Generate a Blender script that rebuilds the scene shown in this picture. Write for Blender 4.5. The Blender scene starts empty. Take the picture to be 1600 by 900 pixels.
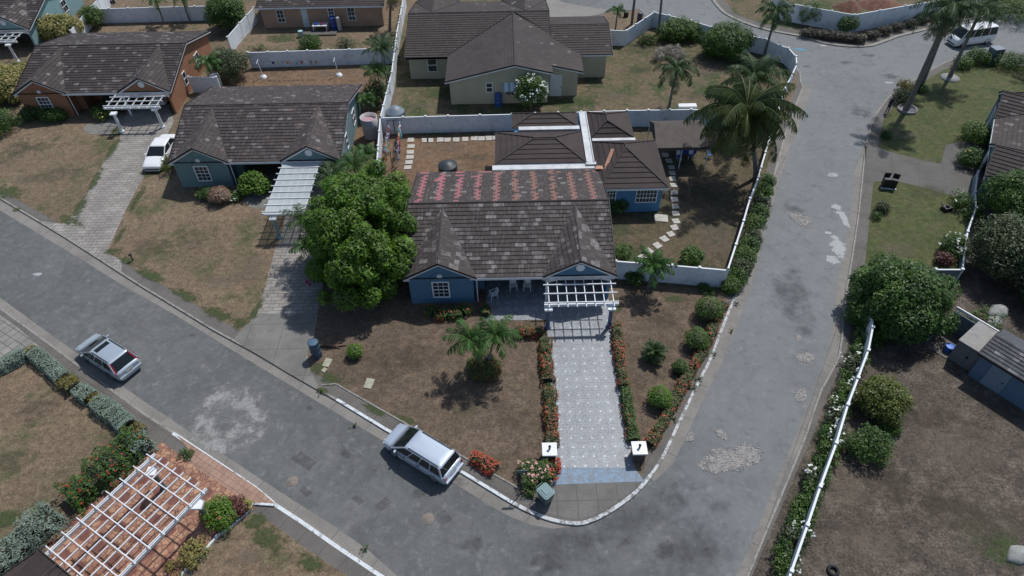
import bpy, math, random
import numpy as np
from mathutils import Vector, Matrix
from mathutils.geometry import tessellate_polygon
random.seed(7); np.random.seed(7)
PI = math.pi
SC = bpy.context.scene
COL = SC.collection
# ------------------------------------------------------------ camera
CF = 1067.0; PITCH = math.radians(45.5); ROLL = math.radians(1.1); CH = 37.5
_F = Vector((0, math.cos(PITCH), -math.sin(PITCH))); _U = Vector((0, math.sin(PITCH), math.cos(PITCH))); _X = Vector((1, 0, 0))
_X2 = _X*math.cos(ROLL) - _U*math.sin(ROLL); _U2 = _X*math.sin(ROLL) + _U*math.cos(ROLL)
cam = bpy.data.cameras.new('camera'); camo = bpy.data.objects.new('camera', cam); COL.objects.link(camo)
m = Matrix.Identity(4)
for i in range(3):
    m[i][0] = _X2[i]; m[i][1] = _U2[i]; m[i][2] = -_F[i]
m[2][3] = CH
camo.matrix_world = m
cam.sensor_width = 36; cam.lens = CF/1600*36; cam.clip_end = 3000; cam.clip_start = 0.5
SC.camera = camo
# ------------------------------------------------------------ light
SUN_EL = math.radians(58); SH_AZ = math.radians(-127)      # direction in which shadows fall
w = bpy.data.worlds.new('World'); SC.world = w; w.use_nodes = True
nt = w.node_tree
sky = nt.nodes.new('ShaderNodeTexSky'); sky.sky_type = 'NISHITA'; sky.sun_disc = False
sky.sun_elevation = SUN_EL
sdir = Vector((-math.cos(SH_AZ)*math.cos(SUN_EL), -math.sin(SH_AZ)*math.cos(SUN_EL), math.sin(SUN_EL)))
sky.sun_rotation = math.atan2(sdir.x, sdir.y)
nt.links.new(sky.outputs[0], nt.nodes['Background'].inputs[0]); nt.nodes['Background'].inputs[1].default_value = 0.10
sl = bpy.data.lights.new('sun', 'SUN'); sl.energy = 3.5; sl.angle = math.radians(1.3); sl.color = (1, 0.975, 0.94)
so = bpy.data.objects.new('sun', sl); COL.objects.link(so); so.rotation_euler = sdir.to_track_quat('Z', 'Y').to_euler(); so.location = (0, 0, 60)
SC.view_settings.view_transform = 'Standard'; SC.view_settings.look = 'None'; SC.view_settings.gamma = 1; SC.view_settings.exposure = 0.0
# ------------------------------------------------------------ survey: photograph pixel -> point of the place at height z
def G(x, y, z=0.0):
    cx = (x-800)/CF; cy = -(y-450)/CF
    d = _F + _X2*cx + _U2*cy
    t = (z-CH)/d.z
    return Vector((d.x*t, d.y*t, z))
RZ = -0.10                                                   # road level; lots lie at 0
def GR(x, y, dz=0.0): return G(x, y, RZ+dz)
def GY(x, y, Y):                                            # point on the vertical plane at depth Y
    a = G(x, y, 0); b = G(x, y, 1); t = (Y-a.y)/(b.y-a.y)
    return a.lerp(b, t) if 0 <= t <= 1 else a+(b-a)*t
# ------------------------------------------------------------ materials
def newmat(name):
    mt = bpy.data.materials.new(name); mt.use_nodes = True
    return mt, mt.node_tree, mt.node_tree.nodes['Principled BSDF']
def rgb(c): return (c[0], c[1], c[2], 1)
class NT:
    def __init__(s, nt): s.nt = nt
    def n(s, t, **k):
        nd = s.nt.nodes.new(t)
        for a, b in k.items(): setattr(nd, a, b)
        return nd
    def l(s, a, b): s.nt.links.new(a, b)
    def obj(s): return s.n('ShaderNodeTexCoord').outputs['Object']
    def uv(s): return s.n('ShaderNodeTexCoord').outputs['UV']
    def noise(s, co, scale, detail=4, rough=0.6, dist=0):
        nd = s.n('ShaderNodeTexNoise'); s.l(co, nd.inputs['Vector']); nd.inputs['Scale'].default_value = scale
        nd.inputs['Detail'].default_value = detail; nd.inputs['Roughness'].default_value = rough; nd.inputs['Distortion'].default_value = dist
        return nd.outputs['Fac']
    def ramp(s, f, a, b, lo=0, hi=1):
        nd = s.n('ShaderNodeMapRange'); s.l(f, nd.inputs[0]); nd.inputs[1].default_value = a; nd.inputs[2].default_value = b
        nd.inputs[3].default_value = lo; nd.inputs[4].default_value = hi; nd.interpolation_type = 'SMOOTHSTEP'; return nd.outputs[0]
    def mix(s, f, a, b, mode='MIX'):
        nd = s.n('ShaderNodeMix', data_type='RGBA', blend_type=mode)
        for sock, v in ((nd.inputs[0], f), (nd.inputs[6], a), (nd.inputs[7], b)):
            if isinstance(v, (int, float)): sock.default_value = v
            elif isinstance(v, (tuple, list)): sock.default_value = rgb(v)
            else: s.l(v, sock)
        return nd.outputs[2]
    def math(s, op, a, b=None, c=None):
        nd = s.n('ShaderNodeMath', operation=op)
        for i, v in enumerate((a, b, c)):
            if v is None: continue
            if isinstance(v, (int, float)): nd.inputs[i].default_value = v
            else: s.l(v, nd.inputs[i])
        return nd.outputs[0]
    def bump(s, h, dist, bs, strength=1.0):
        nd = s.n('ShaderNodeBump'); s.l(h, nd.inputs['Height']); nd.inputs['Distance'].default_value = dist; nd.inputs['Strength'].default_value = strength
        s.l(nd.outputs[0], bs.inputs['Normal']); return nd
    def map(s, co, rot=0, scale=(1, 1, 1), loc=(0, 0, 0)):
        nd = s.n('ShaderNodeMapping'); s.l(co, nd.inputs[0]); nd.inputs['Rotation'].default_value = (0, 0, rot); nd.inputs['Scale'].default_value = scale; nd.inputs['Location'].default_value = loc
        return nd.outputs[0]
MC = {}
def solid(name, c, rough=0.7, var=0.12, scale=3.0, metal=0.0, bump=0.0, spec=None, dirt=None):
    if name in MC: return MC[name]
    mt, nt, bs = newmat(name); q = NT(nt); co = q.obj()
    f = q.noise(co, scale, 5); f2 = q.noise(co, scale*7, 3)
    v = q.math('ADD', q.ramp(f, 0.25, 0.75, 1-var, 1+var), q.ramp(f2, 0.2, 0.8, -var*0.5, var*0.5))
    colr = q.mix(1.0, c, v, 'MULTIPLY')
    if dirt:
        colr = q.mix(q.ramp(q.noise(co, 1.7, 6, 0.7), 0.5, 0.75, 0, dirt[1]), colr, dirt[0])
    q.l(colr, bs.inputs['Base Color'])
    bs.inputs['Roughness'].default_value = rough; bs.inputs['Metallic'].default_value = metal
    if bump: q.bump(f2, bump, bs)
    MC[name] = mt; return mt
def leafmat(name, c1, c2, c3=None, tr=0.25):
    if name in MC: return MC[name]
    mt, nt, bs = newmat(name); q = NT(nt)
    g = q.n('ShaderNodeNewGeometry'); r = g.outputs['Random Per Island']
    co = q.obj()
    base = q.mix(r, c1, c2)
    if c3: base = q.mix(q.ramp(q.noise(co, 0.9, 3), 0.48, 0.68), base, c3)
    q.l(base, bs.inputs['Base Color']); bs.inputs['Roughness'].default_value = 0.55
    t = q.n('ShaderNodeBsdfTranslucent'); q.l(q.mix(1.0, base, (1.3, 1.5, 0.6), 'MULTIPLY'), t.inputs[0])
    mx = q.n('ShaderNodeMixShader'); mx.inputs[0].default_value = tr
    q.l(bs.outputs[0], mx.inputs[1]); q.l(t.outputs[0], mx.inputs[2]); q.l(mx.outputs[0], nt.nodes['Material Output'].inputs[0])
    MC[name] = mt; return mt
def lawnmat(name, a, b, c, green, gth=(0.52, 0.66), seed=0.0, fine=(0.62, 1.3)):
    mt, nt, bs = newmat(name); q = NT(nt); co = q.map(q.obj(), loc=(seed, seed*1.7, 0))
    n1 = q.noise(co, 0.16, 5, 0.6); n2 = q.noise(co, 0.75, 6, 0.65, 0.4); n3 = q.noise(co, 7.0, 4, 0.75); n4 = q.noise(co, 2.1, 6, 0.75)
    x = q.mix(q.ramp(n1, 0.38, 0.62), a, b); x = q.mix(q.ramp(n2, 0.42, 0.68), x, c)
    gm = q.noise(q.map(co, loc=(9, 4, 0)), 0.28, 6, 0.7)
    x = q.mix(q.ramp(gm, gth[0], gth[1], 0, 0.85), x, green)
    x = q.mix(1.0, x, q.ramp(n4, 0.3, 0.72, 0.64, 1.32), 'MULTIPLY')
    x = q.mix(1.0, x, q.ramp(n3, 0.28, 0.72, fine[0], fine[1]), 'MULTIPLY')
    q.l(x, bs.inputs['Base Color']); bs.inputs['Roughness'].default_value = 0.95
    q.bump(n3, 0.05, bs); return mt
def asphaltmat(name, base=(0.128, 0.134, 0.134)):
    mt, nt, bs = newmat(name); q = NT(nt); co = q.obj()
    n1 = q.noise(co, 0.10, 4, 0.6, 0.6); n2 = q.noise(co, 0.45, 7, 0.7); n3 = q.noise(co, 18, 3, 0.8); n4 = q.noise(co, 2.2, 6, 0.7)
    x = q.mix(q.ramp(n1, 0.36, 0.64), base, tuple(v*0.80 for v in base))
    x = q.mix(q.ramp(n2, 0.5, 0.75, 0, 0.5), x, (0.19, 0.185, 0.175))
    # ageing to pale grey towards the worn east road
    x = q.mix(q.ramp(q.noise(q.map(co, loc=(31, 5, 0)), 0.3, 5, 0.7, 1.0), 0.5, 0.58, 0, 0.35), x, (0.082, 0.083, 0.082))
    x = q.mix(1.0, x, q.ramp(n4, 0.3, 0.7, 0.88, 1.1), 'MULTIPLY')
    x = q.mix(1.0, x, q.ramp(n3, 0.25, 0.75, 0.8, 1.2), 'MULTIPLY')
    spx = q.n('ShaderNodeSeparateXYZ'); q.l(co, spx.inputs[0]); wx = q.math('ADD', spx.outputs[0], q.math('MULTIPLY', q.noise(co, 0.12, 4), 8.0))
    x = q.mix(q.ramp(wx, 10, 20, 0, 0.55), x, (0.225, 0.24, 0.25))   # the east road is older, paler asphalt
    # cracks
    wn = q.n('ShaderNodeTexNoise'); q.l(co, wn.inputs['Vector']); wn.inputs['Scale'].default_value = 0.9; wn.inputs['Detail'].default_value = 6
    wm = q.n('ShaderNodeVectorMath', operation='MULTIPLY_ADD'); q.l(wn.outputs['Color'], wm.inputs[0]); wm.inputs[1].default_value = (2.6, 2.6, 0); q.l(co, wm.inputs[2])
    vo = q.n('ShaderNodeTexVoronoi', feature='DISTANCE_TO_EDGE'); q.l(wm.outputs[0], vo.inputs['Vector']); vo.inputs['Scale'].default_value = 0.17
    cr = q.math('MULTIPLY', q.ramp(vo.outputs[0], 0.0, 0.008, 0.45, 0), q.ramp(q.noise(co, 0.25, 3), 0.5, 0.6))
    x = q.mix(cr, x, (0.07, 0.07, 0.07))
    x = q.mix(q.ramp(q.noise(q.map(co, loc=(3, 8, 0)), 0.9, 8, 0.78), 0.50, 0.70, 0, 0.6), x, (0.088, 0.09, 0.09))
    x = q.mix(q.ramp(q.noise(q.map(co, loc=(13, 2, 0)), 1.4, 8, 0.8), 0.52, 0.70, 0, 0.5), x, (0.27, 0.27, 0.265))
    q.l(x, bs.inputs['Base Color']); bs.inputs['Roughness'].default_value = 0.9; q.bump(n3, 0.012, bs); return mt
def paver(name, a, b, mortar, bw, bh, rot=0.0, off=0.5, ms=0.03, stain=None, mortarmix=1.0):
    mt, nt, bs = newmat(name); q = NT(nt); co = q.map(q.obj(), rot=rot)
    br = q.n('ShaderNodeTexBrick'); q.l(co, br.inputs['Vector']); br.offset = off
    br.inputs['Color1'].default_value = rgb(a); br.inputs['Color2'].default_value = rgb(b); br.inputs['Mortar'].default_value = rgb(mortar)
    br.inputs['Scale'].default_value = 1; br.inputs['Brick Width'].default_value = bw; br.inputs['Row Height'].default_value = bh
    br.inputs['Mortar Size'].default_value = ms; br.inputs['Mortar Smooth'].default_value = 0.3
    x = q.mix(1.0, br.outputs[0], q.ramp(q.noise(q.obj(), 0.5, 6, 0.7), 0.3, 0.7, 0.75, 1.15), 'MULTIPLY')
    x = q.mix(1.0, x, q.ramp(q.noise(q.obj(), 9, 4, 0.8), 0.3, 0.7, 0.85, 1.15), 'MULTIPLY')
    if stain: x = q.mix(q.ramp(q.noise(q.obj(), 0.9, 6, 0.75), 0.5, 0.7, 0, 0.6), x, stain)
    q.l(x, bs.inputs['Base Color']); bs.inputs['Roughness'].default_value = 0.88; q.bump(br.outputs[1], -0.01, bs); return mt
def concretemat(name, c, joint=None, rot=0.0, dark=0.7):
    mt, nt, bs = newmat(name); q = NT(nt); co = q.obj()
    x = q.mix(q.ramp(q.noise(co, 0.35, 6, 0.7), 0.35, 0.7), c, tuple(v*dark for v in c))
    x = q.mix(q.ramp(q.noise(co, 1.6, 7, 0.8), 0.5, 0.8, 0, 0.5), x, (0.09, 0.085, 0.07))
    x = q.mix(1.0, x, q.ramp(q.noise(co, 11, 3, 0.8), 0.3, 0.7, 0.85, 1.15), 'MULTIPLY')
    if joint:
        br = q.n('ShaderNodeTexBrick'); q.l(q.map(co, rot=rot), br.inputs['Vector']); br.offset = 0
        br.inputs['Scale'].default_value = 1; br.inputs['Brick Width'].default_value = joint; br.inputs['Row Height'].default_value = joint; br.inputs['Mortar Size'].default_value = 0.03
        x = q.mix(q.math('MULTIPLY', br.outputs[1], 0.5), x, (0.06, 0.06, 0.055))
    q.l(x, bs.inputs['Base Color']); bs.inputs['Roughness'].default_value = 0.9; return mt
def kerbpaint(name, paint, under, th=(0.42, 0.5)):
    mt, nt, bs = newmat(name); q = NT(nt); co = q.obj()
    f = q.ramp(q.noise(co, 2.3, 7, 0.75), th[0], th[1])
    x = q.mix(f, under, paint); x = q.mix(1.0, x, q.ramp(q.noise(co, 9, 3), 0.3, 0.7, 0.85, 1.1), 'MULTIPLY')
    q.l(x, bs.inputs['Base Color']); bs.inputs['Roughness'].default_value = 0.8; return mt
def stainmat(name, c, nscale=2.0, cover=0.5, soft=0.12, amount=1.0, edge=(0.55, 1.0), rough=0.9, fine=None, ring=None, c2=None):
    """thin worn deposit, or one painted shadow, on a surface: opaque where the noise says, clear at its ragged rim"""
    mt, nt, bs = newmat(name); q = NT(nt); uv = q.uv(); co = q.obj()
    vl = q.n('ShaderNodeVectorMath', operation='LENGTH'); q.l(uv, vl.inputs[0]); r = vl.outputs['Value']
    nc = q.ramp(q.noise(co, nscale, 8, 0.72), 0.30, 0.70); rd = q.math('ADD', r, q.math('MULTIPLY', q.math('SUBTRACT', q.noise(q.map(co, loc=(7, 3, 0)), nscale*0.45, 4, 0.6), 0.5), 0.9))
    fall = q.ramp(rd, 0.15, 0.95, 1, 0)
    if ring: fall = q.math('MULTIPLY', fall, q.ramp(rd, ring[0]*.6, ring[1]*.9, 0.25, 1.3))
    v = q.math('ADD', q.math('MULTIPLY', fall, 0.8), q.math('MULTIPLY', q.math('SUBTRACT', nc, 0.5), 0.75))
    lo = 0.62-cover*0.75
    al = q.math('MULTIPLY', q.ramp(v, lo, lo+soft*3.2, 0, amount), q.ramp(r, 0.80, 1.0, 1, 0))
    x = q.mix(1.0, c, q.ramp(q.noise(co, nscale*6, 3, 0.8), 0.3, 0.7, 0.7, 1.25), 'MULTIPLY')
    if c2: x = q.mix(q.ramp(q.noise(co, nscale*2.3, 4, 0.7), 0.45, 0.6), x, c2)
    q.l(x, bs.inputs['Base Color']); bs.inputs['Roughness'].default_value = rough; q.l(al, bs.inputs['Alpha']); return mt
def roofmat(name, base, light, streak=0.5):
    mt, nt, bs = newmat(name); q = NT(nt); co = q.obj(); uv = q.uv()
    at = q.n('ShaderNodeVertexColor', layer_name='Col')
    x = q.mix(1.0, base, q.ramp(q.noise(co, 0.5, 5, 0.7), 0.3, 0.7, 0.8, 1.2), 'MULTIPLY')
    st = q.noise(q.map(uv, scale=(3.0, 0.5, 1)), 2.2, 8, 0.75)
    x = q.mix(q.ramp(st, 0.47, 0.72, 0, streak), x, light)
    x = q.mix(1.0, x, at.outputs['Color'], 'MULTIPLY')
    at2 = at.outputs['Alpha']
    sp = q.n('ShaderNodeVertexColor', layer_name='Add')
    big = q.math('GREATER_THAN', sp.outputs['Alpha'], 0.5)
    stn = q.ramp(q.noise(q.map(uv, scale=(9, 1.2, 1)), 1.6, 5, 0.7), 0.36, 0.64, 0.15, 2.2)
    fa = q.math('MULTIPLY', sp.outputs['Alpha'], q.math('ADD', big, q.math('MULTIPLY', q.math('SUBTRACT', 1.0, big), stn)))
    x = q.mix(fa, x, sp.outputs['Color'])
    x = q.mix(1.0, x, q.ramp(q.noise(co, 14, 3, 0.8), 0.3, 0.7, 0.82, 1.2), 'MULTIPLY')
    q.l(x, bs.inputs['Base Color']); bs.inputs['Roughness'].default_value = 0.8
    q.bump(q.noise(co, 30, 2), 0.01, bs); return mt
# ------------------------------------------------------------ mesh helper
class MB:
    def __init__(s): s.v = []; s.f = []; s.mi = []; s.uv = []; s.c1 = []; s.c2 = []; s.sm = []
    def add(s, vs, fs, mi=0, uvs=None, c1=None, c2=None, sm=False):
        o = len(s.v); s.v += [tuple(p) for p in vs]
        for k, f in enumerate(fs):
            s.f.append([i+o for i in f]); s.mi.append(mi); s.sm.append(sm)
            s.uv.append([uvs[i] for i in f] if uvs else None)
            s.c1.append(c1); s.c2.append(c2)
        return s
    def box(s, x0, x1, y0, y1, z0, z1, mi=0, mat=None):
        vs = [Vector(p) for p in ((x0,y0,z0),(x1,y0,z0),(x1,y1,z0),(x0,y1,z0),(x0,y0,z1),(x1,y0,z1),(x1,y1,z1),(x0,y1,z1))]
        if mat: vs = [mat @ p for p in vs]
        return s.add(vs, [(3,2,1,0),(4,5,6,7),(0,1,5,4),(1,2,6,5),(2,3,7,6),(3,0,4,7)], mi)
    def prism(s, poly, z0, z1, mi=0):
        poly = [(p[0], p[1]) for p in poly]
        a = sum(poly[i][0]*poly[(i+1)%len(poly)][1]-poly[(i+1)%len(poly)][0]*poly[i][1] for i in range(len(poly)))
        if a < 0: poly = poly[::-1]
        n = len(poly)
        vs = [(x, y, z0) for x, y in poly]+[(x, y, z1) for x, y in poly]
        side = [(i, (i+1)%n, n+(i+1)%n, n+i) for i in range(n)]
        if n <= 4: return s.add(vs, [tuple(range(n-1, -1, -1)), tuple(range(n, 2*n))]+side, mi)
        caps = []
        for t in tessellate_polygon([[Vector((x, y, 0)) for x, y in poly]]):
            a_, b_, c_ = (Vector(poly[k]) for k in t)
            if (b_-a_).cross(c_-a_) < 0: t = t[::-1]
            caps += [tuple(n+k for k in t), tuple(t[::-1])]
        return s.add(vs, caps+side, mi)
    def slab(s, pts, d, mi=0):                               # planar polygon in space, thickened by vector d
        n = len(pts); vs = [Vector(p) for p in pts]; vs += [p+Vector(d) for p in vs]
        return s.add(vs, [tuple(range(n-1, -1, -1)), tuple(range(n, 2*n))]+[(i, (i+1)%n, n+(i+1)%n, n+i) for i in range(n)], mi)
    def bar(s, a, b, w, h=None, mi=0, up=(0, 0, 1)):
        a = Vector(a); b = Vector(b); h = h or w; d = (b-a).normalized(); u = Vector(up)
        if abs(d.dot(u)) > 0.98: u = Vector((0, 1, 0))
        sd = d.cross(u).normalized(); u = sd.cross(d)
        vs = [p+sd*(i*w/2)+u*(j*h/2) for p in (a, b) for i, j in ((-1,-1),(1,-1),(1,1),(-1,1))]
        return s.add(vs, [(0,1,2,3),(7,6,5,4),(0,4,5,1),(1,5,6,2),(2,6,7,3),(3,7,4,0)], mi)
    def tube(s, pts, rads, n=8, mi=0, cap=True, sm=True):
        pts = [Vector(p) for p in pts]
        if isinstance(rads, (int, float)): rads = [rads]*len(pts)
        vs = []; ref = None
        for i, p in enumerate(pts):
            d = (pts[min(i+1, len(pts)-1)]-pts[max(i-1, 0)]).normalized()
            u = Vector((0, 0, 1)) if abs(d.z) < 0.9 else Vector((1, 0, 0))
            sd = d.cross(u).normalized(); u = sd.cross(d)
            vs += [p+(sd*math.cos(2*PI*k/n)+u*math.sin(2*PI*k/n))*rads[i] for k in range(n)]
        fs = [(i*n+k, i*n+(k+1)%n, (i+1)*n+(k+1)%n, (i+1)*n+k) for i in range(len(pts)-1) for k in range(n)]
        s.add(vs, fs, mi, sm=sm)
        if cap: s.add(vs[:n], [tuple(range(n))], mi); s.add(vs[-n:], [tuple(range(n-1, -1, -1))], mi)
        return s
    def lathe(s, prof, n=16, mi=0, c=(0, 0, 0), sm=True):   # prof: (r, z)
        vs = [(c[0]+r*math.cos(2*PI*k/n), c[1]+r*math.sin(2*PI*k/n), c[2]+z) for r, z in prof for k in range(n)]
        fs = [(i*n+k, i*n+(k+1)%n, (i+1)*n+(k+1)%n, (i+1)*n+k) for i in range(len(prof)-1) for k in range(n)]
        return s.add(vs, fs, mi, sm=sm)
    def disc(s, c, r, nrm=(0, 0, 1), n=20, mi=0, r2=None, th=0.0):
        c = Vector(c); nrm = Vector(nrm).normalized(); u = Vector((0, 0, 1)) if abs(nrm.z) < 0.9 else Vector((1, 0, 0))
        a = nrm.cross(u).normalized(); b = nrm.cross(a)
        vs = [c+(a*math.cos(2*PI*k/n)*r+b*math.sin(2*PI*k/n)*(r2 or r)) for k in range(n)]
        if th: return s.slab(vs, nrm*th, mi)
        return s.add(vs, [tuple(range(n))], mi)
    def build(s, name, mats, parent=None, world=False, kind=None, smooth=None):
        me = bpy.data.meshes.new(name)
        vs = s.v
        if parent is not None and world:
            c, sn = math.cos(-parent.rotation_euler.z), math.sin(-parent.rotation_euler.z); lx, ly, lz = parent.location
            vs = [((x-lx)*c-(y-ly)*sn, (x-lx)*sn+(y-ly)*c, z-lz) for x, y, z in vs]
        me.from_pydata(vs, [], s.f)
        if not isinstance(mats, (list, tuple)): mats = [mats]
        for mm in mats: me.materials.append(mm)
        me.polygons.foreach_set('material_index', s.mi)
        me.polygons.foreach_set('use_smooth', [bool(smooth) if smooth is not None else x for x in s.sm])
        if any(u is not None for u in s.uv):
            ul = me.uv_layers.new(name='UVMap'); k = 0; arr = []
            for f, u in zip(s.f, s.uv):
                for i in range(len(f)): arr += list(u[i]) if u else [0, 0]
            ul.data.foreach_set('uv', arr)
        if any(c is not None for c in s.c1):
            for nm, cl, dflt in (('Col', s.c1, (1, 1, 1, 1)), ('Add', s.c2, (0, 0, 0, 0))):
                ca = me.color_attributes.new(nm, 'FLOAT_COLOR', 'CORNER'); arr = []
                for f, c in zip(s.f, cl): arr += list(c or dflt)*len(f)
                ca.data.foreach_set('color', arr)
        me.update()
        o = bpy.data.objects.new(name, me); COL.objects.link(o)
        if parent is not None: o.parent = parent
        if kind: o['kind'] = kind
        return o
def tag(o, label, cat, group=None, kind=None):
    o['label'] = label; o['category'] = cat
    if group: o['group'] = group
    if kind: o['kind'] = kind
    return o
def thing(name, label, cat, loc=(0, 0, 0), rotz=0.0, group=None):
    o = bpy.data.objects.new(name, None); COL.objects.link(o); o.empty_display_size = 0.2
    o.location = (loc[0], loc[1], loc[2] if len(loc) > 2 else 0.0); o.rotation_euler = (0, 0, rotz)
    return tag(o, label, cat, group)
def copy_thing(root, loc, rotz=None, label=None, group=None):
    r = root.copy(); COL.objects.link(r); r.location = loc
    if rotz is not None: r.rotation_euler = (0, 0, rotz)
    if label: r['label'] = label
    if group: r['group'] = group
    for ch in list(root.children):
        c = ch.copy(); COL.objects.link(c); c.parent = r
        for g in list(ch.children):
            d = g.copy(); COL.objects.link(d); d.parent = c
    return r
LAWNS = []; HARD = []
def sheet(name, pts, z, mat, kind='structure', label=None):
    if name == 'lawn': LAWNS.append(([(p[0], p[1]) for p in pts], z, mat.name))
    elif name in ('driveway', 'path'): HARD.append([(p[0], p[1]) for p in pts])
    mb = MB(); mb.prism(pts, z-0.003, z)
    return mb.build(name, mat, kind=kind)
def inward(pts, d):                                          # offset a polyline to its left by d
    out = []
    for i, p in enumerate(pts):
        a = pts[max(i-1, 0)]; b = pts[min(i+1, len(pts)-1)]
        t = Vector((b[0]-a[0], b[1]-a[1])).normalized(); out.append(Vector((p[0]-t.y*d, p[1]+t.x*d)))
    return out
def ribbon(name, pts, d0, d1, z0, z1, mat, kind='structure', parent=None):
    a = inward(pts, d0); b = inward(pts, d1); n = len(pts); mb = MB()
    vs = [(p.x, p.y, z0) for p in a]+[(p.x, p.y, z0) for p in b]+[(p.x, p.y, z1) for p in a]+[(p.x, p.y, z1) for p in b]
    fs = []
    for i in range(n-1):
        fs += [(2*n+i, 2*n+i+1, 3*n+i+1, 3*n+i), (i, i+1, 2*n+i+1, 2*n+i), (n+i, 3*n+i, 3*n+i+1, n+i+1)]
    fs += [(0, 2*n, 3*n, n), (n-1, 2*n-1, 4*n-1, 3*n-1)]
    mb.add(vs, fs); return mb.build(name, mat, kind=kind, parent=parent, world=parent is not None)
def smoothline(pts, sub=4):
    P = [Vector((p[0], p[1])) for p in pts]; out = []
    for i in range(len(P)-1):
        p0 = P[max(i-1, 0)]; p1 = P[i]; p2 = P[i+1]; p3 = P[min(i+2, len(P)-1)]
        for k in range(sub):
            t = k/sub
            out.append(0.5*((2*p1)+(p2-p0)*t+(2*p0-5*p1+4*p2-p3)*t*t+(3*p1-p0-3*p2+p3)*t**3))
    out.append(P[-1]); return out
def ext(pts, d0=0, d1=0):
    a = pts[0]+(pts[0]-pts[1]).normalized()*d0; b = pts[-1]+(pts[-1]-pts[-2]).normalized()*d1
    return ([a] if d0 else [])+list(pts)+([b] if d1 else [])
V2 = lambda p: Vector((p[0], p[1]))
PX = lambda L, z=0.0: [V2(G(x, y, z)) for x, y in L]
# ============================================================ SETTING: ground, road, kerbs, lots
M_base = lawnmat('dry_ground', (0.16, 0.12, 0.075), (0.10, 0.085, 0.05), (0.13, 0.09, 0.055), (0.06, 0.075, 0.03))
mb = MB(); mb.add([(-1500, -1500, -0.2), (1500, -1500, -0.2), (1500, 1500, -0.2), (-1500, 1500, -0.2)], [(0, 1, 2, 3)])
mb.build('ground', M_base, kind='structure')
M_road = asphaltmat('asphalt')
mb = MB(); mb.prism([(-110, -25), (100, -25), (100, 125), (-110, 125)], -0.19, RZ); mb.build('road', M_road, kind='structure')

KA1 = PX([(0,310),(100,370),(220,447),(332,515),(400,552),(450,582),(525,625),(602,672),(710,732),(800,787)])
KA2 = PX([(800,787),(825,800),(862,814),(900,820),(925,815),(955,800),(990,775),(1012,752),(1037,715),(1055,677),(1087,610),(1112,560),(1135,500),(1150,465)])
KA3 = PX([(1150,465),(1160,437),(1182,370),(1200,315),(1214,262),(1228,210),(1244,165),(1256,135)])
FT = [(1137,422),(1150,382),(1162,345),(1172,310),(1185,277),(1189,262),(1203,215),(1222,152),(1224,142),(1236,120),(1245,101),(1244,88),(1232,75),(1220,71),(1197,61),(1157,52),(1112,42),(1080,32),(1045,24),(1022,19)]
FTW = [V2(G(x, y, 1.85)) for x, y in FT]
KA4 = inward(FTW[9:], -1.0)[1:] + PX([(1000,13),(950,17),(925,22),(880,8),(830,-22)])
KA1 = ext(KA1, 60, 0)
KAall = KA1 + KA2[1:] + KA3[1:] + KA4
KAs = smoothline(KA2, 4)
A_out = KA1 + KAs[1:] + KA3[1:] + KA4 + [V2((-5, 100)), V2((-110, 100)), V2((-110, KA1[0].y))]
M_walk = concretemat('sidewalk_concrete', (0.14, 0.13, 0.118), joint=1.5, rot=math.radians(31.7))
mb = MB(); mb.prism(A_out, -0.19, 0.0); mb.build('sidewalk', M_walk, kind='structure')
M_kerbgrey = kerbpaint('kerb_grey', (0.27, 0.26, 0.24), (0.17, 0.165, 0.15))
M_kerbwhite = kerbpaint('kerb_white', (0.62, 0.66, 0.68), (0.2, 0.19, 0.18), th=(0.36, 0.48))
M_kerbworn = kerbpaint('kerb_worn_white', (0.52, 0.54, 0.55), (0.16, 0.155, 0.15), th=(0.42, 0.54))
ribbon('kerb', KA1[:8], -0.02, 0.13, -0.17, 0.012, M_kerbgrey)
ribbon('kerb', [KA1[7]]+KA1[8:], -0.02, 0.17, -0.17, 0.014, M_kerbwhite)
ribbon('kerb', KAs[:9]+KAs[9:30], -0.02, 0.2, -0.17, 0.015, M_kerbworn)
ribbon('kerb', KAs[29:], -0.02, 0.16, -0.17, 0.016, M_kerbworn)
ribbon('kerb', KA3+KA4[:-3], -0.02, 0.14, -0.17, 0.013, M_kerbgrey)
# gutters: pale concrete strips at road level
M_gut = concretemat('gutter_concrete', (0.235, 0.22, 0.20), joint=3.0, rot=math.radians(31.7), dark=0.75)
GA1 = [V2(GR(x, y)) for x, y in [(0,329),(100,389),(200,451),(275,493),(400,570),(485,621),(560,666),(700,749),(775,796),(800,809),(837,823),(882,828),(900,822)]]
GA1 = ext(GA1, 60)
def resamp(P, n):
    cum = [0]
    for a, b in zip(P[:-1], P[1:]): cum.append(cum[-1]+(b-a).length)
    out = []; j = 0
    for k in range(n):
        t = cum[-1]*k/(n-1)
        while j < len(P)-2 and cum[j+1] < t: j += 1
        out.append(P[j].lerp(P[j+1], min(1, (t-cum[j])/max(1e-6, cum[j+1]-cum[j]))))
    return out
def nearest(P, p):
    best = None
    for a, b in zip(P[:-1], P[1:]):
        t = max(0, min(1, (p-a).dot(b-a)/max(1e-9, (b-a).length_squared))); q_ = a.lerp(b, t); d = (q_-p).length
        if best is None or d < best[0]: best = (d, q_)
    return best[1]
def strip(name, outer, inner, z, mat):                       # a ribbon of quads between two lines
    P = [V2(p) for p in outer]; I = [V2(p) for p in inner]; A = resamp(P, 90); Bq = [nearest(I, p) for p in A]; mb = MB()
    mb.add([(p.x, p.y, z) for p in A]+[(p.x, p.y, z) for p in Bq], [(i, i+1, 91+i, 90+i) for i in range(89)])
    return mb.build(name, mat, kind='structure')
strip('gutter', GA1, KA1+KAs[1:10], RZ+0.005, M_gut)
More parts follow.
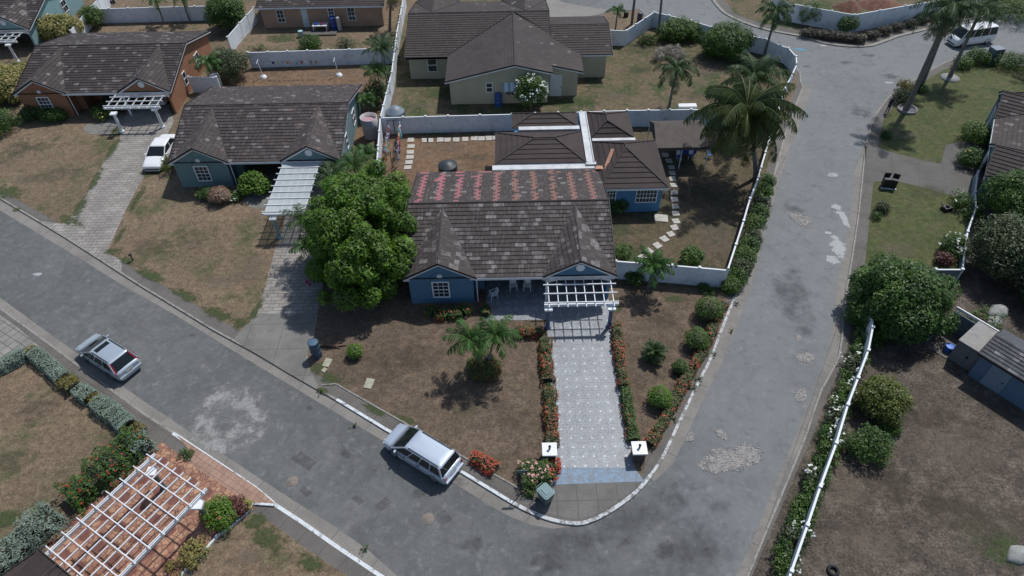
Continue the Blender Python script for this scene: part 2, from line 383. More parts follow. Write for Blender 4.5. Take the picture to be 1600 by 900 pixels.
GA2 = [V2(GR(x, y)) for x, y in [(1022,752),(1050,727),(1072,682),(1095,632),(1125,572),(1150,514),(1172,452),(1185,402),(1200,347),(1213,292),(1226,259),(1241,217),(1258,167),(1270,132)]]
strip('gutter', GA2, KAs[28:]+KA3[1:], RZ+0.005, M_gut)

# block B (across the near road)
KB = PX([(0,480),(62,525),(160,597),(225,645),(272,675),(400,760),(432,787),(475,815),(525,850),(600,900)])
KB = ext(KB, 60, 10)
B_out = KB + [V2((KB[-1].x, -25)), V2((-110, -25)), V2((-110, KB[0].y))]
mb = MB(); mb.prism(B_out, -0.19, 0.0); mb.build('sidewalk', M_walk, kind='structure')
ribbon('kerb', KB[:6], 0.02, -0.13, -0.17, 0.012, M_kerbgrey)
ribbon('kerb', KB[5:], 0.02, -0.2, -0.17, 0.014, M_kerbwhite)
GB = [V2(GR(x, y)) for x, y in [(0,465),(62,510),(125,555),(175,592),(225,627),(300,677),(400,744),(462,784),(525,824),(575,859),(617,897)]]
strip('gutter', ext(GB, 60, 10), KB, RZ+0.005, M_gut)

# block C (east of the right-hand road)
KC = PX([(1167,900),(1185,857),(1200,820),(1212,792),(1235,737),(1260,675),(1282,610),(1310,557),(1317,500),(1322,450),(1325,437),(1335,375),(1342,325),(1349,257),(1355,215),(1368,180),(1388,152),(1410,135),(1440,118),(1475,98),(1510,88),(1560,80),(1650,92)])
KCs = ext(smoothline(KC, 2), 22, 25)
C_out = KCs + [V2((100, KCs[-1].y)), V2((100, -25)), V2((KCs[0].x, -25))]
mb = MB(); mb.prism(C_out, -0.19, 0.0); mb.build('sidewalk', M_walk, kind='structure')
ribbon('kerb', KCs, 0.02, -0.1, -0.17, 0.012, M_kerbgrey)
GC = [V2(GR(x, y)) for x, y in [(1150,900),(1175,847),(1200,785),(1215,744),(1245,677),(1270,612),(1292,559),(1304,502),(1307,452),(1310,439),(1320,377),(1330,327),(1335,264),(1350,227),(1360,189),(1375,162),(1400,142),(1425,127),(1462,107),(1487,94),(1520,86),(1560,84),(1650,98)]]
strip('gutter', ext(GC, 22, 25), KCs, RZ+0.005, M_gut)

# block D (walled lot at the top right)
KD = ext(smoothline([V2(GR(x, y)) for x, y in [(1115,0),(1132,20),(1162,35),(1200,47),(1250,56),(1287,67),(1325,72),(1362,71),(1400,57),(1450,45),(1510,30),(1600,15)]], 2), 20, 30)
mb = MB(); mb.prism(KD + [V2((KD[-1].x, 122)), V2((KD[0].x, 122))], -0.19, 0.0); mb.build('sidewalk', M_walk, kind='structure')
ribbon('kerb', KD, -0.3, 0.12, -0.17, 0.012, M_kerbgrey)

# ---- lawns (sheets on the lots)
L_tan = lawnmat('lawn_tan', (0.205, 0.152, 0.098), (0.145, 0.112, 0.07), (0.178, 0.126, 0.085), (0.080, 0.090, 0.036), gth=(0.51, 0.66))
L_mid = lawnmat('lawn_brown', (0.135, 0.098, 0.068), (0.102, 0.075, 0.050), (0.16, 0.115, 0.08), (0.07, 0.068, 0.035), gth=(0.58, 0.74), seed=11)
L_side = lawnmat('lawn_olive', (0.115, 0.09, 0.05), (0.08, 0.068, 0.036), (0.125, 0.09, 0.06), (0.05, 0.058, 0.026), gth=(0.50, 0.62), seed=23)
L_dirt = lawnmat('dirt_red', (0.19, 0.115, 0.065), (0.145, 0.09, 0.052), (0.17, 0.12, 0.08), (0.06, 0.062, 0.03), gth=(0.60, 0.7), seed=5)
L_yard = lawnmat('yard_mixed', (0.135, 0.105, 0.06), (0.09, 0.088, 0.04), (0.16, 0.115, 0.075), (0.04, 0.068, 0.018), gth=(0.49, 0.60), seed=31)
L_green = lawnmat('lawn_green', (0.075, 0.092, 0.027), (0.060, 0.078, 0.022), (0.095, 0.092, 0.038), (0.05, 0.068, 0.022), seed=41, fine=(0.8, 1.15))
L_dark = lawnmat('dirt_dark_shaded', (0.088, 0.070, 0.055), (0.062, 0.050, 0.040), (0.13, 0.108, 0.085), (0.042, 0.045, 0.024), gth=(0.60, 0.72), seed=53, fine=(0.45, 1.6))  # dark dirt, with some cloud shade put into the colour
inner = PX([(0,296),(50,325),(95,350),(167,396),(190,406),(215,423),(250,443),(300,472),(337,496),(377,517),(400,497),(480,560),(487,580),(525,600),(625,657),(710,706),(800,757)])
inner[9:10] = [inner[9]]
base = ext(inner, 60) + PX([(815,772),(868,752),(1003,742),(1010,715),(1032,675),(1050,637),(1095,562),(1132,472),(1150,437)])
base += inward(KA3, 0.75)[1:] + inward(KA4, 0.5)[:-3] + PX([(935,25),(900,30),(860,20)]) + [V2((3, 98)), V2((-108, 98)), V2((-108, base[0].y))]
sheet('lawn', base, 0.006, L_tan)
sheet('lawn', PX([(504,450),(490,525),(478,560),(487,580),(525,600),(625,657),(710,706),(800,757),(815,772),(868,752),(872,480),(660,440),(560,430),(500,440)]), 0.010, L_mid)
sheet('lawn', PX([(955,480),(1003,742),(1010,715),(1032,675),(1050,637),(1095,562),(1132,472),(1130,452),(960,440)]), 0.011, L_mid)
sheet('lawn', PX([(940,300),(958,445),(1130,452),(1190,296),(1212,215),(1228,160),(1210,160),(1190,200),(980,200)]), 0.012, L_side)
sheet('lawn', [V2((-12.6, 48)), V2((-12.2, 58.3)), V2((18.5, 57.2)), V2((18.5, 47)), V2((9, 45)), V2((-5, 44))], 0.009, L_dirt)
yd = [V2((-12.6, 58.2)), V2((-14.5, 82)), V2((-11, 90)), V2((5, 90))] + PX([(900,30),(950,60)]) + [p for p in FTW[::-1][1:14]] + [V2((18.5, 57.2))]
sheet('lawn', yd, 0.0085, L_yard)
sheet('lawn', [V2((-32, 57)), V2((-33, 74)), V2((-14.5, 75)), V2((-13, 57))], 0.0075, L_dirt)
# block B
sheet('lawn', PX([(0,568),(60,548),(190,652),(235,690),(62,862),(0,900)])[:5] + [V2(G(20, 920)), V2(G(-60, 980)), V2((-60, 16)), V2((-70, 30))][0:0] + PX([(0,910),(-250,900),(-250,500)]), 0.006, L_tan)
sheet('lawn', PX([(397,800),(432,822),(470,852),(540,898),(620,960),(400,1000),(280,930),(325,858),(360,825)]), 0.007, L_tan)
# block C
sheet('lawn', PX([(1350,425),(1342,470),(1330,510),(1320,562),(1292,620),(1268,685),(1243,740),(1218,800),(1205,830),(1175,900)]) + [V2((10, -20)), V2((95, -20)), V2((95, 40)), V2(G(1600, 330)), V2(G(1510, 418))], 0.006, L_dark)
sheet('lawn', PX([(1365,284),(1400,283),(1440,292),(1512,312),(1520,330),(1505,425),(1350,428),(1358,350)]), 0.009, L_green)
sheet('lawn', PX([(1372,235),(1375,218),(1380,187),(1400,162),(1415,140),(1440,130),(1470,112),(1500,99),(1600,104),(1720,130),(1640,200),(1500,222),(1478,226),(1470,256),(1440,250),(1400,240)]), 0.009, L_green)
# block D
sheet('lawn', [V2(p)+Vector((0.3, 1.3)) for p in KD[4:]] + [V2((KD[-1].x, 121)), V2((KD[4].x, 121))], 0.006, L_yard)
sheet('lawn', [V2(p)+Vector((1.2, 1.3)) for p in KD[:5]] + [V2((KD[4].x+1, 121)), V2((KD[0].x+1, 121))], 0.004, L_tan)

ribbon('path_edging', PX([(503,602),(525,600),(625,657),(670,684)]), -.05, .05, 0, .05, M_kerbgrey)
ribbon('path_edging', PX([(705,703),(750,729),(800,757),(812,764)]), -.05, .05, 0, .05, M_kerbgrey)
# ---- driveways
M_pav = paver('concrete_pavers', (0.31, 0.29, 0.265), (0.25, 0.235, 0.215), (0.12, 0.11, 0.095), 0.75, 0.36, off=0.5, ms=0.022, stain=(0.17, 0.155, 0.13))
M_pav2 = paver('concrete_pavers_square', (0.27, 0.26, 0.24), (0.23, 0.22, 0.2), (0.11, 0.10, 0.09), 0.62, 0.62, rot=math.radians(31.7), off=0.0, ms=0.03, stain=(0.16, 0.15, 0.13))
M_con = concretemat('drive_concrete', (0.20, 0.195, 0.18), joint=2.4, dark=0.7)
sheet('driveway', PX([(191,200),(186,222),(160,257),(145,287),(132,312),(120,332),(97,350),(167,396),(180,365),(195,332),(211,300),(229,270),(245,240),(272,190),(262,160),(200,165)]), 0.013, M_pav)
sheet('driveway', PX([(97,350),(167,396),(190,406),(190,428),(60,345)]), 0.008, M_pav)
sheet('driveway', PX([(448,320),(440,372),(430,390),(414,450),(400,492),(377,517),(480,570),(482,545),(490,525),(504,450),(505,375),(520,300),(525,255),(450,255)]), 0.013, M_pav)
sheet('driveway', PX([(403,490),(377,516),(366,530),(380,541),(478,598),(500,609),(487,580),(478,560),(482,545),(492,505),(495,490)]), 0.017, M_con)
M_con2 = concretemat('apron_concrete', (0.16, 0.155, 0.145), joint=1.2, dark=0.7)
sheet('driveway', PX([(866,750),(1000,742),(1014,741),(1006,752),(985,770),(952,793),(925,807),(900,811),(865,806),(830,793),(812,785),(822,775),(840,765)]), 0.010, M_con2)
sheet('driveway', PX([(1365,228),(1400,240),(1440,250),(1470,256),(1478,228),(1500,222),(1545,225),(1530,300),(1512,312),(1440,292),(1400,283),(1365,284),(1350,284),(1352,228)]), 0.012, concretemat('east_drive_concrete', (0.125, 0.12, 0.112), joint=2.2, rot=0.35, dark=0.75))
sheet('driveway', PX([(0,492),(30,513),(57,537),(66,545),(45,552),(20,560),(0,568),(-120,600),(-200,470),(-80,430)]), 0.012, M_pav2)
sheet('driveway', [V2(G(860, 30)), V2(G(905, 28)), V2(G(940, 22)), V2(G(950, 16)), V2(G(880, 4)), V2(G(830, -22)), V2((0, 96)), V2((2, 84)), V2((4.6, 84))], 0.012, concretemat('top_drive_concrete', (0.25, 0.24, 0.22), dark=0.8))
# patterned tile driveway and porch of the blue house
mt, nt, bs = newmat('patterned_tiles'); q = NT(nt); co = q.obj()
sep = q.n('ShaderNodeSeparateXYZ'); q.l(co, sep.inputs[0]); X, Y = sep.outputs[0], sep.outputs[1]
fx = q.math('FRACT', q.math('DIVIDE', X, 0.66)); 
row = q.math('FLOOR', q.math('DIVIDE', Y, 0.66)); odd = q.math('MULTIPLY', q.math('MODULO', row, 2.0), 0.12)
fy = q.math('FRACT', q.math('ADD', q.math('DIVIDE', Y, 0.66), 0.0))
ax = q.math('ABSOLUTE', q.math('SUBTRACT', q.math('FRACT', q.math('ADD', fx, odd)), 0.5)); ay = q.math('ABSOLUTE', q.math('SUBTRACT', fy, 0.5))
c1 = q.math('MULTIPLY', q.math('LESS_THAN', ax, 0.10), q.math('LESS_THAN', ay, 0.035)); c2 = q.math('MULTIPLY', q.math('LESS_THAN', ax, 0.035), q.math('LESS_THAN', ay, 0.10))
cross = q.math('MAXIMUM', c1, c2)
sp = q.ramp(q.noise(co, 5.5, 3, 0.9, 2.5), 0.42, 0.58)
wv = q.ramp(q.noise(q.map(co, scale=(1, 2.5, 1)), 3.6, 3, 0.8, 3.0), 0.42, 0.58)
x = q.mix(sp, (0.11, 0.125, 0.145), (0.32, 0.35, 0.38)); x = q.mix(q.math('MULTIPLY', wv, 0.45), x, (0.27, 0.26, 0.27))
x = q.mix(q.ramp(q.noise(co, 1.2, 5, 0.7), 0.5, 0.7, 0, 0.35), x, (0.38, 0.46, 0.5))
x = q.mix(q.math('MULTIPLY', cross, 0.75), x, (0.66, 0.69, 0.72))
gx = q.math('LESS_THAN', fx, 0.04); gy = q.math('LESS_THAN', fy, 0.04); x = q.mix(q.math('MULTIPLY', q.math('MAXIMUM', gx, gy), 0.7), x, (0.16, 0.16, 0.16))
x = q.mix(1.0, x, q.ramp(q.noise(co, 0.4, 4), 0.3, 0.7, 0.85, 1.08), 'MULTIPLY')
q.l(x, bs.inputs['Base Color']); bs.inputs['Roughness'].default_value = 0.5
M_tile = mt
mb = MB(); mb.prism([(2.5, 21.35), (7.25, 21.25), (7.3, 43.0), (2.5, 43.0)], -0.05, 0.03); mb.prism([(-2.0, 33.5), (2.498, 33.5), (2.498, 40.0), (-2.0, 40.0)], -0.05, 0.031)
mb.build('driveway', M_tile, kind='structure')
mb = MB(); mb.add([(2.5, 21.34, 0.028), (7.25, 21.24, 0.028), (7.75, 20.35, 0.016), (2.15, 20.25, 0.016)], [(0, 3, 2, 1)])
mb.build('driveway_ramp', kerbpaint('ramp_blue_paint', (0.22, 0.32, 0.43), (0.2, 0.22, 0.25), th=(0.35, 0.65)), kind='structure')
# terracotta crazy-tile driveway of the near house
mt, nt, bs = newmat('terracotta_tiles'); q = NT(nt); co = q.map(q.obj(), rot=math.radians(31.7))
vo = q.n('ShaderNodeTexVoronoi', feature='DISTANCE_TO_EDGE'); q.l(co, vo.inputs['Vector']); vo.inputs['Scale'].default_value = 3.0
vc = q.n('ShaderNodeTexVoronoi'); q.l(co, vc.inputs['Vector']); vc.inputs['Scale'].default_value = 3.0
sx = q.n('ShaderNodeSeparateColor'); q.l(vc.outputs['Color'], sx.inputs[0])
x = q.mix(q.ramp(sx.outputs[0], 0.2, 0.8), (0.41, 0.235, 0.145), (0.29, 0.14, 0.09)); x = q.mix(q.ramp(vo.outputs[0], 0.03, 0.10, 0.95, 0), x, (0.17, 0.075, 0.05))
sp2 = q.n('ShaderNodeSeparateXYZ'); q.l(co, sp2.inputs[0])
hx = q.math('SUBTRACT', q.math('FRACT', q.math('DIVIDE', sp2.outputs[0], 1.35)), 0.5); hy = q.math('SUBTRACT', q.math('FRACT', q.math('DIVIDE', sp2.outputs[1], 1.35)), 0.5)
star = q.math('ADD', q.math('MULTIPLY', hx, hx), q.math('MULTIPLY', hy, hy))
x = q.mix(q.ramp(q.math('ADD', star, q.math('MULTIPLY', q.math('SUBTRACT', q.noise(co, 6, 2), 0.5), 0.08)), 0.045, 0.08, 0.9, 0), x, (0.15, 0.055, 0.042))
x = q.mix(1.0, x, q.ramp(q.noise(co, 0.8, 5, 0.7), 0.3, 0.7, 0.82, 1.12), 'MULTIPLY')
q.l(x, bs.inputs['Base Color']); bs.inputs['Roughness'].default_value = 0.6; M_terra = mt
sheet('driveway', PX([(253,691),(300,724),(388,783),(400,793),(361,822),(325,855),(283,905),(260,960),(150,1010),(40,905),(50,870),(210,728)]), 0.014, M_terra)
sheet('driveway', PX([(275,679),(401,762),(430,787),(425,791),(388,786),(300,726),(297,708),(293,700)]), 0.016, paver('terracotta_plain', (0.35, 0.225, 0.17), (0.30, 0.185, 0.14), (0.2, 0.13, 0.1), 0.4, 0.4, rot=math.radians(31.7), off=0, ms=0.015))
ribbon('border', PX([(430,790),(396,788),(391,797),(361,824),(340,838),(324,857),(300,880),(275,912)]), -0.07, 0.07, 0.0, 0.12, M_kerbwhite)
# paths to the front doors
def blob(c, rx, ry, rot=0, n=24, wob=0.08, sd=0):
    r = random.Random(sd); ph = [r.uniform(0, 6.28) for _ in range(3)]
    out = []
    for k in range(n):
        a = 2*PI*k/n; f = 1+wob*(math.sin(2*a+ph[0])+math.sin(3*a+ph[1])+0.6*math.sin(5*a+ph[2]))
        x, y = rx*math.cos(a)*f, ry*math.sin(a)*f; out.append(V2((c[0]+x*math.cos(rot)-y*math.sin(rot), c[1]+x*math.sin(rot)+y*math.cos(rot))))
    return out
sheet('path', PX([(134,195),(131,203),(140,210),(190,210),(195,180),(180,175),(165,192)]), 0.016, M_con)
sheet('path', PX([(376,302),(382,318),(398,327),(420,326),(440,330),(450,270),(420,262),(405,285),(385,290)]), 0.016, M_con)
# ---- marks on the road and the ground
def stain(name, px, py, rx, ry, mat, rot=0.0, z=None, kind='structure'):
    c = G(px, py, RZ if z is None else 0); zz = (RZ+0.008 if z is None else z); n = 28; mb = MB()
    vs = [(c.x, c.y, zz)]; uv = [(0, 0)]
    for k in range(n):
        a = 2*PI*k/n; x, y = rx*math.cos(a), ry*math.sin(a); vs.append((c.x+x*math.cos(rot)-y*math.sin(rot), c.y+x*math.sin(rot)+y*math.cos(rot), zz)); uv.append((math.cos(a), math.sin(a)))
    mb.add(vs, [(0, 1+k, 1+(k+1) % n) for k in range(n)], uvs=uv); return mb.build(name, mat, kind=kind)
S_white = stainmat('stain_white', (0.30, 0.30, 0.29), 1.3, cover=0.72, soft=0.22, amount=0.9, ring=(0.25, 0.62))
S_pale = stainmat('stain_pale', (0.27, 0.275, 0.28), 0.7, cover=0.5, soft=0.3, amount=0.3)
S_spot = stainmat('stain_spot', (0.42, 0.43, 0.44), 2.0, cover=0.62, soft=0.05, amount=0.85)
S_dark = stainmat('stain_and_shadow_dark', (0.055, 0.056, 0.06), 1.8, cover=0.5, soft=0.3, amount=0.4)  # dark stains, and the painted trunk shadow of the tall royal palm
S_damp = stainmat('stain_damp', (0.085, 0.088, 0.092), 0.6, cover=0.5, soft=0.35, amount=0.55)
S_brown = stainmat('stain_brown', (0.10, 0.075, 0.05), 2.0, cover=0.5, soft=0.1, amount=0.6)
S_gravel = stainmat('pothole_gravel', (0.30, 0.28, 0.26), 2.4, cover=0.8, soft=0.06, amount=1.0, c2=(0.19, 0.18, 0.175))
stain('road_stain_and_shadow', 356, 655, 3.6, 3.7, S_white, 0.2)
stain('road_stain_and_shadow', 350, 640, 2.2, 1.6, S_pale, 0.5, z=RZ+0.0105)
for px, py, rx, ry, s, r in [(1090,840,5,3,S_damp,0.7),(1010,800,6,2,S_damp,0.4),(880,860,3.5,2.5,S_damp,0.1),(1240,470,2.4,8,S_damp,-0.15),(1150,600,2.5,5,S_pale,-0.3),(1260,600,2.6,6,S_pale,-0.25),(1230,730,2.5,4,S_pale,-0.35),(1180,760,3,2,S_pale,0),(700,830,5,2.2,S_pale,-0.5),(250,520,6,2,S_pale,-0.5),(1310,385,.9,1.8,S_spot,-.2),(1302,405,0.7,.8,S_spot,0),(1318,338,.5,1.6,S_spot,0),(1300,272,.75,.45,S_spot,0),(1308,323,.8,.6,S_spot,-.6),(58,427,.5,.25,S_spot,0),(1293,362,.45,.3,S_spot,0),(1390,128,.6,.3,S_spot,0),(1286,70,.5,.3,S_spot,0),
        (1180,380,1.6,6,S_pale,-.2),(1290,250,3,8,S_pale,-.1),(1330,140,6,8,S_pale,.4),(540,708,.5,.9,S_dark,.5),(300,523,.55,.35,S_dark,.4),(483,636,.45,.35,S_dark,.5),(585,734,.4,.25,S_dark,0),(668,804,.55,.5,S_dark,0),(740,848,1.3,.9,S_dark,.2),(855,880,1.6,1.1,S_dark,.3),(1105,857,.3,.2,S_dark,0),(1038,862,1.3,.9,S_dark,.5),(980,845,1.4,.5,S_dark,.6),(1240,325,1.7,1.0,S_dark,-.3),(1345,175,1.9,2.6,S_dark,-.5),(720,750,1.0,.6,S_dark,0),(655,770,.8,.6,S_dark,0),(1320,97,1.7,.8,S_dark,0),(1357,85,1.5,.9,S_dark,0),(1390,118,1.9,1.1,S_dark,0),(1262,102,.9,.5,S_dark,0),(1130,90,5,3,S_pale,0)]:  # the dark mark left of the royal palm paints its faint trunk shadow
    stain('road_stain_and_shadow', px, py, rx, ry, s, r, z=RZ+0.0125+0.0002*random.random())
S_blue = stainmat('stain_blue', (0.10, 0.30, 0.40), 2.0, cover=0.7, soft=0.1)
stain('road_stain_and_shadow', 1250, 76, 1.1, .35, S_blue, -.2, z=RZ+0.014)
M_patch = asphaltmat('asphalt_patch', (0.085, 0.087, 0.09))
def roadpatch(name, L, mat, dz=0.009): sheet(name, [V2(GR(x, y)) for x, y in L], RZ+dz, mat)
roadpatch('road_patch', [(453,716),(470,705),(495,722),(483,735)], M_patch)
roadpatch('road_patch', [(468,766),(475,760),(489,770),(479,776)], M_patch)
roadpatch('road_patch', [(549,778),(556,773),(570,783),(562,789)], M_patch)
roadpatch('road_patch', [(585,790),(603,776),(613,785),(596,799)], M_patch)
roadpatch('road_patch', [(680,808),(695,795),(707,812),(690,821)], M_patch)
roadpatch('road_patch', [(1342,97),(1355,91),(1368,100),(1352,104)], M_patch)
M_lid = solid('manhole_concrete', (0.20, 0.17, 0.145), 0.9, 0.2, 4)
for px, py, r, lab in [(669,810,.34,'round pale manhole cover beside a square patch below the parked silver minivan'),(457,752,.34,'faint round manhole cover in the asphalt near the white kerb'),(1255,645,.9,'round pothole ring in the east road beside the kerb, nearest the camera of the three'),(1260,558,1.1,'round pothole ring in the east road, level with the wall start')]:
    c = GR(px, py); mb = MB(); mb.lathe([(0.0, .018), (r*.86, .016), (r*.88, .008), (r*.94, .008), (r, .014), (r*1.04, .003)], 24)
    if 'manhole' in lab:
        o = mb.build('manhole_cover', M_lid); o.location = (c.x, c.y, RZ+0.009); tag(o, lab, 'manhole cover')
# potholes with loose stones
def pothole(L, z=0.016, stones=90, sc=1.0, lab=''):
    P = [V2(GR(x, y)) for x, y in L]; cx = sum(p.x for p in P)/len(P); cy = sum(p.y for p in P)/len(P); n = len(P)
    mb = MB(); R = max((p-Vector((cx, cy))).length for p in P)
    vs = [(cx, cy, RZ+z)]+[(p.x, p.y, RZ+z) for p in P]; mb.add(vs, [(0, 1+k, 1+(k+1) % n) for k in range(n)], uvs=[(0, 0)]+[(math.cos(2*PI*k/n)*0.9, math.sin(2*PI*k/n)*0.9) for k in range(n)])
    mb.build('pothole', S_gravel, kind='structure')
    mb = MB(); r = random.Random(len(L)+int(L[0][0]))
    for _ in range(stones):
        k = r.randrange(n); t = math.sqrt(r.random())*.93; u = r.random(); e = P[k].lerp(P[(k+1) % n], u); p = Vector((cx, cy)).lerp(e, t); s = r.uniform(.02, .055)*sc
        mb.lathe([(0, s*.9), (s*.7, s*.6), (s, 0), (s*.7, -s*.3)], 5, c=(p.x, p.y, RZ+z), sm=False)
    o = mb.build('gravel', solid('gravel_stones', (0.34, 0.33, 0.32), 0.95, 0.45, 9)); tag(o, 'loose grey gravel in the '+lab, 'gravel', kind='stuff')
pothole([(1087,725),(1100,712),(1108,703),(1125,699),(1150,697),(1165,690),(1182,692),(1198,704),(1197,718),(1175,728),(1158,738),(1135,737),(1113,744),(1095,738)], stones=420, lab='largest pothole, at the foot of the east road')
pothole([(1116,672),(1125,669),(1137,680),(1136,690),(1122,683)], stones=60, lab='small pothole just above the largest one')
pothole([(1070,690),(1078,672),(1085,678),(1083,690),(1073,690)], stones=50, lab='narrow pothole touching the kerb gutter')
pothole([(1230,336),(1240,330),(1256,335),(1272,348),(1268,357),(1254,354),(1238,345)], stones=170, lab='long pothole halfway up the east road')
pothole([(1243,555),(1255,549),(1272,555),(1272,565),(1258,568),(1246,563)], stones=70, lab='oval pothole beside the round tree, larger of two')
pothole([(1240,610),(1256,606),(1262,615),(1258,628),(1244,626)], stones=60, lab='round pothole by the kerb, nearest the lime tree')
pothole([(1241,524),(1250,523),(1254,530),(1247,535)], stones=14, lab='tiny pothole below the round tree crown')
# green and bare patches in the lawns
S_green = stainmat('grass_green', (0.065, 0.09, 0.03), 2.6, cover=0.62, soft=0.22, amount=0.75, c2=(0.035, 0.06, 0.015))
S_olive = stainmat('grass_olive', (0.09, 0.09, 0.05), 1.3, cover=0.52, soft=0.35, amount=0.6)
S_bare = stainmat('bare_soil', (0.19, 0.15, 0.115), 1.6, cover=0.5, soft=0.3, amount=0.5)
S_dk = stainmat('soil_dark', (0.07, 0.055, 0.04), 1.0, cover=0.5, soft=0.35, amount=0.45)
k = 0
for px, py, rx, ry, s, r in [(110,345,2.2,.9,S_green,-.5),(125,325,.7,2.6,S_green,.1),(150,280,.6,3,S_green,.1),(175,235,.7,3,S_green,.05),(183,205,1.2,1.6,S_green,0),(175,393,1.0,.7,S_green,0),(200,408,1.6,.6,S_green,-.4),(235,430,2.2,.8,S_green,-.5),(290,462,2.6,.7,S_green,-.5),(340,490,2.2,.8,S_green,-.5),(375,505,.9,1.0,S_green,0),(400,485,.5,2.4,S_green,-.2),(185,372,.4,2.2,S_green,0),(215,310,.5,3.5,S_green,0),(235,268,1.4,1.8,S_green,0),(15,300,2.5,1.5,S_green,-.4),(20,240,3,5,S_olive,0),(26,327,.6,.3,S_green,0),
        (495,575,1.0,.8,S_green,0),(515,590,1.6,.9,S_green,-.4),(503,610,.8,.35,S_green,-.5),(585,640,1.8,.5,S_green,-.5),(635,655,1.3,.4,S_green,-.5),(730,640,1.4,.9,S_olive,0),(655,690,1.6,.6,S_green,-.5),(960,480,.9,1.3,S_green,0),(930,480,.6,1.6,S_green,0),(985,400,1.5,2,S_green,0),(1055,468,1.5,.6,S_green,0),
        (90,270,3.5,2.6,S_olive,0),(60,230,4,2,S_olive,0),(300,370,4,3,S_olive,0),(240,385,3,2.4,S_olive,0),(390,420,2.4,3,S_bare,0),(350,440,3,1.5,S_bare,0),(60,280,4,1.4,S_bare,0),(1010,330,4,5,S_olive,0),(1080,300,6,4,S_dk,.2),(1120,370,3,5,S_bare,.3),(1075,235,4,3,S_dk,0),(650,560,5,2.2,S_dk,0),(600,520,4,1.2,S_bare,0),(800,650,3,2,S_dk,0),(560,530,2.6,1.4,S_bare,0),(1030,500,2.5,1.6,S_dk,0),(1000,575,2,1.6,S_bare,0),
        (690,145,3.4,2.2,S_green,0),(665,130,1.6,1.2,S_bare,0),(660,165,3,1.0,S_bare,0),(885,160,5,1.2,S_green,0),(925,125,1.4,3.5,S_green,0),(945,60,1.3,6,S_green,0),(1000,110,4,2.4,S_olive,0),(960,150,3.4,1.6,S_bare,0),(1100,110,4.5,3,S_bare,0),(1000,75,5,3,S_olive,0),(1090,150,3.4,1.6,S_olive,0),(895,170,1.5,.4,S_bare,0),(1030,165,2,1,S_bare,0),
        (510,115,5,1.4,S_bare,0),(450,110,4,1,S_dk,0),(540,70,4,2,S_olive,0),(440,60,3,2,S_green,0),(660,110,.8,5,S_dk,0),(615,150,1,4,S_bare,0),(700,230,4,1.5,S_bare,0),(740,245,3,1.2,S_olive,0),
        (1400,210,5,2,S_bare,0),(1440,250,3,.6,S_bare,0),(1400,390,2.5,2,S_bare,0),(1450,300,3,2,S_olive,0),(1420,560,4,1.4,S_dk,0),(1400,760,5,3,S_dk,0),(1320,760,2.5,2.5,S_bare,0),(1360,850,4,2,S_bare,0),(1500,700,6,3,S_bare,0),(1540,830,4,2.6,S_olive,0),(1450,650,5,2.4,S_dk,0),(1560,640,5,2,S_dk,-.4),(1570,860,2,1.5,S_green,0),(1500,800,6,3,S_dk,0),
        (420,840,2.2,.9,S_green,-.6),(400,815,1.2,.9,S_green,0),(485,880,1.4,.8,S_green,-.5),(20,720,3,1.4,S_olive,0),(60,640,3,2,S_dk,0),(10,810,1.6,1.0,S_green,0),(390,870,2,1,S_bare,0)]:
    k += 1
    o = stain('lawn_patch', px, py, rx, ry, s, r, z=0.0185+0.00025*k)
